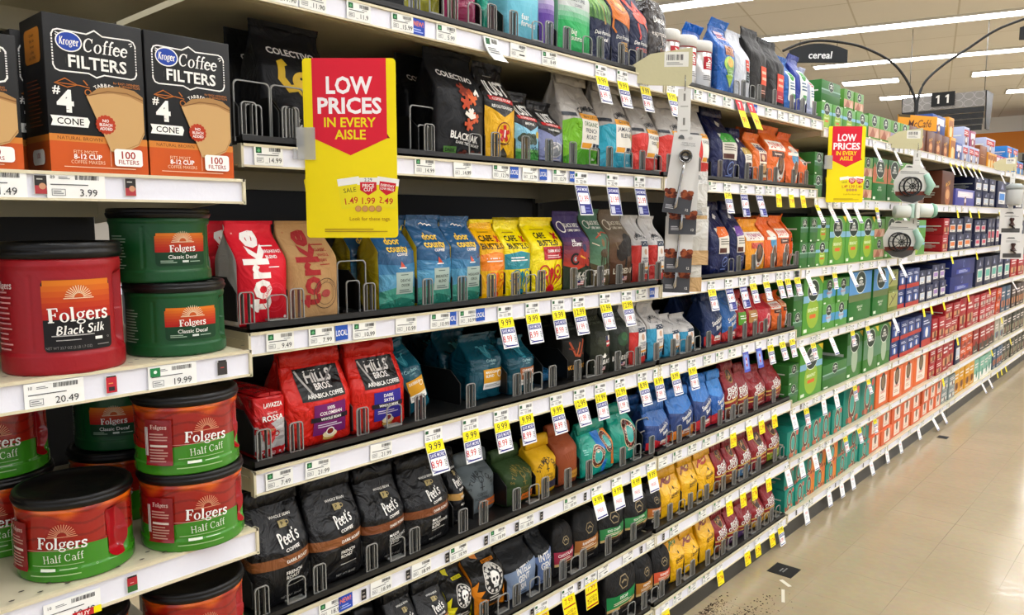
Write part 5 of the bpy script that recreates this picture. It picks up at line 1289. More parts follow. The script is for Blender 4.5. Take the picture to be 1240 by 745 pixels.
def D_navyart(r, w, h, d, o, sd):
    b = Bag(w, h * .95, d, 'gusset', .0018, sd); c = '#232c4c'
    def art(p):
        a = o['art']
        if a == 'palm':
            p.poly([(-.5, .52), (.5, .46), (.5, .95), (-.5, .95)], '#5f8a48'); p.line([(.05, .46), (.0, .8)], .08, '#a88a58')
            for k in range(7): x = -.45 + .15 * k; p.poly([(x, .7), (x + .08, .85), (x + .14, .55)], '#8ab060'); p.poly([(x, .56), (x + .05, .72), (x + .1, .48)], '#3f6a34')
        elif a == 'orange':
            p.poly([(-.46, .56), (.4, .46), (.5, .95), (-.46, .95)], '#cf7a2c'); p.ring(.0, .75, .34, .3, .06, '#8a5a3a'); p.line([(-.4, .62), (-.44, .46), (-.34, .4)], .05, '#d08030'); p.ell(.05, .72, .2, .18, '#e09a48'); p.line([(-.1, .8), (.3, .7)], .05, '#f0c080')
        else:
            p.line([(-.4, .9), (-.1, .72), (.1, .84), (.3, .66)], .16, '#d0584a'); p.ell(.0, .66, .32, .2, '#d86a58'); p.line([(-.2, .58), (-.1, .44), (-.14, .4)], .07, '#c24a40'); p.line([(.1, .6), (.42, .52)], .08, '#d86a58'); p.line([(-.3, .92), (.2, .94)], .05, '#e8b0a0')
        p.text('Don Francisco', .0, .36, .04, W_, .7, shear=.2, bold=.01); 
        for i, t in enumerate(o['t'].split(' ')): p.text(t, .0, .29 - i * .05, .04, '#e0b048' if a == 'orange' else '#d86a5a' if a == 'red' else W_, .6, bold=.03)
        p.bars(-.2, .06, .3, .1, 1, '#a8b0c8')
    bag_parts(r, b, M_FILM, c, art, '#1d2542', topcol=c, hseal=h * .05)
def D_espresso(r, w, h, d, o, sd):
    b = Bag(w, h, d, 'round', .003, sd); c = '#38302c'
    def art(p):
        p.text('LAVAZZA', .05, .72, .06, W_, .66, bold=.04); p.text('espresso', .0, .56, .06, '#d8d0c8', .76); p.ell(.05, .34, .24, .22, '#1f1a18'); p.ell(.05, .36, .14, .08, '#6a5040'); p.line([(.05, .42), (.02, .54)], .03, '#c8c0b8')
    bag_parts(r, b, M_GLOSS, c, art, '#332b28', top=None)
def D_royal(r, w, h, d, o, sd):
    b = Bag(w, h * .88, d, 'gable', .0024, sd); c = '#1467b4'
    def art(p):
        p.bars(-.25, .8, .35, .94, 2, '#d8c8d0', .7); p.bars(-.2, .82, .3, .9, 2, '#c85a5a', .4); p.rect(-.18, .58, .3, .72, '#a86a34'); p.ell(.02, .46, .3, .22, '#a8c850'); p.ell(.06, .4, .24, .26, '#6a9a34'); p.ell(.05, .48, .16, .12, '#e0a83c'); p.poly([(-.2, .3), (.04, .14), (.26, .32)], '#9ac04a')
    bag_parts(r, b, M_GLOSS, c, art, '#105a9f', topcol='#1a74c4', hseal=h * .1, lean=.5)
def D_whitelab(r, w, h, d, o, sd):
    b = Bag(w, h * .96, d, 'gusset', .0026, sd); c = o['c']
    def lab(p): p.rect(-.02, .44, .2, .6, '#d4452f'); p.rect(-.02, .28, .24, .43, '#2f3038'); p.bars(.0, .48, .16, .56, 2, '#f0d8d0'); p.bars(.0, .3, .2, .4, 3, '#8fa0a0')
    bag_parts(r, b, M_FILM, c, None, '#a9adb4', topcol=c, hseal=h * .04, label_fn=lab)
def D_blacklab(r, w, h, d, o, sd):
    b = Bag(w, h * .96, d, 'gable', .0022, sd); c = o['c']
    def lab(p): p.rect(-.06, .28, .42, .52, o['l']); p.rect(-.06, .12, .42, .28, o['b']); p.bars(.0, .32, .36, .48, 2, '#f0b8a0'); p.bars(.0, .16, .36, .22, 2, '#d8a898')
    bag_parts(r, b, M_MATTE, c, None, c, topcol=c, hseal=h * .05, lean=-.3, label_fn=lab)
def D_bluegreen(r, w, h, d, o, sd):
    b = Bag(w, h * .93, d, 'gable', .0022, sd); c = o['c']
    def lab(p): p.rrect(-.3, .22, .34, .78, .12, '#dfe4e0'); p.ell(.0, .7, .2, .2, o['l']); p.bars(-.2, .42, .24, .58, 3, '#4a6a8a'); p.rect(-.1, .28, .24, .36, o['l'])
    bag_parts(r, b, M_FILM, c, None, c, topcol=c, hseal=h * .07, lean=.3, label_fn=lab)
def D_navylab(r, w, h, d, o, sd):
    b = Bag(w, h, d, 'pillow', .0026, sd); c = '#1c2658'
    def art(p):
        p.ell(.06, .82, .06, .06, W_); p.line([(-.02, .8), (.06, .86), (.16, .82)], .03, W_); p.ring(.05, .18, .13, .13, .02, '#8fa0d0'); p.line([(-.02, .16), (.12, .2)], .03, '#8fa0d0'); p.bars(-.1, .06, .24, .09, 1, '#8fa0d0')
    def lab(p): p.rect(-.26, .3, .36, .66, '#ddd8cc'); p.poly([(-.26, .53), (.36, .56), (.36, .68), (-.1, .68), (-.26, .6)], o['l']); p.bars(-.2, .42, .3, .52, 3, '#7a7468'); p.rect(-.24, .31, .1, .38, '#5a2c1c')
    bag_parts(r, b, M_FILM, c, art, '#19224e', top='roll', topcol=c, label_fn=lab)
def D_dunkin(r, w, h, d, o, sd):
    b = Bag(w, h * .92, d, 'gable', .0022, sd); v = o['v']; c = ('#e67a34', '#e07a2c', '#e67434', '#e0702e', '#eca42a', '#e8742c', '#c0303f')[v]
    def art(p):
        if v == 1:
            p.rect(-.2, .14, .36, .86, '#e8dcc8'); p.rect(-.16, .66, .32, .82, '#3a4a6a'); p.rect(-.16, .46, .32, .63, '#8a3020'); p.rect(-.16, .2, .32, .42, '#5a3420'); p.ell(.06, .32, .16, .14, '#c8a070'); p.ell(-.0, .54, .1, .09, '#d8b890')
            return
        if v in (0, 4, 5): p.rect(-.46, .62, .46, .8, '#ece6dc' if v != 5 else '#e8c8a0'); p.text("DUNKIN'", 0, .71, .1, '#d8501c' if v != 4 else '#a8306a', .8, bold=.05)
        if v in (0, 5): p.rect(-.34, .5, .34, .6, '#5a2f20'); p.bars(-.24, .53, .24, .57, 1, '#e8d0b8')
        if v == 4: p.rect(-.3, .46, .3, .58, '#c8503c')
        if v == 2: p.ell(.06, .7, .3, .16, '#e8dcd0'); p.ell(.12, .54, .34, .22, '#4a94b8'); p.rect(-.4, .6, .44, .66, '#e8e0d4')
        if v == 3: p.ell(.0, .68, .26, .16, '#d8d4cc'); p.ell(.0, .66, .16, .12, '#5a3a2c')
        x = .08
        p.poly([(x - .26, .36), (x - .16, .14), (x + .0, .06), (x + .18, .14), (x + .26, .36), (x + .16, .48), (x - .14, .48)], '#d9d4cc'); p.ell(x, .36, .19, .22, '#3f2a1e' if v != 6 else '#e8c8c0'); p.ell(x, .37, .13, .16, '#7a5a40' if v != 6 else '#c2304a'); p.bars(x - .06, .1, x + .1, .16, 1, '#a8501c')
    bag_parts(r, b, M_FILM, c, art, c, topcol=c, hseal=h * .08, lean=.35)
def D_redlab(r, w, h, d, o, sd):
    b = Bag(w, h, d, 'pillow', .003, sd); c = '#b51f30'
    def art(p): p.line([(-.1, .72), (.0, .8), (.14, .84)], .06, W_); p.line([(.0, .8), (.16, .74)], .05, W_); p.poly([(-.4, .06), (.44, .04), (.3, .16), (-.2, .14)], '#d86a60')
    def lab(p): p.rect(-.4, .32, .4, .6, o['l']); p.bars(-.3, .44, .3, .54, 2, W_); p.bars(-.1, .36, .3, .4, 1, W_)
    bag_parts(r, b, M_FILM, c, art, '#a41c2b', top='roll', topcol=c, label_fn=lab)
def D_brick(r, w, h, d, o, sd):
    b = Bag(w, h, d, 'brick', .003, sd); c = '#c01f24'
    def art(p):
        p.poly([(-.5, 0), (.5, 0), (.5, .6), (.3, .62), (0, .56), (-.5, .52)], '#b9b6b4'); p.poly([(-.5, 0), (.5, 0), (.5, .17), (-.5, .14)], '#b01c22')
        p.poly([(-.5, .98), (-.2, .98), (.1, .9), (.5, .96), (.5, .6), (.1, .62), (-.2, .7), (-.44, .66)], '#cc2a2c'); p.poly([(-.5, .5), (-.1, .6), (.1, .48), (-.2, .4), (-.5, .4)], '#a8181e')
        p.text('LAVAZZA', .08, .85, .07, W_, .6, bold=.05); p.text('QUALITA', .04, .72, .03, W_, .34); p.text('ROSSA', .06, .64, .085, W_, .7, bold=.04)
        p.poly([(-.32, .44), (.12, .46), (.08, .3), (-.04, .22), (-.16, .22), (-.28, .3)], '#b8201f'); p.ring(.14, .38, .09, .08, .03, '#b8201f'); p.ell(-.1, .45, .21, .07, '#d23a30'); p.ell(-.1, .45, .17, .05, '#a86a40'); p.ell(.24, .3, .16, .05, '#9a9896')
        p.text('250', .0, .08, .05, '#e0a8a8', .24, bold=.02)
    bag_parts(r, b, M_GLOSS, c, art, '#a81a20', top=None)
    g = G()
    for s in (-1, 1): g.mesh([(-d / 2, s * w * .02, h), (d / 2, s * w * .02, h), (d / 2, s * w * .4, h + .002), (-d / 2, s * w * .4, h + .002), (-d / 2, s * w * .02, h + .006), (d / 2, s * w * .02, h + .006), (d / 2, s * w * .3, h + .005), (-d / 2, s * w * .3, h + .005)], [(0, 3, 2, 1), (4, 5, 6, 7), (0, 1, 5, 4), (1, 2, 6, 5), (2, 3, 7, 6), (3, 0, 4, 7)], '#b82228', 0, False)
    g.build('folded_top', M_GLOSS, r)
DESIGN = {k[2:]: v for k, v in list(globals().items()) if k.startswith('D_')}
NAME_OF = {'brick': 'coffee_brick'}
# ------------------------------------------------------------------ bags on the pusher trays
ORD = ['first', 'second', 'third', 'fourth', 'fifth', 'sixth', 'seventh', 'eighth', 'ninth', 'tenth', 'eleventh', 'twelfth', 'thirteenth', 'fourteenth', 'fifteenth', 'sixteenth', 'seventeenth', 'eighteenth', 'nineteenth', 'twentieth', 'twenty-first', 'twenty-second', 'twenty-third', 'twenty-fourth']
STYLE_GROUP = dict(A='coffee bags on the top shelf', B='coffee bags on the second shelf', C='coffee bags on the third shelf', D='coffee bags on the fourth shelf', E='coffee bags on the fifth shelf', F='coffee bags on the sixth shelf', H='coffee bags on the bottom shelf')
SEEN = {}
def uniq(label):
    n = SEEN.get(label, 0); SEEN[label] = n + 1
    nw = lambda t: len(t.replace('.', ' ').split())
    if n: label = f'{label}, {ORD[n]} from left' if nw(label) < 13 else f'{label}, {ORD[n]}'
    for w in (' white shelf', ' the ', ' a ', ' an ', ' yellow red', ' bright '):
        while nw(label) > 16 and w in label: label = label.replace(w, {' white shelf': ' shelf', ' yellow red': ' red'}.get(w, ' '), 1)
    return label
PLACED = {k: [] for k in 'ABCDEFH'}       # shelf -> (y0, y1, short words)
def short(label):
    s = label
    for cut in (' on the', ' beside', ' behind', ' next to', ' between', ' half hidden', ' cut off', ' mostly hidden', ' pushed', ' at the', ' leaning', ' lying', ' in the', ', nearest', ', third', ', fourth', ' of ground'):
        i = s.find(cut)
        if i > 0 and not (cut in (', third', ', fourth') and ' of ' in s[i:i + 14]): s = s[:i]
    return s.replace(' coffee bag', ' bag').replace('leftmost of the', 'leftmost of').replace('second of the', 'second of').replace('third of the', 'third of')
_edge = [[r[3] - r[4] / 2, min(r[3] + r[4] / 2, yend[r[0]] - .006)] for r in BAGS]
for i, a in enumerate(BAGS):            # neighbours in one row just touch
    for j, b in enumerate(BAGS):
        if a[0] == b[0] and a[3] < b[3] and abs(a[6] - b[6]) < .09:
            if _edge[i][1] > _edge[j][0] - .002 and _edge[i][1] < _edge[j][1]: m_ = (_edge[i][1] + _edge[j][0]) / 2; _edge[i][1] = m_ - .001; _edge[j][0] = m_ + .001
UP = dict(A=9, B=RAIL['A'][0], C=RAIL['B'][0], D=RAIL['C'][0], E=RAIL['D'][0], F=RAIL['E'][0], H=RAIL['F'][0])
for n, (sh, dz, opt, yc, w, h, xf, dep, nb, lab, cat, tilt, rz) in enumerate(BAGS):
    z = RAIL[sh][0] + .0065; h = min(h, UP[sh] - .026 - z)
    yc, w = (_edge[n][0] + _edge[n][1]) / 2, _edge[n][1] - _edge[n][0]; w2 = w
    root = thing(NAME_OF.get(dz, 'coffee_bag'), lab, cat, (xf - dep / 2 * 1.1, yc, z), rz + radians(random.uniform(-1.5, 1.5)), STYLE_GROUP[sh])
    if tilt: root.rotation_euler.x = tilt; root.location.z += w2 / 2 * sin(tilt)
    DESIGN[dz](root, w2, h, dep, opt, n + 1)
    PLACED[sh].append((yc - w / 2, yc + w / 2, lab))
    for k in range(nb if dz in ('colectivo',) else min(nb, 1)):
        c = copy_tree(root); c.location.x -= (dep * 1.05 + .012) * (k + 1); c.location.y += random.uniform(-.002, .002); c.rotation_euler.z += radians(random.uniform(-1, 1))
        c['label'] = uniq(f"{('second', 'third')[k]} in line behind the front {short(lab)}")
# ------------------------------------------------------------------ clear dividers, front stops and empty pushers
def rounded(w, h, r, n=4):
    q = []
    for cx, cy, a0 in ((w / 2 - r, h - r, 0), (-w / 2 + r, h - r, 90)): q += [(cx + r * cos(radians(a0 + 90 * k / n)), cy + r * sin(radians(a0 + 90 * k / n))) for k in range(n + 1)]
    return q + [(-w / 2, 0), (w / 2, 0)]
def plate(g, w, h, r, x, y, th=.0016, slot=None, rim=.0015, gr=None):
    q = rounded(w, h, r); n = len(q)
    vs = [(x + th / 2, y + a, b) for a, b in q] + [(x - th / 2, y + a, b) for a, b in q]
    g.mesh(vs, [tuple(range(n)), tuple(range(2 * n - 1, n - 1, -1))], '#ffffff', 0, False)
    gr = gr or g
    c = (0, h / 2); qi = [(a - math.copysign(rim, a), b - rim if b > h / 2 else b + rim * .3) for a, b in q]
    vo = [(x + th / 2 + .0006, y + a, b) for a, b in q] + [(x + th / 2 + .0006, y + a, b) for a, b in qi] + [(x - th / 2 - .0006, y + a, b) for a, b in q] + [(x - th / 2 - .0006, y + a, b) for a, b in qi]
    f = []
    for i in range(n):
        j = (i + 1) % n; f += [(i, j, n + j, n + i), (2 * n + j, 2 * n + i, 3 * n + i, 3 * n + j), (i, 2 * n + i, 2 * n + j, j), (n + j, 3 * n + j, 3 * n + i, n + i)]
    gr.mesh(vo, f, '#9c9c98', 1, False)
def make_divider():
    t = thing('shelf_divider', 'clear plastic divider', 'shelf divider')
    g = G(); plate(g, .026, .05, .006, 0, 0)
    for s in (-1, 1):
        a = s * .0055; v = [(.0015, a - .0006, .001), (-.006, a - .0006, .001), (-.006, a - .0006, .047), (.0015, a - .0006, .047)]; v += [(p[0], a + .0006, p[2]) for p in v]
        g.mesh(v, [(0, 1, 2, 3), (7, 6, 5, 4), (0, 4, 5, 1), (1, 5, 6, 2), (2, 6, 7, 3), (3, 7, 4, 0)], '#8a8a86', 1, False)
    g.build('front_plate', [M_CLEAR, M_RIM], t)
    g = G(); g.mesh([(-.03, -.0012, 0), (-.33, -.0012, 0), (-.33, -.0012, .07), (-.06, -.0012, .07), (-.03, -.0012, .045), (-.03, .0012, 0), (-.33, .0012, 0), (-.33, .0012, .07), (-.06, .0012, .07), (-.03, .0012, .045)],
        [(4, 3, 2, 1, 0), (5, 6, 7, 8, 9), (0, 1, 6, 5), (1, 2, 7, 6), (2, 3, 8, 7), (3, 4, 9, 8), (4, 0, 5, 9)], '#161616', 0, False); g.build('side_wall', M_STEEL, t)
    return t
def make_stop():
    t = thing('front_stop', 'clear plastic stop', 'front stop'); g = G(); plate(g, .036, .042, .009, 0, 0); g.build('stop_plate', [M_CLEAR, M_RIM], t)
    g = G(); g.box((-.012, -.016, 0), (.002, .016, .003), '#8a8a86', 0); g.build('foot', M_RIM, t); return t
def make_pusher():
    t = thing('product_pusher', 'clear plastic pusher', 'product pusher'); g = G(); plate(g, .064, .098, .008, 0, 0, rim=.002); plate(g, .03, .062, .006, .003, .0, rim=.0018); g.build('paddle', [M_CLEAR, M_RIM], t)
    g = G(); g.box((-.07, -.02, 0), (.0, .02, .008), '#1b1b1b'); g.build('spring_housing', M_STEEL, t); return t
div0, stop0, push0 = make_divider(), make_stop(), make_pusher(); used = set()
def put(proto, key, loc, label, group):
    o = proto if key not in used else copy_tree(proto); used.add(key); o.location = loc; o['label'] = label; o['group'] = group; return o
for sh in 'ABCDEFH':
    L = sorted(PLACED[sh]); z = RAIL[sh][0] + .0065; rnd = random.Random(sh)
    for i in range(len(L)):
        y = L[i][0] if i == 0 else (L[i - 1][1] + L[i][0]) / 2
        if sh == 'A' and y < .95: continue
        if i == 0 or abs(L[i][0] - L[i - 1][1]) < .12:
            put(div0, 'd', (-.008, y, z + .009), uniq(f'clear divider left of the {short(L[i][2])}'), 'clear dividers along the pusher trays')
        if rnd.random() < .5 and (L[i][1] - L[i][0]) > .08:
            put(stop0, 's', (-.009, (L[i][0] + L[i][1]) / 2 + .01, z + .009), uniq(f'clear stop before the {short(L[i][2])}'), 'clear front stops along the pusher trays')
for y, sh, lab in ((.66, 'B', 'empty clear pusher right of the coffee filter boxes'), (.725, 'B', 'empty clear pusher partly behind the big price sign'), (1.02, 'B', 'empty clear pusher just right of the big price sign'), (.845, 'C', 'tall clear pusher in the gap right of the brown kraft bag'), (1.83, 'E', 'clear pusher in the gap right of the donut bags')):
    put(push0, 'p', (-.05, y, RAIL[sh][0] + .0065), lab, 'empty clear pushers')
for y, sh, lab in ((.63, 'B', 'clear divider at the left end of the second shelf'), (.70, 'B', 'clear divider in front of the yellow elephant bag'), (1.0, 'B', 'clear divider nearest the big price sign')):
    put(div0, 'd', (-.008, y, RAIL[sh][0] + .0155), lab, 'clear dividers along the pusher trays')
# ------------------------------------------------------------------ white tins on the top shelf
def tin(y, x, label):
    t = thing('coffee_tin', label, 'coffee tin', (x, y, RAIL['A'][0] + .0065), radians(-28), 'white topped tins on the top shelf')
    R, H = .042, .155; g = G()
    g.lathe([(R * .96, 0), (R, .003), (R, H * .8), (R * .97, H * .81)], '#c9c7c4', 0, 40)
    S = lambda a, b, off: ((R + off) * cos(a / R), (R + off) * sin(a / R), b)
    p = Print(g, S, 2 * pi * R, H, 1, .008); p.rect(-.5, .78, .5, .795, '#a8242c'); p.rect(-.02, .46, .12, .7, '#b3202c'); p.text('illy', .05, .58, .12, W_, .12, bold=.04, rot=90); p.bars(-.02, .25, .12, .36, 3, '#8a8886')
    g.build('body', [M_METAL, M_CARD], t)
    g = G(); g.lathe([(R * 1.0, H * .8), (R * 1.03, H * .805), (R * 1.03, H * .98), (R * .98, H), (R * .5, H)], '#d8d6d0', 0, 40); g.build('lid', M_PLAST, t); return t
for y, x, lab in ((1.965, -.085, 'white lidded coffee tin, leftmost of three in front on the top shelf'), (2.062, -.085, 'white lidded coffee tin, middle of three in front on the top shelf'), (2.155, -.085, 'white lidded coffee tin, rightmost of three in front on the top shelf')): tin(y, x, lab)
for y, lab in ((2.0, 'white lidded coffee tin in the back row, left'), (2.1, 'white lidded coffee tin in the back row, right')): tin(y, -.2, lab)

# ------------------------------------------------------------------ coffee filter boxes on the left unit
def filter_box(y0, w, h, d, label, x=.075, rz=0):
    t = thing('coffee_filter_box', label, 'coffee filter box', (x, y0, RAILL['1'][0] + .0015), rz, 'coffee filter boxes')
    g = G(); g.box((-d, 0, 0), (0, w, h), '#232221', 0, .0012)
    S = plane_S((0, w / 2, 0), (0, 1, 0), (0, 0, 1), (1, 0, 0)); p = Print(g, S, w, h, 0, 0)
    p.rect(-.5, 0, .5, .2, '#c9611f'); p.rect(-.5, .2, .5, .245, '#d08a3c'); p.text('NATURAL BROWN', -.2, .222, .022, '#6a3c14', .48)
    # white ornamental frame
    t1 = .014; fr = [(-.38, .9), (-.06, .9), (0, .925), (.06, .9), (.38, .9)]
    p.line([(-.42, .87), (-.4, .895), (-.36, .905), (-.08, .9), (0, .93), (.08, .9), (.36, .905), (.4, .895), (.42, .87), (.42, .68), (.4, .655), (.36, .645), (.08, .65), (0, .628), (-.08, .65), (-.36, .645), (-.4, .655), (-.42, .68), (-.42, .87)], t1, W_)
    for sx in (-1, 1):
        for k in range(9): p.rect(sx * .42 - .012, .70 + k * .018, sx * .42 + .012, .707 + k * .018, '#232221')
        p.line([(sx * .385, .885), (sx * .35, .878)], .01, W_); p.line([(sx * .385, .872), (sx * .365, .862)], .01, W_)
    p.ell(-.26, .835, .13, .105, W_); p.ell(-.26, .835, .118, .093, '#2b4fa8'); p.serif('Kroger', -.26, .838, .052, W_, .19, 1.2, .1)
    p.serif('Coffee', .1, .83, .09, W_, .46, 1.05, .14, 0); p.text('FILTERS', .02, .715, .075, W_, .72, bold=.035)
    for k, q in enumerate((-.3, -.2, -.1, 0, .1, .2, .3)): p.rect(.02 + q * 1.02 - .018, .695, .02 + q * 1.02 - .012, .735, '#4a4844')
    # leaf sprig
    p.line([(-.42, .565), (-.32, .6), (-.2, .565), (-.3, .545), (-.42, .565)], .01, '#b8742c'); p.line([(-.4, .567), (-.18, .565), (-.08, .555)], .009, '#b8742c'); p.ring(-.1, .525, .035, .035, .01, '#b8742c'); p.line([(-.14, .6), (-.1, .57)], .012, '#b8742c')
    p.arctext('TABBED', .08, .465, .19, .022, W_, 128, 62, .02); p.text('for EASY OPENING', .3, .606, .014, '#c8843c', .32); p.text('& SEPARATION', .33, .588, .014, '#c8843c', .25)
    p.text('#', -.41, .525, .05, W_, bold=.03); p.text('4', -.33, .455, .13, W_, bold=.06); p.bars(-.4, .4, -.26, .405, 1, '#232221')
    p.poly([(-.48, .36), (-.12, .36), (-.1, .335), (-.12, .295), (-.48, .295), (-.46, .33)], W_); p.text('CONE', -.29, .328, .04, K_, .26, bold=.02)
    # the paper filter
    p.poly([(-.12, .5), (.0, .56), (.2, .585), (.38, .57), (.47, .53), (.47, .28), (.4, .2), (.22, .14), (.1, .15), (.06, .22)], '#b08a58')
    p.poly([(-.12, .5), (-.02, .52), (.16, .535), (.33, .525), (.47, .49), (.47, .28), (.4, .2), (.22, .145), (.1, .155), (.06, .22)], '#c9a673')
    p.line([(.47, .3), (.4, .21), (.22, .16), (.12, .165)], .01, '#b08a58'); p.line([(-.1, .505), (.1, .545), (.3, .545), (.47, .51)], .012, '#8a6438')
    for k in range(16): a = 2 * pi * k / 16; p.ell(.06 + .085 * cos(a), .325 + .085 * sin(a) * w / h, .02, .02, '#b8441c', 8)
    p.ell(.06, .325, .088, .088, '#b8441c')
    for i, q in enumerate(('NO', 'BLEACH', 'ADDED')): p.text(q, .06, .35 - i * .026, .018, W_, .13, bold=.03)
    p.text('FITS MOST', -.16, .135, .022, '#e8c8a8', .24); p.text('8-12 CUP', -.14, .105, .03, W_, .28, bold=.04); p.text('COFFEE MAKERS', -.14, .07, .022, '#e8c8a8', .34); p.rect(-.38, .035, .35, .04, '#e8c8a8'); p.rect(.09, .05, .094, .17, '#e8c8a8')
    p.rrect(.13, .055, .43, .17, .03, W_); p.text('100', .28, .13, .048, '#a8341c', .2, bold=.03); p.text('FILTERS', .28, .083, .028, '#a8341c', .26, bold=.02)
    S2 = plane_S((-d / 2, 0, 0), (1, 0, 0), (0, 0, 1), (0, -1, 0)); p = Print(g, S2, d, h, 0, 0)
    p.rect(-.5, 0, .5, .2, '#a84e18'); p.rect(-.5, .2, .5, .24, '#b8742c'); p.rrect(-.3, .7, .36, .92, .08, '#b87a2c')
    for k in range(5): p.text(('Double', 'filter for', 'brown', 'coffee', '#4 CONE')[k], .03, .88 - k * .036, .02, '#3a2410', .5)
    for k in range(12): p.rect(-.28, .3 + k * .026, .3 - (k % 3) * .06, .306 + k * .026, '#8a4a20')
    p.rrect(-.22, .05, .3, .15, .08, W_); p.text('100', .04, .11, .035, '#a8341c', .36, bold=.02)
    g.build('carton', M_CARD, t); return t

# ------------------------------------------------------------------ plastic coffee canisters
def canister(x, y, z, R, H, kind, face, label, shelfname):
    t = thing('coffee_canister', label, 'coffee canister', (x, y, z), radians(face), 'plastic coffee canisters')
    NT, NZ = 216, 120; Hb = H * .9
    grips = (-118, 59)
    def prof(zz):
        q = zz / Hb
        if q < .03: return R * (.97 + .03 * sqrt(max(q, 0) / .03))
        if q < .16: return R
        if q < .19: return R * (1 - .02 * (q - .16) / .03)
        if q < .88: return R * .98
        if q < .92: return R * (.98 + .012 * (q - .88) / .04)
        if q < .96: return R * (.992 - .012 * (q - .92) / .04)
        return R * (.98 - .06 * (q - .96) / .04)
    def ss(e0, e1, v):
        q = max(0, min(1, (v - e0) / (e1 - e0))); return q * q * (3 - 2 * q)
    def rad(th, zz):
        r = prof(zz); dg = math.degrees(th); q = zz / Hb
        for gc in grips:
            dd = abs((dg - gc + 180) % 360 - 180)
            wv = 17 * (1 if q > .5 else .9); m = (1 - ss(wv * .55, wv, dd)) * ss(.16, .28, q) * (1 - ss(.78, .88, q)); r -= m * R * .2
        if kind in ('red', 'green'):    # panel recess edges beside the front label
            for ec in (-44, 44, 62):
                dd = abs((dg - ec + 180) % 360 - 180); r -= R * .012 * (1 - ss(.5, 2.6, dd)) * ss(.2, .24, q) * (1 - ss(.82, .86, q))
        return r
    base = {'red': '#a01e29', 'green': '#1f5c33', 'caff': '#b02c20'}[kind]
    def zb(th): d = math.degrees(th); return (.42 + .045 * sin(th * 1.0 + .4) + .02 * sin(th * 2.3 + 1.1)) * Hb
    vs = []; fs = []; cs = []
    OR, RD, GN = (222, 120, 32), (160, 40, 28), (72, 142, 40)
    for j in range(NZ + 1):
        for i in range(NT):
            th = -pi + 2 * pi * i / NT
            if kind == 'caff':
                b = zb(th); k = NZ // 2; zz = b * j / k if j <= k else b + (Hb - b) * (j - k) / (NZ - k)
            else: zz = Hb * j / NZ
            r = rad(th, zz); vs.append((r * cos(th), r * sin(th), zz))
    for j in range(NZ):
        for i in range(NT):
            fs.append((j * NT + i, j * NT + (i + 1) % NT, (j + 1) * NT + (i + 1) % NT, (j + 1) * NT + i))
            if kind == 'caff':
                th = -pi + 2 * pi * (i + .5) / NT; dg = math.degrees(th); q = vs[fs[-1][0]][2] / Hb
                if j < NZ // 2: cs.append('#%02x%02x%02x' % GN)
                else:
                    k = (q - .5) / .5; k = max(0, min(1, k)); wv = .09 * sin(th * 5 + q * 9) + .06 * sin(th * 11 - q * 14); k = max(0, min(1, ss(.62, 1.02, k + wv)))
                    c = tuple(int(RD[m] + (OR[m] - RD[m]) * k) for m in range(3)); dk = 1 - .12 * (sin(q * 40 + 3 * sin(th * 4)) > .8); cs.append('#%02x%02x%02x' % tuple(int(v * dk) for v in c))
            else: cs.append(base)
    fs.append(tuple(range(NT - 1, -1, -1))); cs.append(base); fs.append(tuple(range(NZ * NT, (NZ + 1) * NT))); cs.append(base)
    g = G(); g.mesh(vs, fs, lambda i: cs[i])
    circ = 2 * pi * R; S = lambda a, b, off: ((rad(a / R, b) + off + .0003) * cos(a / R), (rad(a / R, b) + off + .0003) * sin(a / R), b)
    p = Print(g, S, circ, Hb, 0, .006)
    def sun(cx, cy, r, col):
        for k in range(15):
            a = pi * (k + .5) / 15; p.line([(cx + r * .35 * cos(a), cy + r * .35 * sin(a) * circ / Hb), (cx + r * cos(a), cy + r * sin(a) * circ / Hb)], .0018, col)
        p.line([(cx - r * 1.1, cy - .005), (cx + r * 1.1, cy - .005)], .002, col)
    if kind == 'caff':
        for gc in grips:
            c0 = ((gc + 180) % 360 - 180) / 360; q = []
            for k in range(40):
                a = 2 * pi * k / 40; sx, sy = cos(a), sin(a); q.append((c0 + math.copysign(abs(sx) ** .6, sx) * 14.5 / 360, .5 + math.copysign(abs(sy) ** .75, sy) * .33))
            p.poly(q, '#ab1a26')
        sun(.0, .62, .036, '#e0a080'); p.serif('Folgers', .0, .53, .15, W_, .21, 1.1, 0, -3); p.bars(-.1, .435, .1, .448, 1, '#e0a8a0')
        p.serif('Half Caff', .0, .335, .1, '#e6ead8', .175, .8, 0, 3)
        p.bars(-.085, .235, .1, .25, 1, '#b8d0a0'); p.bars(-.06, .2, -.03, .21, 1, '#b8d0a0'); p.rect(-.06, .17, -.02, .205, '#dfe6d4'); p.bars(-.01, .175, .05, .195, 1, '#b8d0a0'); p.ring(.085, .19, .012, .012, .002, '#c8d8b4'); p.bars(-.09, .1, .09, .13, 1, '#a8c890')
        for s in (-.15,):
            p.rect(s - .035, .16, s + .05, .8, '#8f1c24'); p.serif('Folgers', s + .01, .7, .06, '#e0c8c0', .07, 1.1); p.bars(s - .02, .5, s + .04, .62, 3, '#c89890'); p.rect(s - .018, .42, s + .036, .45, '#e0d0c8'); p.bars(s - .02, .2, s + .04, .4, 5, '#c89890'); p.barcode(s - .034, .3, s - .022, .7, '#e8e4e0', 3)
    else:
        lw, lo, hi = (.09, .2, .8) if kind == 'red' else (.085, .25, .74)
        g2 = G(); S2 = lambda a, b, off: ((max(prof(b), rad(a / R, b)) + off + .0008) * cos(a / R), (max(prof(b), rad(a / R, b)) + off + .0008) * sin(a / R), b)
        q = Print(g2, S2, circ, Hb, 0, .006)
        dark = '#222021' if kind == 'red' else '#1c4a2e'
        mid = lo + (hi - lo) * (.45 if kind == 'red' else .42)
        q.rrect(-lw, lo, lw, hi, .012, dark)
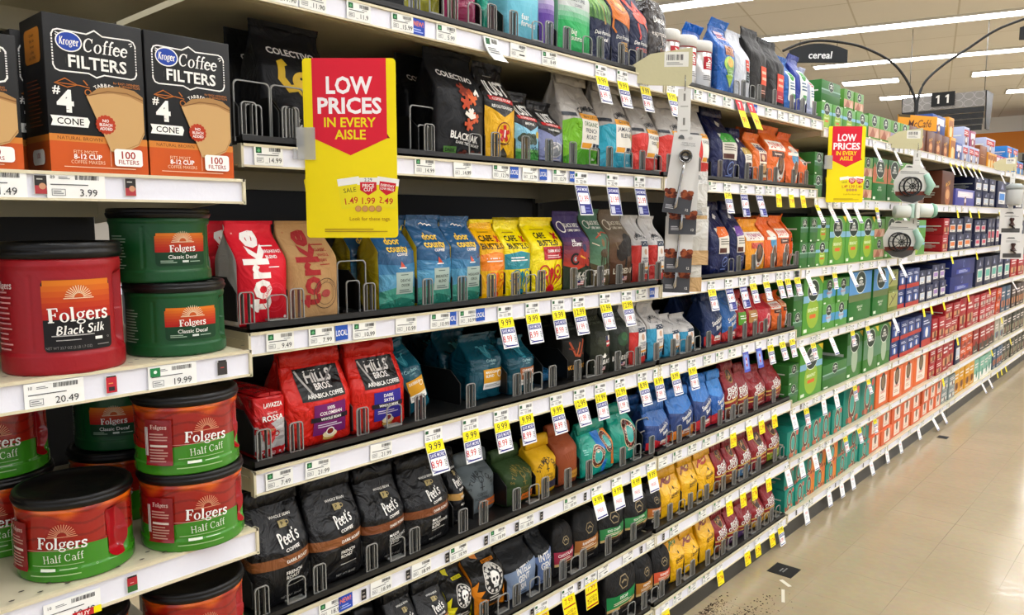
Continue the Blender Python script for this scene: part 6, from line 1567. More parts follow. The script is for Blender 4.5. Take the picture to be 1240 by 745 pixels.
        for k in range(7):
            a = mid + (hi - mid) * k / 7; b = mid + (hi - mid) * (k + 1) / 7; c = tuple(int((178, 38, 30)[m] + ((214, 128, 36)[m] - (178, 38, 30)[m]) * k / 6) for m in range(3))
            e = .004 if k == 6 else 0; q.rect(-lw + e, a, lw - e, b, '#%02x%02x%02x' % c)
        pp = p; p = q
        sun(.0, mid + (hi - mid) * .55, .034, '#ecd8b8'); q.serif('Folgers', .0, mid + (.045 if kind == 'red' else .06), .12 if kind == 'red' else .1, W_, .155, 1.15, 0, 2)
        if kind == 'red':
            q.serif('Black Silk', .0, lo + .185, .075, W_, .145, 1.15, .2, 2); q.bars(-.07, lo + .125, .07, lo + .145, 1, '#bab8b4'); q.rect(.035, lo + .085, .055, lo + .11, W_); q.bars(-.06, lo + .09, .02, lo + .105, 1, '#bab8b4'); q.ring(.072, lo + .1, .008, .008, .0015, '#bab8b4'); q.text('NET WT 33.7 OZ (2 LB 1.7 OZ)', -.03, lo + .035, .022, '#8a8886', .11); q.bars(.04, lo + .03, .085, lo + .05, 1, '#8a8886')
        else:
            q.text('Classic Decaf', .0, lo + .135, .055, W_, .11, bold=.01); q.bars(-.07, lo + .04, -.02, lo + .09, 2, '#a8c0ac'); q.rect(-.005, lo + .05, .015, lo + .08, '#d8e0d8'); q.bars(.02, lo + .05, .07, lo + .075, 1, '#a8c0ac')
        p = pp; g2.build('label', M_CARD, t)
        s = -.205; p.bars(s - .04, .2, s + .03, .72, 12, '#d8a0a0' if kind == 'red' else '#b8ccb8', .3); p.serif('Folgers', s, .76, .06, '#e8d8d4', .07, 1.1) if kind == 'red' else None
        p.barcode(s - .06, .2, s - .045, .45, '#e8e4e0', 3)
    g.build('body', M_SLEEVE if kind == 'caff' else M_PLAST, t)
    g = G(); RL = R * 1.0
    g.lathe([(RL * .95, Hb - .004), (RL * 1.0, Hb - .003), (RL * 1.03, Hb + .002), (RL * 1.03, Hb + H * .035), (RL * 1.0, Hb + H * .045), (RL * 1.01, Hb + H * .055), (RL * 1.01, Hb + H * .085), (RL * .985, Hb + H * .1), (RL * .93, Hb + H * .1), (RL * .9, Hb + H * .08), (RL * .88, Hb + H * .055), (RL * .4, Hb + H * .05), (.001, Hb + H * .05)], '#161617', 0, 72); g.build('lid', M_PLAST, t)
    return t
# ------------------------------------------------------------------ left unit: filter boxes and canisters
filter_box(.325, .1135, .184, .08, 'black and orange coffee filter box, middle of the three in front')
filter_box(.441, .1155, .184, .08, 'black and orange coffee filter box at the right end of its shelf')
filter_box(.16, .137, .151, .08, 'shorter black and orange filter box cut off by the left edge')
filter_box(.318, .1135, .178, .08, 'black and orange filter box in line behind the middle one', x=-.02)
filter_box(.185, .13, .17, .07, 'black filter box in the back row at the far left', x=-.03)
Z2, Z3, Z4 = RAILL['2'][0] + .0006, RAILL['3'][0] + .0006, RAILL['4'][0] + .0006
canister(.032, .341, Z2, .0685, .158, 'red', -3, 'large red coffee canister with a black and orange label', '2')
canister(.013, .493, Z2, .066, .1, 'green', -6, 'dark green coffee canister, lower one of the stack of two', '2')
canister(-.001, .482, Z2 + .1003, .066, .1, 'green', 1, 'dark green coffee canister resting on top of the other green one', '2')
canister(.016, .345, Z3, .0685, .107, 'caff', -31, 'red and green canister standing alone in front on the perforated shelf', '3')
canister(.043, .49, Z3, .069, .107, 'caff', -9, 'red and green canister, lower one of the stack at the shelf end', '3')
canister(.041, .488, Z3 + .1073, .069, .107, 'caff', -4, 'red and green canister, upper one of the stack at the shelf end', '3')
canister(-.13, .295, Z3, .069, .107, 'caff', -20, 'red and green canister, lower one of the stack at the left edge', '3')
canister(-.13, .292, Z3 + .1073, .069, .107, 'caff', -8, 'red and green canister, upper one of the stack at the left edge', '3')
canister(-.135, .46, Z3, .069, .107, 'caff', -30, 'shaded red and green canister behind the gap between the stacks', '3')
canister(-.14, .47, Z3 + .1073, .066, .1, 'green', -30, 'shaded dark green canister in the back of the perforated shelf', '3')
canister(.02, .33, Z4, .069, .107, 'caff', -10, 'red and green canister below the bottom edge, lower left one', '4')
canister(.036, .49, Z4, .069, .107, 'caff', -10, 'red and green canister at the bottom edge, lower right one', '4')
canister(.02, .33, Z4 + .1073, .069, .107, 'caff', -10, 'black lidded orange rimmed canister at the bottom edge, left one', '4')
canister(.036, .488, Z4 + .1073, .069, .107, 'caff', -10, 'black lidded orange rimmed canister at the bottom edge, right one', '4')

# ------------------------------------------------------------------ price tags
def near(sh, y):
    L = PLACED.get(sh) or []
    if not L: return None
    return short(min(L, key=lambda q: abs((q[0] + q[1]) / 2 - y))[2])
BL, YL, RDT, TXT = '#2d3486', '#f0e010', '#cc3038', '#26262a'
def flat_print(p, price, eco=True, seed=1):
    """the printed face of a small shelf label"""
    p.rect(-.5, 0, .5, 1, '#eeeee8')
    if eco: p.rect(-.44, .62, -.24, .94, '#2f6a44'); p.poly([(-.4, .74), (-.33, .88), (-.28, .74), (-.34, .67)], '#6ab07a')
    p.barcode(.02, .72, .42, .92, '#3a3a3c', 16, seed); p.bars(-.42, .48, .4, .58, 1, '#6a6a6c', seed=seed); p.bars(.12, .6, .4, .68, 1, '#8a8a8c', seed=seed + 1)
    p.frame(-.42, .16, -.2, .38, .012, '#77777a'); p.bars(-.4, .2, -.22, .34, 2, '#8a8a8c', seed=seed); p.bars(-.14, .1, .0, .14, 1, '#8a8a8c')
    if price: p.text(price, .22, .26, .26, TXT, .46, bold=.0)
    else: p.bars(.04, .16, .42, .36, 1, '#3c3c40', seed=seed)
def mk(name, label, cat, group, w, loc, rz=0.0):
    return thing(name, label, cat, loc, rz, group)
def hang(p, kind, tx, seed):
    """artwork of a long hanging tag; y = 0 is its lower edge, 1 its top"""
    if kind == 'save':
        p.rect(-.5, .48, .5, .71, YL); p.text(tx[0], .0, .6, .14, TXT, .8, bold=.012); p.bars(-.46, .49, -.2, .515, 1, '#5a5a20')
        p.rect(-.44, .345, .44, .465, BL); p.text('SAVE MORE', 0, .405, .075, '#e8e8f0', .8, bold=.02); p.text(tx[1], -.14, .22, .145, RDT, .6, bold=.012)
        p.bars(.3, .12, .44, .28, 5, '#5a5a60'); p.line([(-.44, .46), (-.46, .1), (-.2, .06), (.44, .05)], .035, BL); p.rect(-.42, .035, .44, .06, BL); p.rect(.43, .05, .455, .4, BL)
    elif kind == 'blue':
        p.rect(-.5, .02, .5, .68, BL); p.text('SAVE MORE', 0, .6, .07, '#e8e8f0', .84, bold=.02); p.rrect(-.4, .26, .4, .52, .05, '#f4f4f2'); p.text(tx[1], 0, .39, .14, RDT, .7, bold=.015); p.rect(-.4, .05, -.08, .22, '#c8cad8'); p.bars(-.04, .06, .4, .2, 2, '#6a70b0')
        p.frame(-.48, .015, .48, .7, .03, '#f1f1ee')
    elif kind == 'free':
        if tx[0]: p.rect(-.5, .44, .5, .70, YL); p.text(tx[0], .0, .57, .15, TXT, .8, bold=.012); p.text('FREE', -.02, .25, .1, '#d87078', .6, bold=.01)
        else: p.text('FREE', 0, .52, .1, '#d87078', .7, bold=.01); p.bars(-.3, .2, .3, .4, 3, '#b8b8c4')
        p.rect(-.46, .03, .46, .07, BL)
    elif kind == 'yellow':
        p.rect(-.5, 0, .5, .66, YL); p.bars(-.24, .55, .24, .61, 1, '#8a7a10'); p.text(tx, 0, .32, .22, '#c8501c', .8, bold=.02); p.bars(-.4, .06, .3, .12, 1, '#9a8a20')
    elif kind == 'low':
        p.rect(-.5, 0, .5, .74, YL); p.text(tx[0], .0, .6, .15, '#b8481c', .8, bold=.012); p.rect(-.46, .42, .46, .46, '#a8281c'); p.ell(-.34, .26, .05, .05, '#a8281c'); p.text('LOCKED IN', .06, .3, .08, '#8a3a1c', .64, bold=.02); p.text('LOW PRICE', .02, .19, .08, '#8a3a1c', .76, bold=.02); p.rect(-.46, .04, .46, .09, '#a8281c')
    elif kind == 'tilt': p.bars(-.3, .35, .3, .5, 2, '#d89098', seed=seed); p.bars(-.3, .12, .3, .26, 3, '#b8b8c4', seed=seed); p.rect(-.46, .02, .46, .07, BL)
    elif kind == 'tilty': p.rect(-.5, .5, .5, .74, YL); p.bars(-.3, .58, .3, .68, 1, '#6a6420'); p.bars(-.3, .2, .3, .4, 2, '#c89098', seed=seed); p.rect(-.46, .03, .46, .07, BL)
    elif kind == 'tinyy': p.rect(-.5, .0, .5, .66, YL); p.bars(-.24, .3, .24, .46, 1, '#b06a20', seed=seed)
    elif kind == 'info': p.rect(-.5, 0, .5, .72, '#5560b8'); p.rect(-.36, .1, .36, .62, '#8aa0d8'); p.rect(-.1, .2, .12, .52, '#c0404a'); p.text('B', .0, .36, .12, W_, bold=.02)
    elif kind == 'promo': p.rect(-.5, 0, .5, 1, YL); p.rect(-.5, .62, .5, 1, '#c8283a'); p.text('7', .0, .8, .22, W_, bold=.03); p.text('99', 0, .28, .2, '#c8283a', bold=.03)
    if kind not in ('promo',):
        p.barcode(.0, .88, .4, .95, '#55555a', 10, seed); p.bars(-.4, .83, .38, .86, 1, '#8a8a8c'); p.bars(-.42, .75, -.2, .81, 2, '#8a8a8c')
        if kind in ('save', 'blue', 'free', 'low'): p.rect(-.46, .89, -.3, .96, '#2f6a44')
        if isinstance(tx, tuple) and len(tx) > 1: p.text({'9.99': '11.99', '12.99': '16.99', '8.99': '9.99', '5.99': '6.49', '7.99': '8.29', '14.99': '17.99'}.get(tx[0], tx[0]) if kind != 'low' else tx[1], .14, .775, .075, TXT, .6)
WORDS = dict(save='sale tag', blue='blue bordered tag', free='white free tag', yellow='bright yellow tag', low='yellow red lined tag', tilt='long white tag', tilty='long yellow topped tag', tinyy='small yellow tag', info='blue hanging card', promo='red and yellow flag',
    flat='white shelf label', local='blue LOCAL sticker', new='blue NEW sticker', thumb='tiny product sticker', curl='curled shelf label')
GRP = dict(save='hanging sale tags', blue='hanging blue sale tags', free='hanging white tags', yellow='hanging yellow tags', low='hanging low price tags', tilt='long white hanging tags', tilty='long yellow and white hanging tags', tinyy='small yellow hanging tags', info='blue hanging cards', promo='red and yellow flags', flat='white shelf labels', local='blue stickers', new='blue new stickers', thumb='product stickers', curl='curled labels')
def where(kind, tx, sh, y):
    nm = near(sh, y); base = WORDS[kind]
    pr = tx[0] if isinstance(tx, tuple) else tx
    if pr and kind != 'promo': base = f'{pr} {base}'
    lab = f'{base} under the {nm}, {NTH[sh]} shelf' if nm else f'{base} on the {NTH[sh]} shelf rail'
    if len(lab.replace('.', ' ').split()) > 13: lab = f'{base} under the {nm}'
    return uniq(lab)
def put_tag(sh, kind, tx, y, rail, xf=0.0, seed=1):
    zu, zl = rail; H = zu - zl; lab = where(kind, tx, sh, y); nm = {'local': 'shelf_sticker', 'new': 'shelf_sticker', 'thumb': 'shelf_sticker', 'flat': 'shelf_label', 'curl': 'shelf_label'}.get(kind, 'hanging_tag')
    rnd = random.Random(seed * 13 + 5)
    t = tag(bpy.data.objects.new('x', None), 'x', 'x'); bpy.data.objects.remove(t)
    g = G()
    if kind in ('flat', 'local', 'new', 'thumb'):
        w, h = {'flat': (.05, .029), 'local': (.026, .028), 'new': (.03, .028), 'thumb': (.011, .02)}[kind]; x = xf + .0012
        g.box((-.0004, -w / 2, 0), (.0004, w / 2, h), '#eeeee8'); S = plane_S((.0004, 0, 0), (0, 1, 0), (0, 0, 1), (1, 0, 0)); p = Print(g, S, w, h, 0, 0); p.L = 0
        if kind == 'flat': flat_print(p, tx, rnd.random() < .7, seed)
        elif kind == 'local': p.rect(-.5, 0, .5, 1, '#2f5fb4'); p.text('LOCAL', 0, .45, .34, W_, .9, bold=.02)
        elif kind == 'new': p.rect(-.5, 0, .5, 1, '#2f54b4'); p.text('NEW!', .0, .68, .3, '#e88a4a', .8, bold=.03); p.bars(-.4, .1, .4, .4, 2, '#b0c0e8')
        else: p.rect(-.5, 0, .5, 1, '#2a2626'); p.rect(-.3, .2, .3, .4, '#a8a098'); p.bars(-.3, .6, .3, .75, 1, '#c8c0b8')
        o = g.build(nm, M_PAPER); o.location = (x, y, zl + .003 + (.003 if kind in ('local', 'thumb') else 0)); o.rotation_euler = (radians(rnd.uniform(-2, 2)), 0, radians(rnd.uniform(-1, 1)))
    elif kind == 'curl':
        S = lambda a, b, off: (.002 + .03 * max(0, (.05 - b) / .05) ** 2 + off, a, b - .02); p = Print(g, S, .04, .05, 0, .006); p.rect(-.5, 0, .5, 1, '#eeeee8'); p.rect(-.4, .7, -.1, .95, '#2f6a44'); p.barcode(.0, .76, .4, .94, '#3a3a3c'); p.bars(-.4, .3, .4, .6, 3, '#8a8a8c')
        S = lambda a, b, off: (.002 + .03 * max(0, (.05 - b) / .05) ** 2 - off - .0004, -a, b - .02); Print(g, S, .04, .05, 0, .006).rect(-.5, 0, .5, 1, '#e4e4de')
        o = g.build(nm, M_PAPER); o.location = (xf + .002, y, zl)
    else:
        w, h = {'save': (.046, .092), 'blue': (.05, .102), 'free': (.046, .085), 'yellow': (.042, .068), 'low': (.05, .088), 'tilt': (.042, .1), 'tilty': (.036, .098), 'tinyy': (.036, .07), 'info': (.042, .092), 'promo': (.045, .09)}[kind]
        top = H - .003; bend = h * {'low': .245, 'tilty': .25, 'promo': .0001}.get(kind, .275); tl = radians({'save': 14, 'blue': 13, 'free': 13, 'yellow': 8, 'low': 8, 'tilt': 26, 'tilty': 26, 'tinyy': 14, 'info': 8, 'promo': 20}[kind] + rnd.uniform(-3, 3)); sl = radians(rnd.uniform(-1, 6))
        def S(a, b, off):
            q = h - b          # distance down from the top edge
            if q <= bend: return (.0016 + off, a, top - q)
            u = q - bend; return (.0016 + off * cos(tl) + u * sin(tl), a + u * sin(sl), top - bend - u * cos(tl) + off * sin(tl))
        p = Print(g, S, w, h, 0, 0); k = 1 - bend / h; p.rect(-.5, 0, .5, k, '#f1f1ee'); p.n = 0; p.rect(-.5, k, .5, 1, '#f1f1ee'); hang(p, kind, tx, seed)
        B = lambda a, b, off: S(-a, b, -.0008 - off); q = Print(g, B, w, h, 0, 0); q.rect(-.5, 0, .5, k, '#e2e2de'); q.rect(-.5, k, .5, 1, '#e2e2de')
        o = g.build(nm, M_PAPER); o.location = (xf, y, zl)
    tag(o, lab, 'price tag' if nm == 'hanging_tag' else ('sticker' if nm == 'shelf_sticker' else 'shelf label'), GRP[kind]); return o
for i, (sh, kind, tx, y) in enumerate(TAGS): put_tag(sh, kind, tx, y, RAIL[sh], seed=i + 1)
# larger labels on the left unit
def left_tag(rk, kind, tx, y, label, seed):
    zu, zl = RAILL[rk]; g = G(); S = plane_S((.0004, 0, 0), (0, 1, 0), (0, 0, 1), (1, 0, 0))
    if kind == 'pic':
        w, h = .014, .022; g.box((-.0003, -w / 2, 0), (.0003, w / 2, h), '#e6e6e2'); p = Print(g, S, w, h, 0, 0); p.L = 0
        if tx == 'box': p.rect(-.45, .02, .45, .98, '#b0444a'); p.rect(-.45, .45, .45, .98, '#3a3634'); p.ell(.12, .42, .26, .26, '#c89a7a'); p.bars(-.3, .72, .3, .86, 1, '#c8c4bc')
        elif tx == 'red': p.rect(-.45, .02, .45, .9, '#c03040'); p.rect(-.4, .9, .4, .98, '#222222'); p.rect(-.25, .12, .25, .36, '#3a3234'); p.bars(-.25, .5, .25, .62, 1, '#e0a060')
        elif tx == 'black': p.rect(-.5, .05, .5, .86, '#4a4644'); p.rect(-.42, .86, .42, .98, '#3a3636'); p.bars(-.2, .45, .3, .58, 1, '#c0504a')
        else: p.rect(-.45, .02, .45, .88, '#3f7038'); p.rect(-.45, .4, .45, .88, '#b0303a'); p.rect(-.42, .88, .42, .98, '#222222'); p.bars(-.2, .5, .25, .62, 1, '#e0a8a8')
        o = g.build('shelf_sticker', M_PAPER); o.location = (.0965, y, zl + .006); tag(o, label, 'sticker', 'product picture stickers')
    else:
        w, h = (.064, .03); g.box((-.0003, -w / 2, 0), (.0003, w / 2, h), '#f0f0ec'); p = Print(g, S, w, h, 0, 0); p.L = 0; p.rect(-.5, 0, .5, 1, '#f0f0ec')
        p.barcode(-.02, .74, .4, .92, '#38383a', 22, seed); p.text('10' if rk != '1' else '89', -.4, .82, .12, TXT, .1); p.bars(-.3, .74, -.1, .86, 2, '#7a7a7c'); p.bars(-.44, .5, .42, .58, 1, '#5a5a5c')
        if kind == 'eco': p.rect(-.46, .56, -.26, .94, '#2f8a54'); p.ell(-.36, .76, .07, .07, '#dfeae0')
        p.frame(-.42, .12, -.2, .36, .01, '#77777a'); p.bars(-.4, .16, -.22, .32, 2, '#8a8a8c'); p.text(tx, .2, .24, .27, TXT, .48)
        if kind == 'sale': p.rect(-.02, .0, .36, .3, '#c02830'); p.text('BUY', .18, .14, .18, W_, .3, bold=.03); p.rect(.36, .0, .5, .3, YL)
        o = g.build('shelf_label', M_PAPER); o.location = (.0965, y, zl + (.0015 if kind != 'sale' else -.004)); tag(o, label, 'shelf label', 'large white shelf labels')
LL = ['white 3.99 shelf label under the middle coffee filter box', 'tiny box picture sticker left of the 3.99 label', 'tiny box picture sticker right of the 3.99 label', 'white 1.49 shelf label cut off by the left edge', 'white 20.49 shelf label under the large red canister', 'tiny red canister sticker right of the 20.49 label', 'white 19.99 shelf label under the dark green canisters', 'tiny grey canister sticker right of the 19.99 label', 'white shelf label with red and yellow corner under the red and green canister', 'tiny red and green canister sticker on the perforated shelf rail']
for i, (rk, kind, tx, y) in enumerate(LEFT_TAGS): left_tag(rk, kind, tx, y, LL[i], i + 2)
# ------------------------------------------------------------------ boxes of coffee pods and cocoa on the far sections
PODCOL = dict(
 gm=('#5f9c46', 'green pod box with a dark round badge'), gmd=('#3c7a38', 'dark green pod box'), gmh=('#669a48', 'green pod box with pink brown cup pictures'), gmp=('#6a9a50', 'green pod box with lilac cup pictures'), gmt=('#2f7a3c', 'tall green pod box with two hands picture'),
 gmg=('#60a240', 'green pod box with a yellow green disc'), gmn=('#5a8a34', 'green pod box with hazelnut picture'), gmb=('#5f9f48', 'green pod box with a light blue stripe'), gms=('#2c7a34', 'tall green pod box with a blue sky top'), gmdt=('#448438', 'tall dark green pod box with silver oval'),
 mccafe=('#6a3c24', 'brown pod box with gold script'), amber=('#d89a2c', 'amber yellow pod box'), bluey=('#3a5a9a', 'blue and yellow pod box'), cocoa=('#b0b8d0', 'pale blue cocoa box'), brownside=('#8a5428', 'brown cardboard sided box'), cocoap=('#a85a7a', 'pink and grey cocoa box'), bluew=('#3a86c4', 'bright blue cocoa box'),
 lilac=('#5a5aa4', 'wide lilac blue box'), navyw=('#232a4c', 'navy pod box with white labels'), navyb=('#232a50', 'navy pod box with a bright blue panel'), navyo=('#262c4c', 'navy pod box with orange swatch'), navyr=('#2c3050', 'navy pod box with pink red swatch'), navyp=('#262c50', 'navy pod box with lilac swatch'), navybig=('#1f3076', 'large royal blue box with a seal'), navyt=('#262c4c', 'navy pod box with mint swatch'),
 redm=('#a8242c', 'red pod box'), redt=('#b02a30', 'red pod box with grey lettering'), redd=('#a03a30', 'red pod box with a dark lower half'), olive=('#7a8a3c', 'olive green pod box with a twig'), maxw=('#2c3f74', 'navy and red pod box with a white cup'),
 orangeb=('#d0602c', 'orange pod box with brown cup'), slate=('#50687c', 'slate blue pod box'), darkm=('#4a3a34', 'dark brown pod box'), donut=('#2a9484', 'teal pod box with a donut ring'), donutt=('#1f8a7a', 'tall teal pod box with a donut ring'), donuto=('#2a9484', 'teal and orange pod box with a donut ring'),
 dunk=('#de743a', 'orange pod box with a white panel'), dunks=('#da744a', 'small orange pod box with a white panel'), pale=('#b8b4a4', 'pale grey pod box'), olived=('#3f4034', 'dark olive pod box'), grey=('#8a9694', 'grey green pod box'), yellow=('#d8a424', 'golden yellow pod box'), mint=('#8ab8a4', 'mint and white pod box'))
def nuts(p, x0, y0, x1, y1, n, seed, cols):
    r = random.Random(seed)
    for k in range(n): p.ell(r.uniform(x0, x1), r.uniform(y0, y1), .09, .08, cols[k % len(cols)], 10)
def pod_art(p, d, sd):
    K = d
    if d.startswith('gm'):
        if d in ('gmh', 'gmp'): p.rect(-.5, .12, .5, .5, '#c89a80' if d == 'gmh' else '#a89ab8'); p.poly([(-.4, .12), (-.1, .5), (.2, .12)], '#a86a54'); p.poly([(.05, .12), (.3, .48), (.46, .12)], '#d8b8a4')
        elif d == 'gmt': p.rect(-.5, .42, .5, .78, '#c07a50'); p.poly([(-.3, .45), (.0, .9), (.3, .45)], '#3f8a3c'); p.poly([(-.5, .6), (-.2, .5), (-.4, .9)], '#b86a4a'); p.poly([(.5, .6), (.2, .5), (.4, .9)], '#c08060'); p.text('GREEN', .0, .32, .05, '#dfe8d4', .5, bold=.02); p.text('MOUNTAIN', .0, .26, .04, '#dfe8d4', .6, bold=.02)
        elif d == 'gmn': nuts(p, -.4, .2, .4, .55, 26, sd, ('#8a4a30', '#a8603c', '#6a3420')); p.rect(-.5, .05, .5, .14, '#4a9a34')
        elif d == 'gmb': p.rect(-.5, .3, .5, .62, '#4f9ac4'); p.ell(0, .46, .24, .2, '#a8c8d8'); p.text('BREAKFAST', 0, .46, .08, '#c85a34', .5, bold=.02)
        elif d == 'gms': p.rect(-.5, .52, .5, 1, '#5a96c8'); p.rect(-.5, .4, .5, .54, '#6a7a4a'); p.text('BREAKFAST', .0, .28, .045, '#e0ead4', .6, bold=.02); p.text('BLEND', .0, .22, .045, '#e0ead4', .5, bold=.02)
        elif d == 'gmd': p.rect(-.5, .4, .5, .6, '#4a7a58'); p.rect(-.5, .56, .5, .62, '#8fb0a0')
        elif d == 'gmdt': p.rect(-.5, .3, .5, .75, '#5f8a6a'); p.ell(.0, .4, .2, .3, '#a8b8a0')
        else: p.rect(-.5, .56, .5, .68, '#8ab8d0'); p.ell(.0, .36, .32, .3, '#9ab83c'); p.text('BREAKFAST', .0, .42, .06, '#e8f0d0', .5, bold=.02); p.rrect(-.16, .27, .16, .34, .03, '#d8702c')
        y = .76 if d not in ('gms',) else .78
        p.ell(.0, y, .3, .22, '#dfe6da'); p.ell(.0, y, .285, .205, '#1f3a2c'); p.poly([(-.1, y + .06), (0, y + .12), (.1, y + .06)], '#e4eae0'); p.text('GREEN', 0, y + .01, .05, W_, .4, bold=.03); p.text('MOUNTAIN', 0, y - .05, .045, W_, .5, bold=.03)
        p.rect(-.44, .04, -.28, .1, '#dfe8d8'); p.poly([(.26, 1), (.5, 1), (.5, .86)], '#e0c82c') if d in ('gmdt', 'gmg') else None
    elif d.startswith('donut'):
        if d == 'donuto': p.rect(.0, .0, .5, 1, '#d8862c')
        p.ell(.0, .52, .28, .42, '#d8ccb0'); p.ell(.0, .52, .26, .39, '#6a3a2c'); p.ell(.0, .52, .17, .26, '#c8c4b0'); p.ell(.0, .52, .15, .23, '#4aa89c'); p.bars(-.2, .12, .2, .18, 1, '#d8e8e0'); nuts(p, -.4, .06, .4, .14, 7, sd, ('#c8785a', '#8a4a34')); p.ell(.34, .86, .1, .1, '#d86a60')
    elif d.startswith('dunk'):
        p.rect(-.24, .12, .3, .9, '#e8ddd0'); p.ell(.03, .72, .22, .26, '#3a2c24'); p.ell(.03, .72, .16, .19, '#8a7458'); p.text("DUNKIN'", .03, .42, .07, '#c8401c', .48, bold=.04); p.bars(-.16, .2, .2, .32, 2, '#c8a890')
    elif d == 'mccafe': p.text('McCafé', .0, .64, .12, '#e8b040', .8, bold=.02, shear=.25, rot=12); p.ell(.0, .28, .3, .28, '#a8683c'); p.ell(.0, .32, .22, .14, '#d0a070')
    elif d.startswith('navy'):
        if d == 'navybig': p.rect(-.3, .12, .3, .4, '#2f44a0'); p.ell(0, .7, .2, .2, '#8a98c8'); p.ell(0, .7, .16, .16, '#1f3076'); p.bars(-.2, .16, .2, .34, 3, '#c0c8e0')
        else:
            sw = {'navyw': '#c8d0dc', 'navyb': '#3a8ad0', 'navyo': '#d8803c', 'navyr': '#d0506a', 'navyp': '#a88ac0', 'navyt': '#6ab8a8'}[d]
            p.rect(-.32, .16, .36, .6, '#e0ded8'); p.rect(-.26, .3, .3, .54, sw); p.bars(-.2, .19, .24, .26, 1, '#6a6a78'); p.poly([(-.16, .7), (.0, .92), (.16, .7)], '#8a90b0'); p.text('N', .0, .78, .1, W_, bold=.02)
    elif d == 'maxw': p.rect(-.5, 0, .5, .22, '#b83a30'); p.rect(-.3, .3, .3, .62, '#3f68b0'); p.ell(.02, .44, .16, .16, '#e4e2de'); p.bars(-.36, .7, .3, .86, 2, '#d8dce8')
    elif d == 'olive': p.rect(-.5, .2, .5, .9, '#a8aa68'); p.line([(-.34, .3), (.3, .8)], .05, '#5a4a2c'); p.line([(0, .55), (-.2, .75)], .04, '#5a4a2c'); p.text('GREEN', 0, .9, .05, '#e8ecd0', .5, bold=.02)
    elif d in ('cocoa', 'cocoap', 'bluew', 'bluey', 'lilac'): p.rect(-.4, .5, .4, .86, '#c03a3c' if d in ('cocoa', 'bluew') else '#e0d8e0'); p.bars(-.32, .6, .32, .78, 2, W_); p.ell(.0, .26, .26, .3, '#7a4a34' if d != 'bluew' else '#e0c060'); p.ell(.0, .32, .2, .14, '#e4dcd4')
    elif d == 'amber': p.rect(-.4, .5, .4, .85, '#a86a2c'); p.ell(.0, .26, .26, .3, '#e8d0a0')
    elif d == 'brownside': p.bars(-.3, .4, .3, .6, 2, '#b8865a')
    else:
        r = random.Random(sd); ac = {'redm': '#c89a70', 'redt': '#c8b8b0', 'redd': '#3a3a36', 'orangeb': '#a83c24', 'slate': '#c07a50', 'darkm': '#c08a5a', 'pale': '#6a8a9a', 'olived': '#9a9a80', 'grey': '#d8d8d0', 'yellow': '#b87a1c', 'mint': '#e8e8e0'}.get(d, '#cccccc')
        p.rect(-.5, .0, .5, .34, ac) if d in ('redd', 'mint', 'orangeb') else p.rect(-.4, .2, .4, .45, ac)
        p.bars(-.36, .58, .36, .84, 2, '#e4dcd8', seed=sd); p.ell(.05, .3, .18, .18, '#6a3a28' if d != 'mint' else '#4a8a78'); p.bars(-.3, .05, .3, .14, 1, '#d8ccc4', seed=sd)
_pod = {}
def pod_box(d, w, h, dep, label, loc, group, rz):
    k = (d, round(w, 3), round(h, 3), round(dep, 2))
    if k not in _pod:
        g = G(); c = PODCOL[d][0]; g.box((-dep, -w / 2, 0), (0, w / 2, h), c, 0, .0012)
        p = Print(g, plane_S((.0001, 0, 0), (0, 1, 0), (0, 0, 1), (1, 0, 0)), w, h, 0, 0); p.L = 0; pod_art(p, d, len(_pod))
        q = Print(g, plane_S((-dep / 2, -w / 2 - .0001, 0), (1, 0, 0), (0, 0, 1), (0, -1, 0)), dep, h, 0, 0); q.L = 0; q.rect(-.4, .5, .4, .56, '#d8dcd0'); q.bars(-.4, .2, .3, .44, 4, '#b8bcb0')
        o = g.build('pod_box', M_CARD); _pod[k] = o
    else:
        o = _pod[k].copy(); COL.objects.link(o)
    o.location = loc; o.rotation_euler = (0, 0, rz); tag(o, label, 'box', group); return o
prev = {}; PODPLACED = {k: [] for k in RAILK}; cnt = {}
for (sh, d, y0, y1, nc, nr, H, dep, xf) in PODS:
    y0 = max(y0, prev.get(sh, 0) + .003, yend[sh] + .012); prev[sh] = y1; w = (y1 - y0) / nc
    for r in range(nr):
        for c in range(nc):
            k = (sh, d, r); cnt[k] = cnt.get(k, 0) + 1; n = cnt[k]
            row = '' if nr == 1 else (', lower row' if r == 0 else ', upper row')
            lab = f'{PODCOL[d][1]}, {ORD[n - 1]} from left{row}, {NTH[sh]} shelf'
            rnd = random.Random(n * 31 + len(d) + r)
            pod_box(d, w - .003, H / nr - .0006, dep, lab, (xf - rnd.uniform(0, .012), y0 + w * (c + .5), RAILK[sh][0] + .0008 + r * H / nr), f'{PODCOL[d][1]}es on the {NTH[sh]} shelf'.replace('boxes', 'boxes'), radians(rnd.uniform(-.6, .6)))
    PODPLACED[sh].append((y0, y1, PODCOL[d][1]))
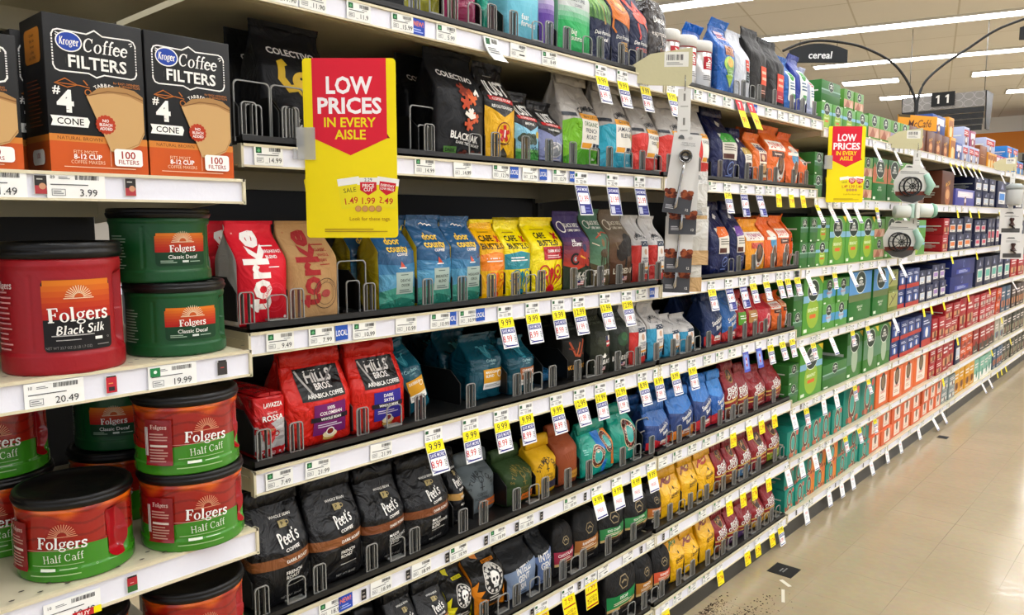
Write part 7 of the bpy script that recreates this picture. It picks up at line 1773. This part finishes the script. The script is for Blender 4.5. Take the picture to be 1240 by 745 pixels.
# boxes lying on top of the top shelf's rows
def top_box(d, y, w, h, z, label, x=-.03, rz=0.0): pod_box(d, w, h, .12, label, (x, y, z), 'boxes laid on top of the top row', rz)
ZA = RAILK['A'][0] + .0008
top_box('gmd', 3.11, .2, .085, ZA + .1004, 'wide dark green pod box lying on the first pod boxes of the top row')
top_box('gmh', 3.31, .11, .08, ZA + .1004, 'green and pink pod box laid on the top row, left of two')
top_box('gmh', 3.435, .11, .08, ZA + .1004, 'green and pink pod box laid on the top row, right of two')
top_box('bluey', 4.72, .26, .1, ZA + .1154, 'blue and brown cocoa box standing on the brown boxes of the top row')
top_box('amber', 4.98, .12, .11, ZA + .1204, 'yellow box standing on top of the amber box')
top_box('cocoa', 5.36, .14, .11, ZA + .1004, 'pale box laid on the pale blue cocoa boxes, left of two')
top_box('cocoap', 5.53, .14, .1, ZA + .1004, 'pink box laid on the pale blue cocoa boxes, right of two')
top_box('cocoa', 6.05, .3, .095, ZA + .1004, 'wide red and blue cocoa box laid on the amber boxes')
top_box('bluew', 6.72, .2, .09, ZA + .1004, 'bright blue cocoa box laid on the far blue boxes, left of two')
top_box('bluew', 6.95, .2, .09, ZA + .1004, 'bright blue cocoa box laid on the far blue boxes, right of two')
# small header card above the brown boxes
g = G(); g.box((0, -.14, 0), (.003, .14, .075), '#e0a020'); p = Print(g, plane_S((.003, 0, 0), (0, 1, 0), (0, 0, 1), (1, 0, 0)), .28, .075, 0, 0); p.L = 0; p.text('McCafé', .06, .45, .5, '#5a2a14', .7, shear=.25, bold=.01, rot=3); p.rect(-.5, .82, -.2, 1, '#5a4a20')
o = g.build('header_card', M_CARD); o.location = (-.06, 4.42, ZA + .1154); o.rotation_euler = (0, 0, radians(-25)); tag(o, 'bright amber header card with brown script above the brown pod boxes', 'sign card')
# flat labels and hanging tags on the box sections
PLACED.update({}); _bag = PLACED
PLACED = {k: [(a, b, c) for a, b, c in v] for k, v in PODPLACED.items()}
for i, (sh, kind, tx, y) in enumerate(POD_TAGS): put_tag(sh, kind, tx, y, RAILK[sh], seed=300 + i)
for sh in RAILK:
    y = yend[sh] + .09; i = 0; rnd = random.Random(sh + 'f')
    while y < 5.4:
        if all(abs(y - q[3]) > .05 for q in POD_TAGS if q[0] == sh): put_tag(sh, 'flat' if i % 3 else 'thumb', '', y, RAILK[sh], seed=900 + i * 7 + ord(sh))
        y += rnd.uniform(.1, .16) * (1 + (y - 2.8) * .12); i += 1
# ------------------------------------------------------------------ LOW PRICES flags
def price_sign(x, y, z0, w, h, label, rz):
    """a flag sign whose left edge is clipped to a price rail"""
    t = thing('price_sign', label, 'sign', (x, y, z0), rz, 'yellow and red price signs')
    g = G(); q = []; r = .006
    for cx, cy, a0 in ((w - r, h - r, 0), (r, h - r, 90), (r, r, 180), (w - r, r, 270)): q += [(cx + r * cos(radians(a0 + 90 * k / 4)), cy + r * sin(radians(a0 + 90 * k / 4))) for k in range(5)]
    n = len(q); vs = [(a, -.0015, b) for a, b in q] + [(a, .0015, b) for a, b in q]
    g.mesh(vs, [tuple(range(n)), tuple(range(2 * n - 1, n - 1, -1))] + [(i, n + i, n + (i + 1) % n, (i + 1) % n) for i in range(n)], '#f0dc00', 0, False)
    for sgn in (-1, 1):
        S = plane_S((w / 2, -.0015, 0), (1, 0, 0), (0, 0, 1), (0, -1, 0)) if sgn < 0 else plane_S((w / 2, .0015, 0), (-1, 0, 0), (0, 0, 1), (0, 1, 0))
        p = Print(g, S, w, h, 0, 0); p.L = 0
        p.poly([(-.4, 1), (.4, 1), (.4, .56), (0, .465), (-.4, .56)], '#d9263f'); p.poly([(-.4, .56), (-.43, .56), (-.4, .585)], '#9a1426'); p.poly([(.4, .56), (.43, .56), (.4, .585)], '#9a1426')
        p.text('LOW', 0, .852, .088, '#f4efee', .5, bold=.05); p.text('PRICES', 0, .74, .082, '#f4efee', .73, bold=.05); p.text('IN EVERY', 0, .648, .05, '#ecd918', .56, bold=.035); p.text('AISLE', 0, .58, .05, '#ecd918', .35, bold=.035)
        for dx, ro, a, b in ((-.06, 8, 'SALE', '1.49'), (.33, -8, 'EVERYDAY', '2.49'), (.135, 0, '2.29', '1.99')):
            cx, cy = .05 + dx, .24; 
            def R(px, py): c, s = cos(radians(ro)), sin(radians(ro)); return (cx + px * c - py * s * h / w, cy + px * s * w / h + py * c)
            p.poly([R(-.12, .1), R(.12, .1), R(.12, -.07), R(-.12, -.07)], '#eadb28'); p.poly([R(-.12, .1), R(.12, .1), R(.12, .06), R(-.12, .06)], '#f0eee8')
            if a == 'SALE': p.text(a, *R(0, .03), .024, '#3a3a20', rot=ro)
            else:
                p.poly([R(-.09, .075), R(.09, .075), R(.09, .03), R(0, .0), R(-.09, .03)], '#cf2438')
                if a == '2.29': p.text(a, *R(0, .088), .018, '#333333'); p.text('PRICE', *R(0, .055), .018, W_, .14, bold=.03); p.text('CUT', *R(0, .033), .018, W_, .1, bold=.03)
                else: p.text('EVERYDAY', *R(0, .055), .014, W_, .15, bold=.03, rot=ro); p.text('LOW PRICE', *R(0, .036), .012, W_, .15, bold=.03, rot=ro)
            p.text(b, *R(0, -.03), .034, '#c8322c', .21, bold=.02, rot=ro)
        for k in range(4): p.ell(.07 + k * .075, .165, .034, .034, '#c08a4c'); p.ell(.07 + k * .075, .165, .026, .026, '#d0a060')
        p.text('Look for these tags.', .2, .108, .02, '#a8741c', .5); p.bars(-.3, .03, .42, .055, 2, '#b89a1c')
    g.build('panel', M_CARD, t)
    g = G(); g.box((-.012, -.004, h * .44), (.018, -.003, h * .62), '#ffffff', 0); g.box((-.016, -.012, h * .44), (-.010, .012, h * .5), '#ffffff', 0); g.build('clear_holder', M_HAZE, t)
    return t
price_sign(.008, .717, 1.172, .148, .284, 'large yellow and red LOW PRICES sign in front of the elephant bag', radians(41.9))
price_sign(.008, 3.0, 1.268, .142, .284, 'farther yellow and red LOW PRICES sign beside the pod boxes', radians(44))

# ------------------------------------------------------------------ strips hanging from flags on the top rail
def clip_strip(y, length, label, out=.12, back=.0, z=1.575):
    t = thing('clip_strip', label, 'clip strip', (0, y, z))
    g = G(); a = radians(38); ux, uy = cos(a) * 1.0, sin(a) * 1.0
    def P(u, v, e): return (u * ux - e * uy * .0 - e * sin(a), u * uy + e * cos(a), v)
    q = [(-.02, .01), (.03, .04), (.135, .055), (.135, -.03), (.125, -.04), (.03, -.036), (-.005, -.03)]
    vs = [P(u, v, -.001) for u, v in q] + [P(u, v, .001) for u, v in q]; n = len(q)
    g.mesh(vs, [tuple(range(n)), tuple(range(2 * n - 1, n - 1, -1))] + [(i, n + i, n + (i + 1) % n, (i + 1) % n) for i in range(n)], '#c9c3a0', 0, False)
    S = plane_S(P(.095, 0, -.001), (ux, uy, 0), (0, 0, 1), (sin(a), -cos(a), 0)); p = Print(g, S, .06, .04, 0, 0); p.L = 0; p.rect(-.5, .2, .5, 1.1, '#e4e2da'); p.barcode(-.4, .6, .3, .95, '#3a3a3c', 12); p.bars(-.4, .3, .3, .5, 2, '#8a8a86')
    g.build('header_flag', M_PLAST, t)
    g = G(); S = plane_S(P(.118, -.045 - length, .004), (ux, uy, 0), (0, 0, 1), (sin(a), -cos(a), 0))
    c = P(.118, 0, .004); w = .016
    v = [tuple(Vector(S(sx * w, b, o))) for o in (0, -.0015) for sx, b in ((-1, 0), (1, 0), (1, length), (-1, length))]
    g.mesh(v, [(0, 1, 2, 3), (7, 6, 5, 4), (0, 4, 5, 1), (1, 5, 6, 2), (2, 6, 7, 3), (3, 7, 4, 0)], '#dcdad4', 0, False)
    p = Print(g, S, .032, length, 0, 0); p.L = 0
    for k in range(int(length / .06)): p.rect(-.08, 1 - (k * .06 + .03) / length, .08, 1 - (k * .06 + .012) / length, '#8a8880'); p.rect(-.3, 1 - (k * .06 + .045) / length, .3, 1 - (k * .06 + .042) / length, '#b0aea6')
    g.build('perforated_strip', M_PLAST, t)
    g = G(); g.tube([P(.118, -.012, .0), P(.118, -.03, -.004), P(.118, -.046, -.001), P(.118, -.05, .004)], .0012, '#9a9a98'); g.build('wire_hook', M_CHROME, t)
    return t, P, a
T1, P1, A1 = clip_strip(1.70, .50, 'white perforated strip carrying coffee scoops, hung from a beige flag')
def scoop_card(y, P, a, dz, du, roll, label, e=-.008):
    c = Vector(P(.118 + du, 0, e)); t = thing('coffee_scoop_pack', label, 'coffee scoop', (c.x, y + c.y, 1.575 + dz), 0, 'coffee scoops on the hanging strip'); t.rotation_euler = Matrix.Rotation(a, 3, 'Z').to_4x4().to_3x3().to_euler()
    t.rotation_euler = (Matrix.Rotation(a, 3, 'Z') @ Matrix.Rotation(roll, 3, 'Y')).to_euler()
    w, h = .068, .195
    g = G(); g.box((-w / 2, -.0006, -h), (w / 2, .0006, 0), '#dcdad6'); p = Print(g, plane_S((0, -.0006, -h), (1, 0, 0), (0, 0, 1), (0, -1, 0)), w, h, 0, 0); p.L = 0
    p.rect(-.5, 0, .5, .21, '#55565a'); nuts(p, -.46, .21, -.12, .29, 26, 3, ('#7a3a22', '#a05a34', '#5a2a1a')); nuts(p, .12, .21, .46, .29, 26, 4, ('#7a3a22', '#a05a34', '#5a2a1a'))
    p.poly([(-.34, .93), (-.1, .93), (-.14, .965), (-.22, .98), (-.3, .965)], '#6a6c6c'); p.ell(.1, .95, .08, .06, '#c8c6c2'); p.text('COFFEE SCOOP', .06, .885, .016, '#4a4a4c', .62); p.text('CUILLERE A CAFE', .06, .86, .016, '#4a4a4c', .7); p.bars(-.42, .05, -.1, .11, 3, '#c8c8ca'); p.text('12', .36, .06, .03, W_, bold=.02); p.rect(-.1, .24, .06, .246, '#d8d8d8')
    g.build('card', M_CARD, t)
    g = G(); bc = (.0, -.012, -.055)
    prof = [(.001, -.011), (.006, -.0105), (.012, -.006), (.0155, .0), (.0165, .0035), (.0145, .0035), (.011, -.003), (.005, -.0075), (.001, -.008)]
    n = 24; vs = [(bc[0] + r * cos(2 * pi * k / n), bc[1] - z, bc[2] + r * sin(2 * pi * k / n)) for r, z in prof for k in range(n)]
    vs = [(x, bc[1] - (yy - bc[1]) * -1, z) for x, yy, z in vs]
    g.mesh(vs, [(i * n + k, i * n + (k + 1) % n, (i + 1) * n + (k + 1) % n, (i + 1) * n + k) for i in range(len(prof) - 1) for k in range(n)], '#8a8886', 0, True)
    g.tube([(0, -.014, -.07), (-.001, -.007, -.1), (-.003, -.005, -.15), (-.005, -.006, -.178), (-.006, -.006, -.184)], [.0032, .0028, .0030, .0055, .002], '#b8b6b4', 0, 8); g.build('steel_scoop', M_CHROME, t)
    return t
for k, (dz, du, roll, lab, e) in enumerate(((-.165, .0, .13, 'steel coffee scoop on a white card, topmost and tilted on the strip', -.07), (-.215, -.002, .02, 'steel coffee scoop on a white card, second on the strip', -.049), (-.312, -.006, .03, 'steel coffee scoop on a white card, third on the strip', -.029), (-.365, -.008, .02, 'steel coffee scoop on a white card, lowest on the strip', -.009))): scoop_card(1.70, P1, A1, dz, du, roll, lab, e)
def bag_clip(y, P, a, dz, du, label):
    c = Vector(P(.118 + du, 0, .02)); t = thing('filter_pack', label, 'filter pack', (c.x, y + c.y, 1.575 + dz), a + .2, 'clear packs behind the scoops'); w, h = .055, .15
    g = G(); g.box((-w / 2, -.004, -h), (w / 2, .004, -.03), '#cfccc4', 0, .003); g.box((-w / 2, -.0008, -.03), (w / 2, .0008, 0), '#dedcd8'); p = Print(g, plane_S((0, -.0042, -h), (1, 0, 0), (0, 0, 1), (0, -1, 0)), w, h, 0, 0); p.L = 0; p.rect(-.5, 0, .5, .25, '#c8a87a'); p.poly([(-.3, .86), (.2, .86), (.1, .93), (-.1, .95), (-.24, .93)], '#a8aaa8'); g.build('pack', M_GLOSS, t)
for dz, du, lab in ((-.25, .04, 'pale clear pack peeping out right of the topmost scoop card'), (-.34, .045, 'pale clear pack right of the third scoop card'), (-.41, .03, 'pale clear pack right of the lowest scoop card')): bag_clip(1.70, P1, A1, dz, du, lab)

def basket_card(y, P, a, dz, du, label, mint=False, roll=0.0):
    c = Vector(P(.1 + du, 0, -.012)); t = thing('filter_basket_pack', label, 'coffee filter basket', (c.x, y + c.y, 1.575 + dz), 0, 'reusable filter packs on the hanging strip'); t.rotation_euler = (Matrix.Rotation(a, 3, 'Z') @ Matrix.Rotation(roll, 3, 'Y')).to_euler()
    w, h = .155, .175; g = G(); q = [(-.025, 0), (.03, 0), (.075, -.035), (.078, -.1), (.06, -.15), (.02, -.175), (-.03, -.17), (-.07, -.13), (-.078, -.08), (-.055, -.03)]
    n = len(q); vs = [(x, -.001, z) for x, z in q] + [(x, .001, z) for x, z in q]; g.mesh(vs, [tuple(range(n - 1, -1, -1)), tuple(range(n, 2 * n))] + [(i, (i + 1) % n, n + (i + 1) % n, n + i) for i in range(n)], '#d8d6d0', 0, False)
    p = Print(g, plane_S((0, -.001, -h), (1, 0, 0), (0, 0, 1), (0, -1, 0)), w, h, 0, 0); p.L = 0; p.poly([(-.2, .93), (.0, .93), (-.03, .96), (-.1, .975), (-.17, .96)], '#6a6c6a'); p.bars(-.34, .76, .38, .84, 2, '#8a8a86'); p.poly([(-.42, .2), (-.2, .06), (.1, .02), (.36, .12), (.44, .26)], '#5c5a58'); p.poly([(-.44, .3), (-.42, .2), (.44, .24), (.47, .34)], '#7a4030')
    g.build('card', M_CARD, t)
    g = G(); cx, cz = -.012, -.098
    def ringtube(r, yy, rad, col): g.tube([(cx + r * cos(2 * pi * k / 28), yy, cz + r * sin(2 * pi * k / 28)) for k in range(29)], rad, col, 0, 6, False)
    ringtube(.038, -.045, .004, '#202022'); ringtube(.042, -.008, .003, '#2a2a2c'); ringtube(.012, -.045, .002, '#202022')
    for k in range(10): aa = 2 * pi * k / 10; g.tube([(cx, -.045, cz), (cx + .038 * cos(aa), -.045, cz + .038 * sin(aa))], .0016, '#202022', 0, 5); g.tube([(cx + .038 * cos(aa), -.045, cz + .038 * sin(aa)), (cx + .042 * cos(aa), -.008, cz + .042 * sin(aa))], .0016, '#202022', 0, 5)
    g.lathe([(.001, 0), (.001, .001)], '#202022', 0, 4) if False else None
    g.build('basket', M_PLAST, t)
    g = G(); n = 28; vs = [(cx + r * cos(2 * pi * k / n), yy, cz + r * sin(2 * pi * k / n)) for r, yy in ((.037, -.044), (.041, -.008)) for k in range(n)]; g.mesh(vs, [(k, (k + 1) % n, n + (k + 1) % n, n + k) for k in range(n)], '#c8ccca', 0, True); g.build('mesh_wall', M_CLEAR, t)
    if mint:
        g = G(); g.tube([(.06, -.004, -.04), (.085, -.008, -.09), (.07, -.006, -.13)], [.012, .018, .012], '#a8c8b8', 0, 12); g.build('mint_rim', M_PLAST, t)
def jar_pack(y, P, a, dz, du, label):
    c = Vector(P(.1 + du, 0, -.03)); t = thing('travel_filter_pack', label, 'coffee filter', (c.x, y + c.y, 1.575 + dz), a, 'reusable filter packs on the hanging strip')
    g = G(); g.tube([(-.085, 0, 0), (-.082, 0, 0), (-.02, 0, 0), (-.018, 0, 0)], [.02, .029, .029, .024], '#d4d6d0', 0, 20); g.tube([(.02, 0, .004), (.024, 0, .004), (.075, 0, .004), (.08, 0, .004)], [.022, .03, .031, .024], '#dfe4de', 0, 20); g.build('body', M_PLAST, t)
    g = G(); g.tube([(.078, 0, .004), (.08, 0, .004), (.095, 0, .004)], [.02, .034, .028], '#9cc4b0', 0, 20); g.box((-.018, -.02, -.03), (-.002, .02, .034), '#b8d0c4', 0, .003); g.box((.002, -.024, -.03), (.02, .0, .036), '#e4e4de', 0, .003); g.build('mint_cap', M_PLAST, t)
T2, P2, A2 = clip_strip(3.80, .50, 'white perforated strip carrying filter baskets among the pod boxes', z=1.56)
basket_card(3.80, P2, A2, -.125, -.005, 'rounded white pack with a black spoked filter basket, upper on the strip', True, .04)
jar_pack(3.80, P2, A2, -.335, .0, 'white and mint double canister filter between the two basket packs')
basket_card(3.80, P2, A2, -.375, -.04, 'rounded white pack with a black spoked filter basket, lower on the strip', True, .03)
T3, P3, A3 = clip_strip(6.1, .55, 'white perforated strip at the right edge of the picture', z=1.57)
def stand_card(y, P, a, dz, du, label):
    c = Vector(P(.118 + du, 0, -.012)); t = thing('hanging_pack', label, 'hanging pack', (c.x, y + c.y, 1.57 + dz), a, 'packs on the far hanging strip'); w, h = .15, .17
    g = G(); g.box((-w / 2, -.001, -h), (w / 2, .001, 0), '#d8d6d2'); p = Print(g, plane_S((0, -.001, -h), (1, 0, 0), (0, 0, 1), (0, -1, 0)), w, h, 0, 0); p.L = 0; p.rect(-.4, .05, .4, .22, '#5a5856'); p.poly([(-.3, .8), (.1, .8), (.05, .86), (-.2, .86)], '#7a7a78'); p.bars(-.3, .66, .35, .74, 2, '#9a9a96'); g.build('card', M_CARD, t)
    g = G(); g.tube([(0, -.012, -.12), (.004, -.012, -.115), (0, -.012, -.09), (0, -.012, -.07), (0, -.012, -.062)], [.024, .018, .007, .016, .01], '#4a2c20', 0, 12); g.build('tamper', M_PLAST, t)
def cup_pack(y, P, a, dz, du, label):
    c = Vector(P(.118 + du, 0, -.03)); t = thing('hanging_pack', label, 'hanging pack', (c.x, y + c.y, 1.57 + dz), a, 'packs on the far hanging strip')
    g = G(); g.lathe([(.03, -.15), (.046, -.14), (.05, -.05), (.05, -.03), (.03, -.02)], '#d0d2d0', 0, 24); g.build('cup', M_PLAST, t); g = G(); g.lathe([(.052, -.045), (.054, -.02), (.03, -.005)], '#aab0ae', 0, 24); g.build('lid', M_PLAST, t)
cup_pack(6.1, P3, A3, -.12, .0, 'white cup pack at the top of the far hanging strip'); stand_card(6.1, P3, A3, -.29, .0, 'white card with a brown tamper, upper on the far strip'); stand_card(6.1, P3, A3, -.46, .02, 'white card with a brown tamper, lower on the far strip')

# ------------------------------------------------------------------ signs above the shelving
DEP = 5.44; RV = Vector((.744, .668, 0)); FW = Vector((-.6639, .7393, -.1121)); UPV = Vector((-.0749, .0834, .9937))
t = thing('aisle_directory', 'tall black pole with two curved arms rising from the top of the shelving', 'sign pole', (-.5, 6.03, 0))
base = Vector((-.5, 6.03, 0))
# arms in the upright plane square to the viewing side of the aisle: u sideways, z height
LA = [(0, 1.67), (.0, 1.95), (-.012, 2.06), (-.09, 2.2), (-.2, 2.31), (-.39, 2.40), (-.56, 2.435), (-.71, 2.445), (-.83, 2.425), (-.95, 2.375)]
RA = [(.012, 1.67), (.012, 1.95), (.015, 2.05), (.06, 2.17), (.19, 2.29), (.34, 2.39), (.51, 2.505), (.66, 2.57), (.83, 2.62), (.98, 2.62)]
for pts in (LA, RA):
    g = G(); sm = []
    for i in range(len(pts) - 1):
        p0, p1, p2, p3 = pts[max(i - 1, 0)], pts[i], pts[i + 1], pts[min(i + 2, len(pts) - 1)]
        for k in range(5):
            s = k / 5; sm.append(tuple(.5 * (2 * p1[m] + (p2[m] - p0[m]) * s + (2 * p0[m] - 5 * p1[m] + 4 * p2[m] - p3[m]) * s * s + (3 * p1[m] - p0[m] - 3 * p2[m] + p3[m]) * s ** 3) for m in (0, 1)))
    sm.append(pts[-1]); g.tube([tuple(RV * u + Vector((0, 0, z))) for u, z in sm], .009, '#1b1b1c', 0, 8); g.build('curved_arm', M_STEEL, t)
g = G(); g.box((-.03, -.05, 1.661), (.045, .05, 1.69), '#1b1b1c'); g.build('mount', M_STEEL, t)
def arch_sign(u, z, w, text, label):
    t = thing('category_sign', label, 'sign', tuple(base + RV * u + Vector((0, 0, z))), atan2(RV.y, RV.x)); g = G()
    top = [(-w / 2 + w * k / 12, .085 + .045 * (1 - (2 * k / 12 - 1) ** 2)) for k in range(13)]; q = [(-w / 2, 0), (w / 2, 0)] + top[::-1]
    n = len(q); vs = [(a, -.006, b) for a, b in q] + [(a, .006, b) for a, b in q]; g.mesh(vs, [tuple(range(n)), tuple(range(2 * n - 1, n - 1, -1))] + [(i, n + i, n + (i + 1) % n, (i + 1) % n) for i in range(n)], '#26282a', 0, False)
    if text:
        p = Print(g, plane_S((0, -.006, 0), (1, 0, 0), (0, 0, 1), (0, -1, 0)), w, .13, 0, 0); p.L = 0; p.text(text, .03, .4, .36, '#e8e8e6', .5, bold=.025, shear=.12)
    g.build('panel', M_CARD, t); g = G()
    for s in (-1, 1): g.tube([(s * w * .32, 0, .11), (s * w * .32, 0, .155 + (.0 if s > 0 else -.005))], .002, '#1b1b1c')
    g.build('hanger', M_STEEL, t)
arch_sign(-.7, 2.295, .405, 'cereal', 'dark arched cereal sign hanging from the left curved arm')
arch_sign(.9, 2.45, .405, '', 'dark arched sign hanging from the right curved arm, cut off by the edge')
# aisle number sign hanging from the ceiling
t = thing('aisle_number_sign', 'large grey patterned hanging sign with a black number 11 plate', 'sign', (-1.77, 12.1, 2.43))
w = 1.02; g = G(); g.box((-w / 2, 0, .3), (w / 2, .02, .5), '#8e8b88'); p = Print(g, plane_S((0, 0, .3), (1, 0, 0), (0, 0, 1), (0, -1, 0)), w, .2, 0, 0); p.L = 0
for i in range(8):
    for j in range(2):
        cx, cy = -.5 + .0625 + i * .125, .25 + j * .5; x, y = cx * w, cy * .2; p.tris(ring_tris(x, y, .062, .05, .006, .006, 16), '#b0adaa', 0)
g.build('patterned_panel', M_CARD, t)
g = G(); g.box((-.14, -.012, .34), (.15, -.001, .53), '#1c1c1c'); p = Print(g, plane_S((.005, -.012, .34), (1, 0, 0), (0, 0, 1), (0, -1, 0)), .29, .19, 0, 0); p.L = 0; 
for q in (-.2, .2): p.poly([(q + .05, .2), (q + .05, .8), (q - .01, .8), (q - .1, .7), (q - .1, .6), (q - .03, .65), (q - .03, .2)], '#dcdad4')
p.n += 0; g.build('number_plate', M_CARD, t)
g = G()
for k in range(4): g.box((-w / 2 + .01 * k, .0 + .02 * k, .3 - .078 * (k + 1)), (w / 2 - .01 * k, .018 + .02 * k, .3 - .078 * k - .006), '#232322')
g.build('louvre', M_STEEL, t)
for s in (-1, 1):
    g = G(); xx = s * (w / 2 + .01); v = [(xx - .008, 0, .5), (xx - .008, .42, .5), (xx - .008, .3, .0), (xx - .008, .08, .0)]; v += [(a + .016, b, c) for a, b, c in v]; g.mesh(v, [(0, 1, 2, 3), (7, 6, 5, 4), (0, 4, 5, 1), (1, 5, 6, 2), (2, 6, 7, 3), (3, 7, 4, 0)], '#3a3a38', 0, False); g.build('side_panel', M_STEEL, t)
    g = G(); g.tube([(s * w * .46, .15, .5), (s * w * .46, .15, CEIL_Z - 2.43)], .005, '#6a6a68'); g.build('hanger', M_STEEL, t)
# dark canopied cooler against the back wall, seen past the end of the shelving
t = thing('wall_cooler', 'black stepped canopy of a cooler along the orange banded back wall', 'cooler', (0.6, 22.2, 0)); g = G()
for k in range(3): g.box((-3.4 + .5 * k, -.3 - .12 * k, 2.45 + .16 * k), (5.0, 1.7, 2.6 + .16 * k), '#232221')
g.build('canopy', M_STEEL, t); g = G(); g.box((-3.6, 0, 0), (5, 1.7, 2.45), '#8a8a88'); g.build('body', M_STEEL, t)
for k in range(6): g = G(); g.box((-3.5 + k * 1.4, -.04, 1.2), (-2.2 + k * 1.4, -.001, 2.4), '#c8c8c6'); g.build('door', M_PLAST, t)
# ------------------------------------------------------------------ floor marks
g = G(); g.box((0, -.045, .0003), (.085, .045, .0009), '#151515'); p = Print(g, plane_S((.0425, 0, .0009), (0, 1, 0), (-1, 0, 0), (0, 0, 1)), .09, .085, 0, 0); p.L = 0; p.bars(-.2, -.1, .25, .15, 2, '#8a8a88')
o = g.build('floor_sticker', M_PAPER); o.location = (.055, 2.52, 0); tag(o, 'small black sticker on the floor beside the bottom shelf', 'sticker')
g = G(); rnd = random.Random(5)
for k in range(900):
    a = rnd.gauss(0, 1); b = abs(rnd.gauss(0, 1)); cl = rnd.choice(((.02, 2.1, .03, .06), (.03, 2.02, .05, .05), (.12, 1.95, .1, .14), (.1, 2.12, .09, .1)))
    x, y = cl[0] + b * cl[2], cl[1] + a * cl[3]; s = rnd.uniform(.0008, .0024) * (1.6 if b < .6 else 1)
    if x < .004: continue
    n0 = [(x + s * cos(q * 1.57 + a), y + s * sin(q * 1.57 + a), 0) for q in range(4)]; g.mesh(n0 + [(x, y, s * .7)], [(0, 1, 4), (1, 2, 4), (2, 3, 4), (3, 0, 4)], rnd.choice(('#3a2a1c', '#4a3626', '#2a1e14')), 0, False)
o = g.build('coffee_grounds', M_KRAFT); tag(o, 'dark coffee grounds spilled on the floor by the kick plate', 'coffee grounds', kind='stuff')
for i, (x, y, w, l, rz) in enumerate(((.14, 2.43, .014, .05, 1.0), (.17, 2.34, .01, .09, .4))):
    g = G(); g.box((-w / 2, -l / 2, .0003), (w / 2, l / 2, .0007), '#d8d2c0'); o = g.build('paper_scrap', M_PAPER); o.location = (x, y, 0); o.rotation_euler.z = rz; tag(o, ('whitish scuffed paper scrap near the floor sticker', 'thin whitish scrap beside the wider one on the floor')[i], 'paper scrap')
g = G(); g.box((0, -.03, .0003), (.05, .03, .0009), '#1c1b1a'); o = g.build('floor_sticker', M_PAPER); o.location = (.06, 4.72, 0); tag(o, 'far black sticker on the floor below the orange boxes', 'sticker')
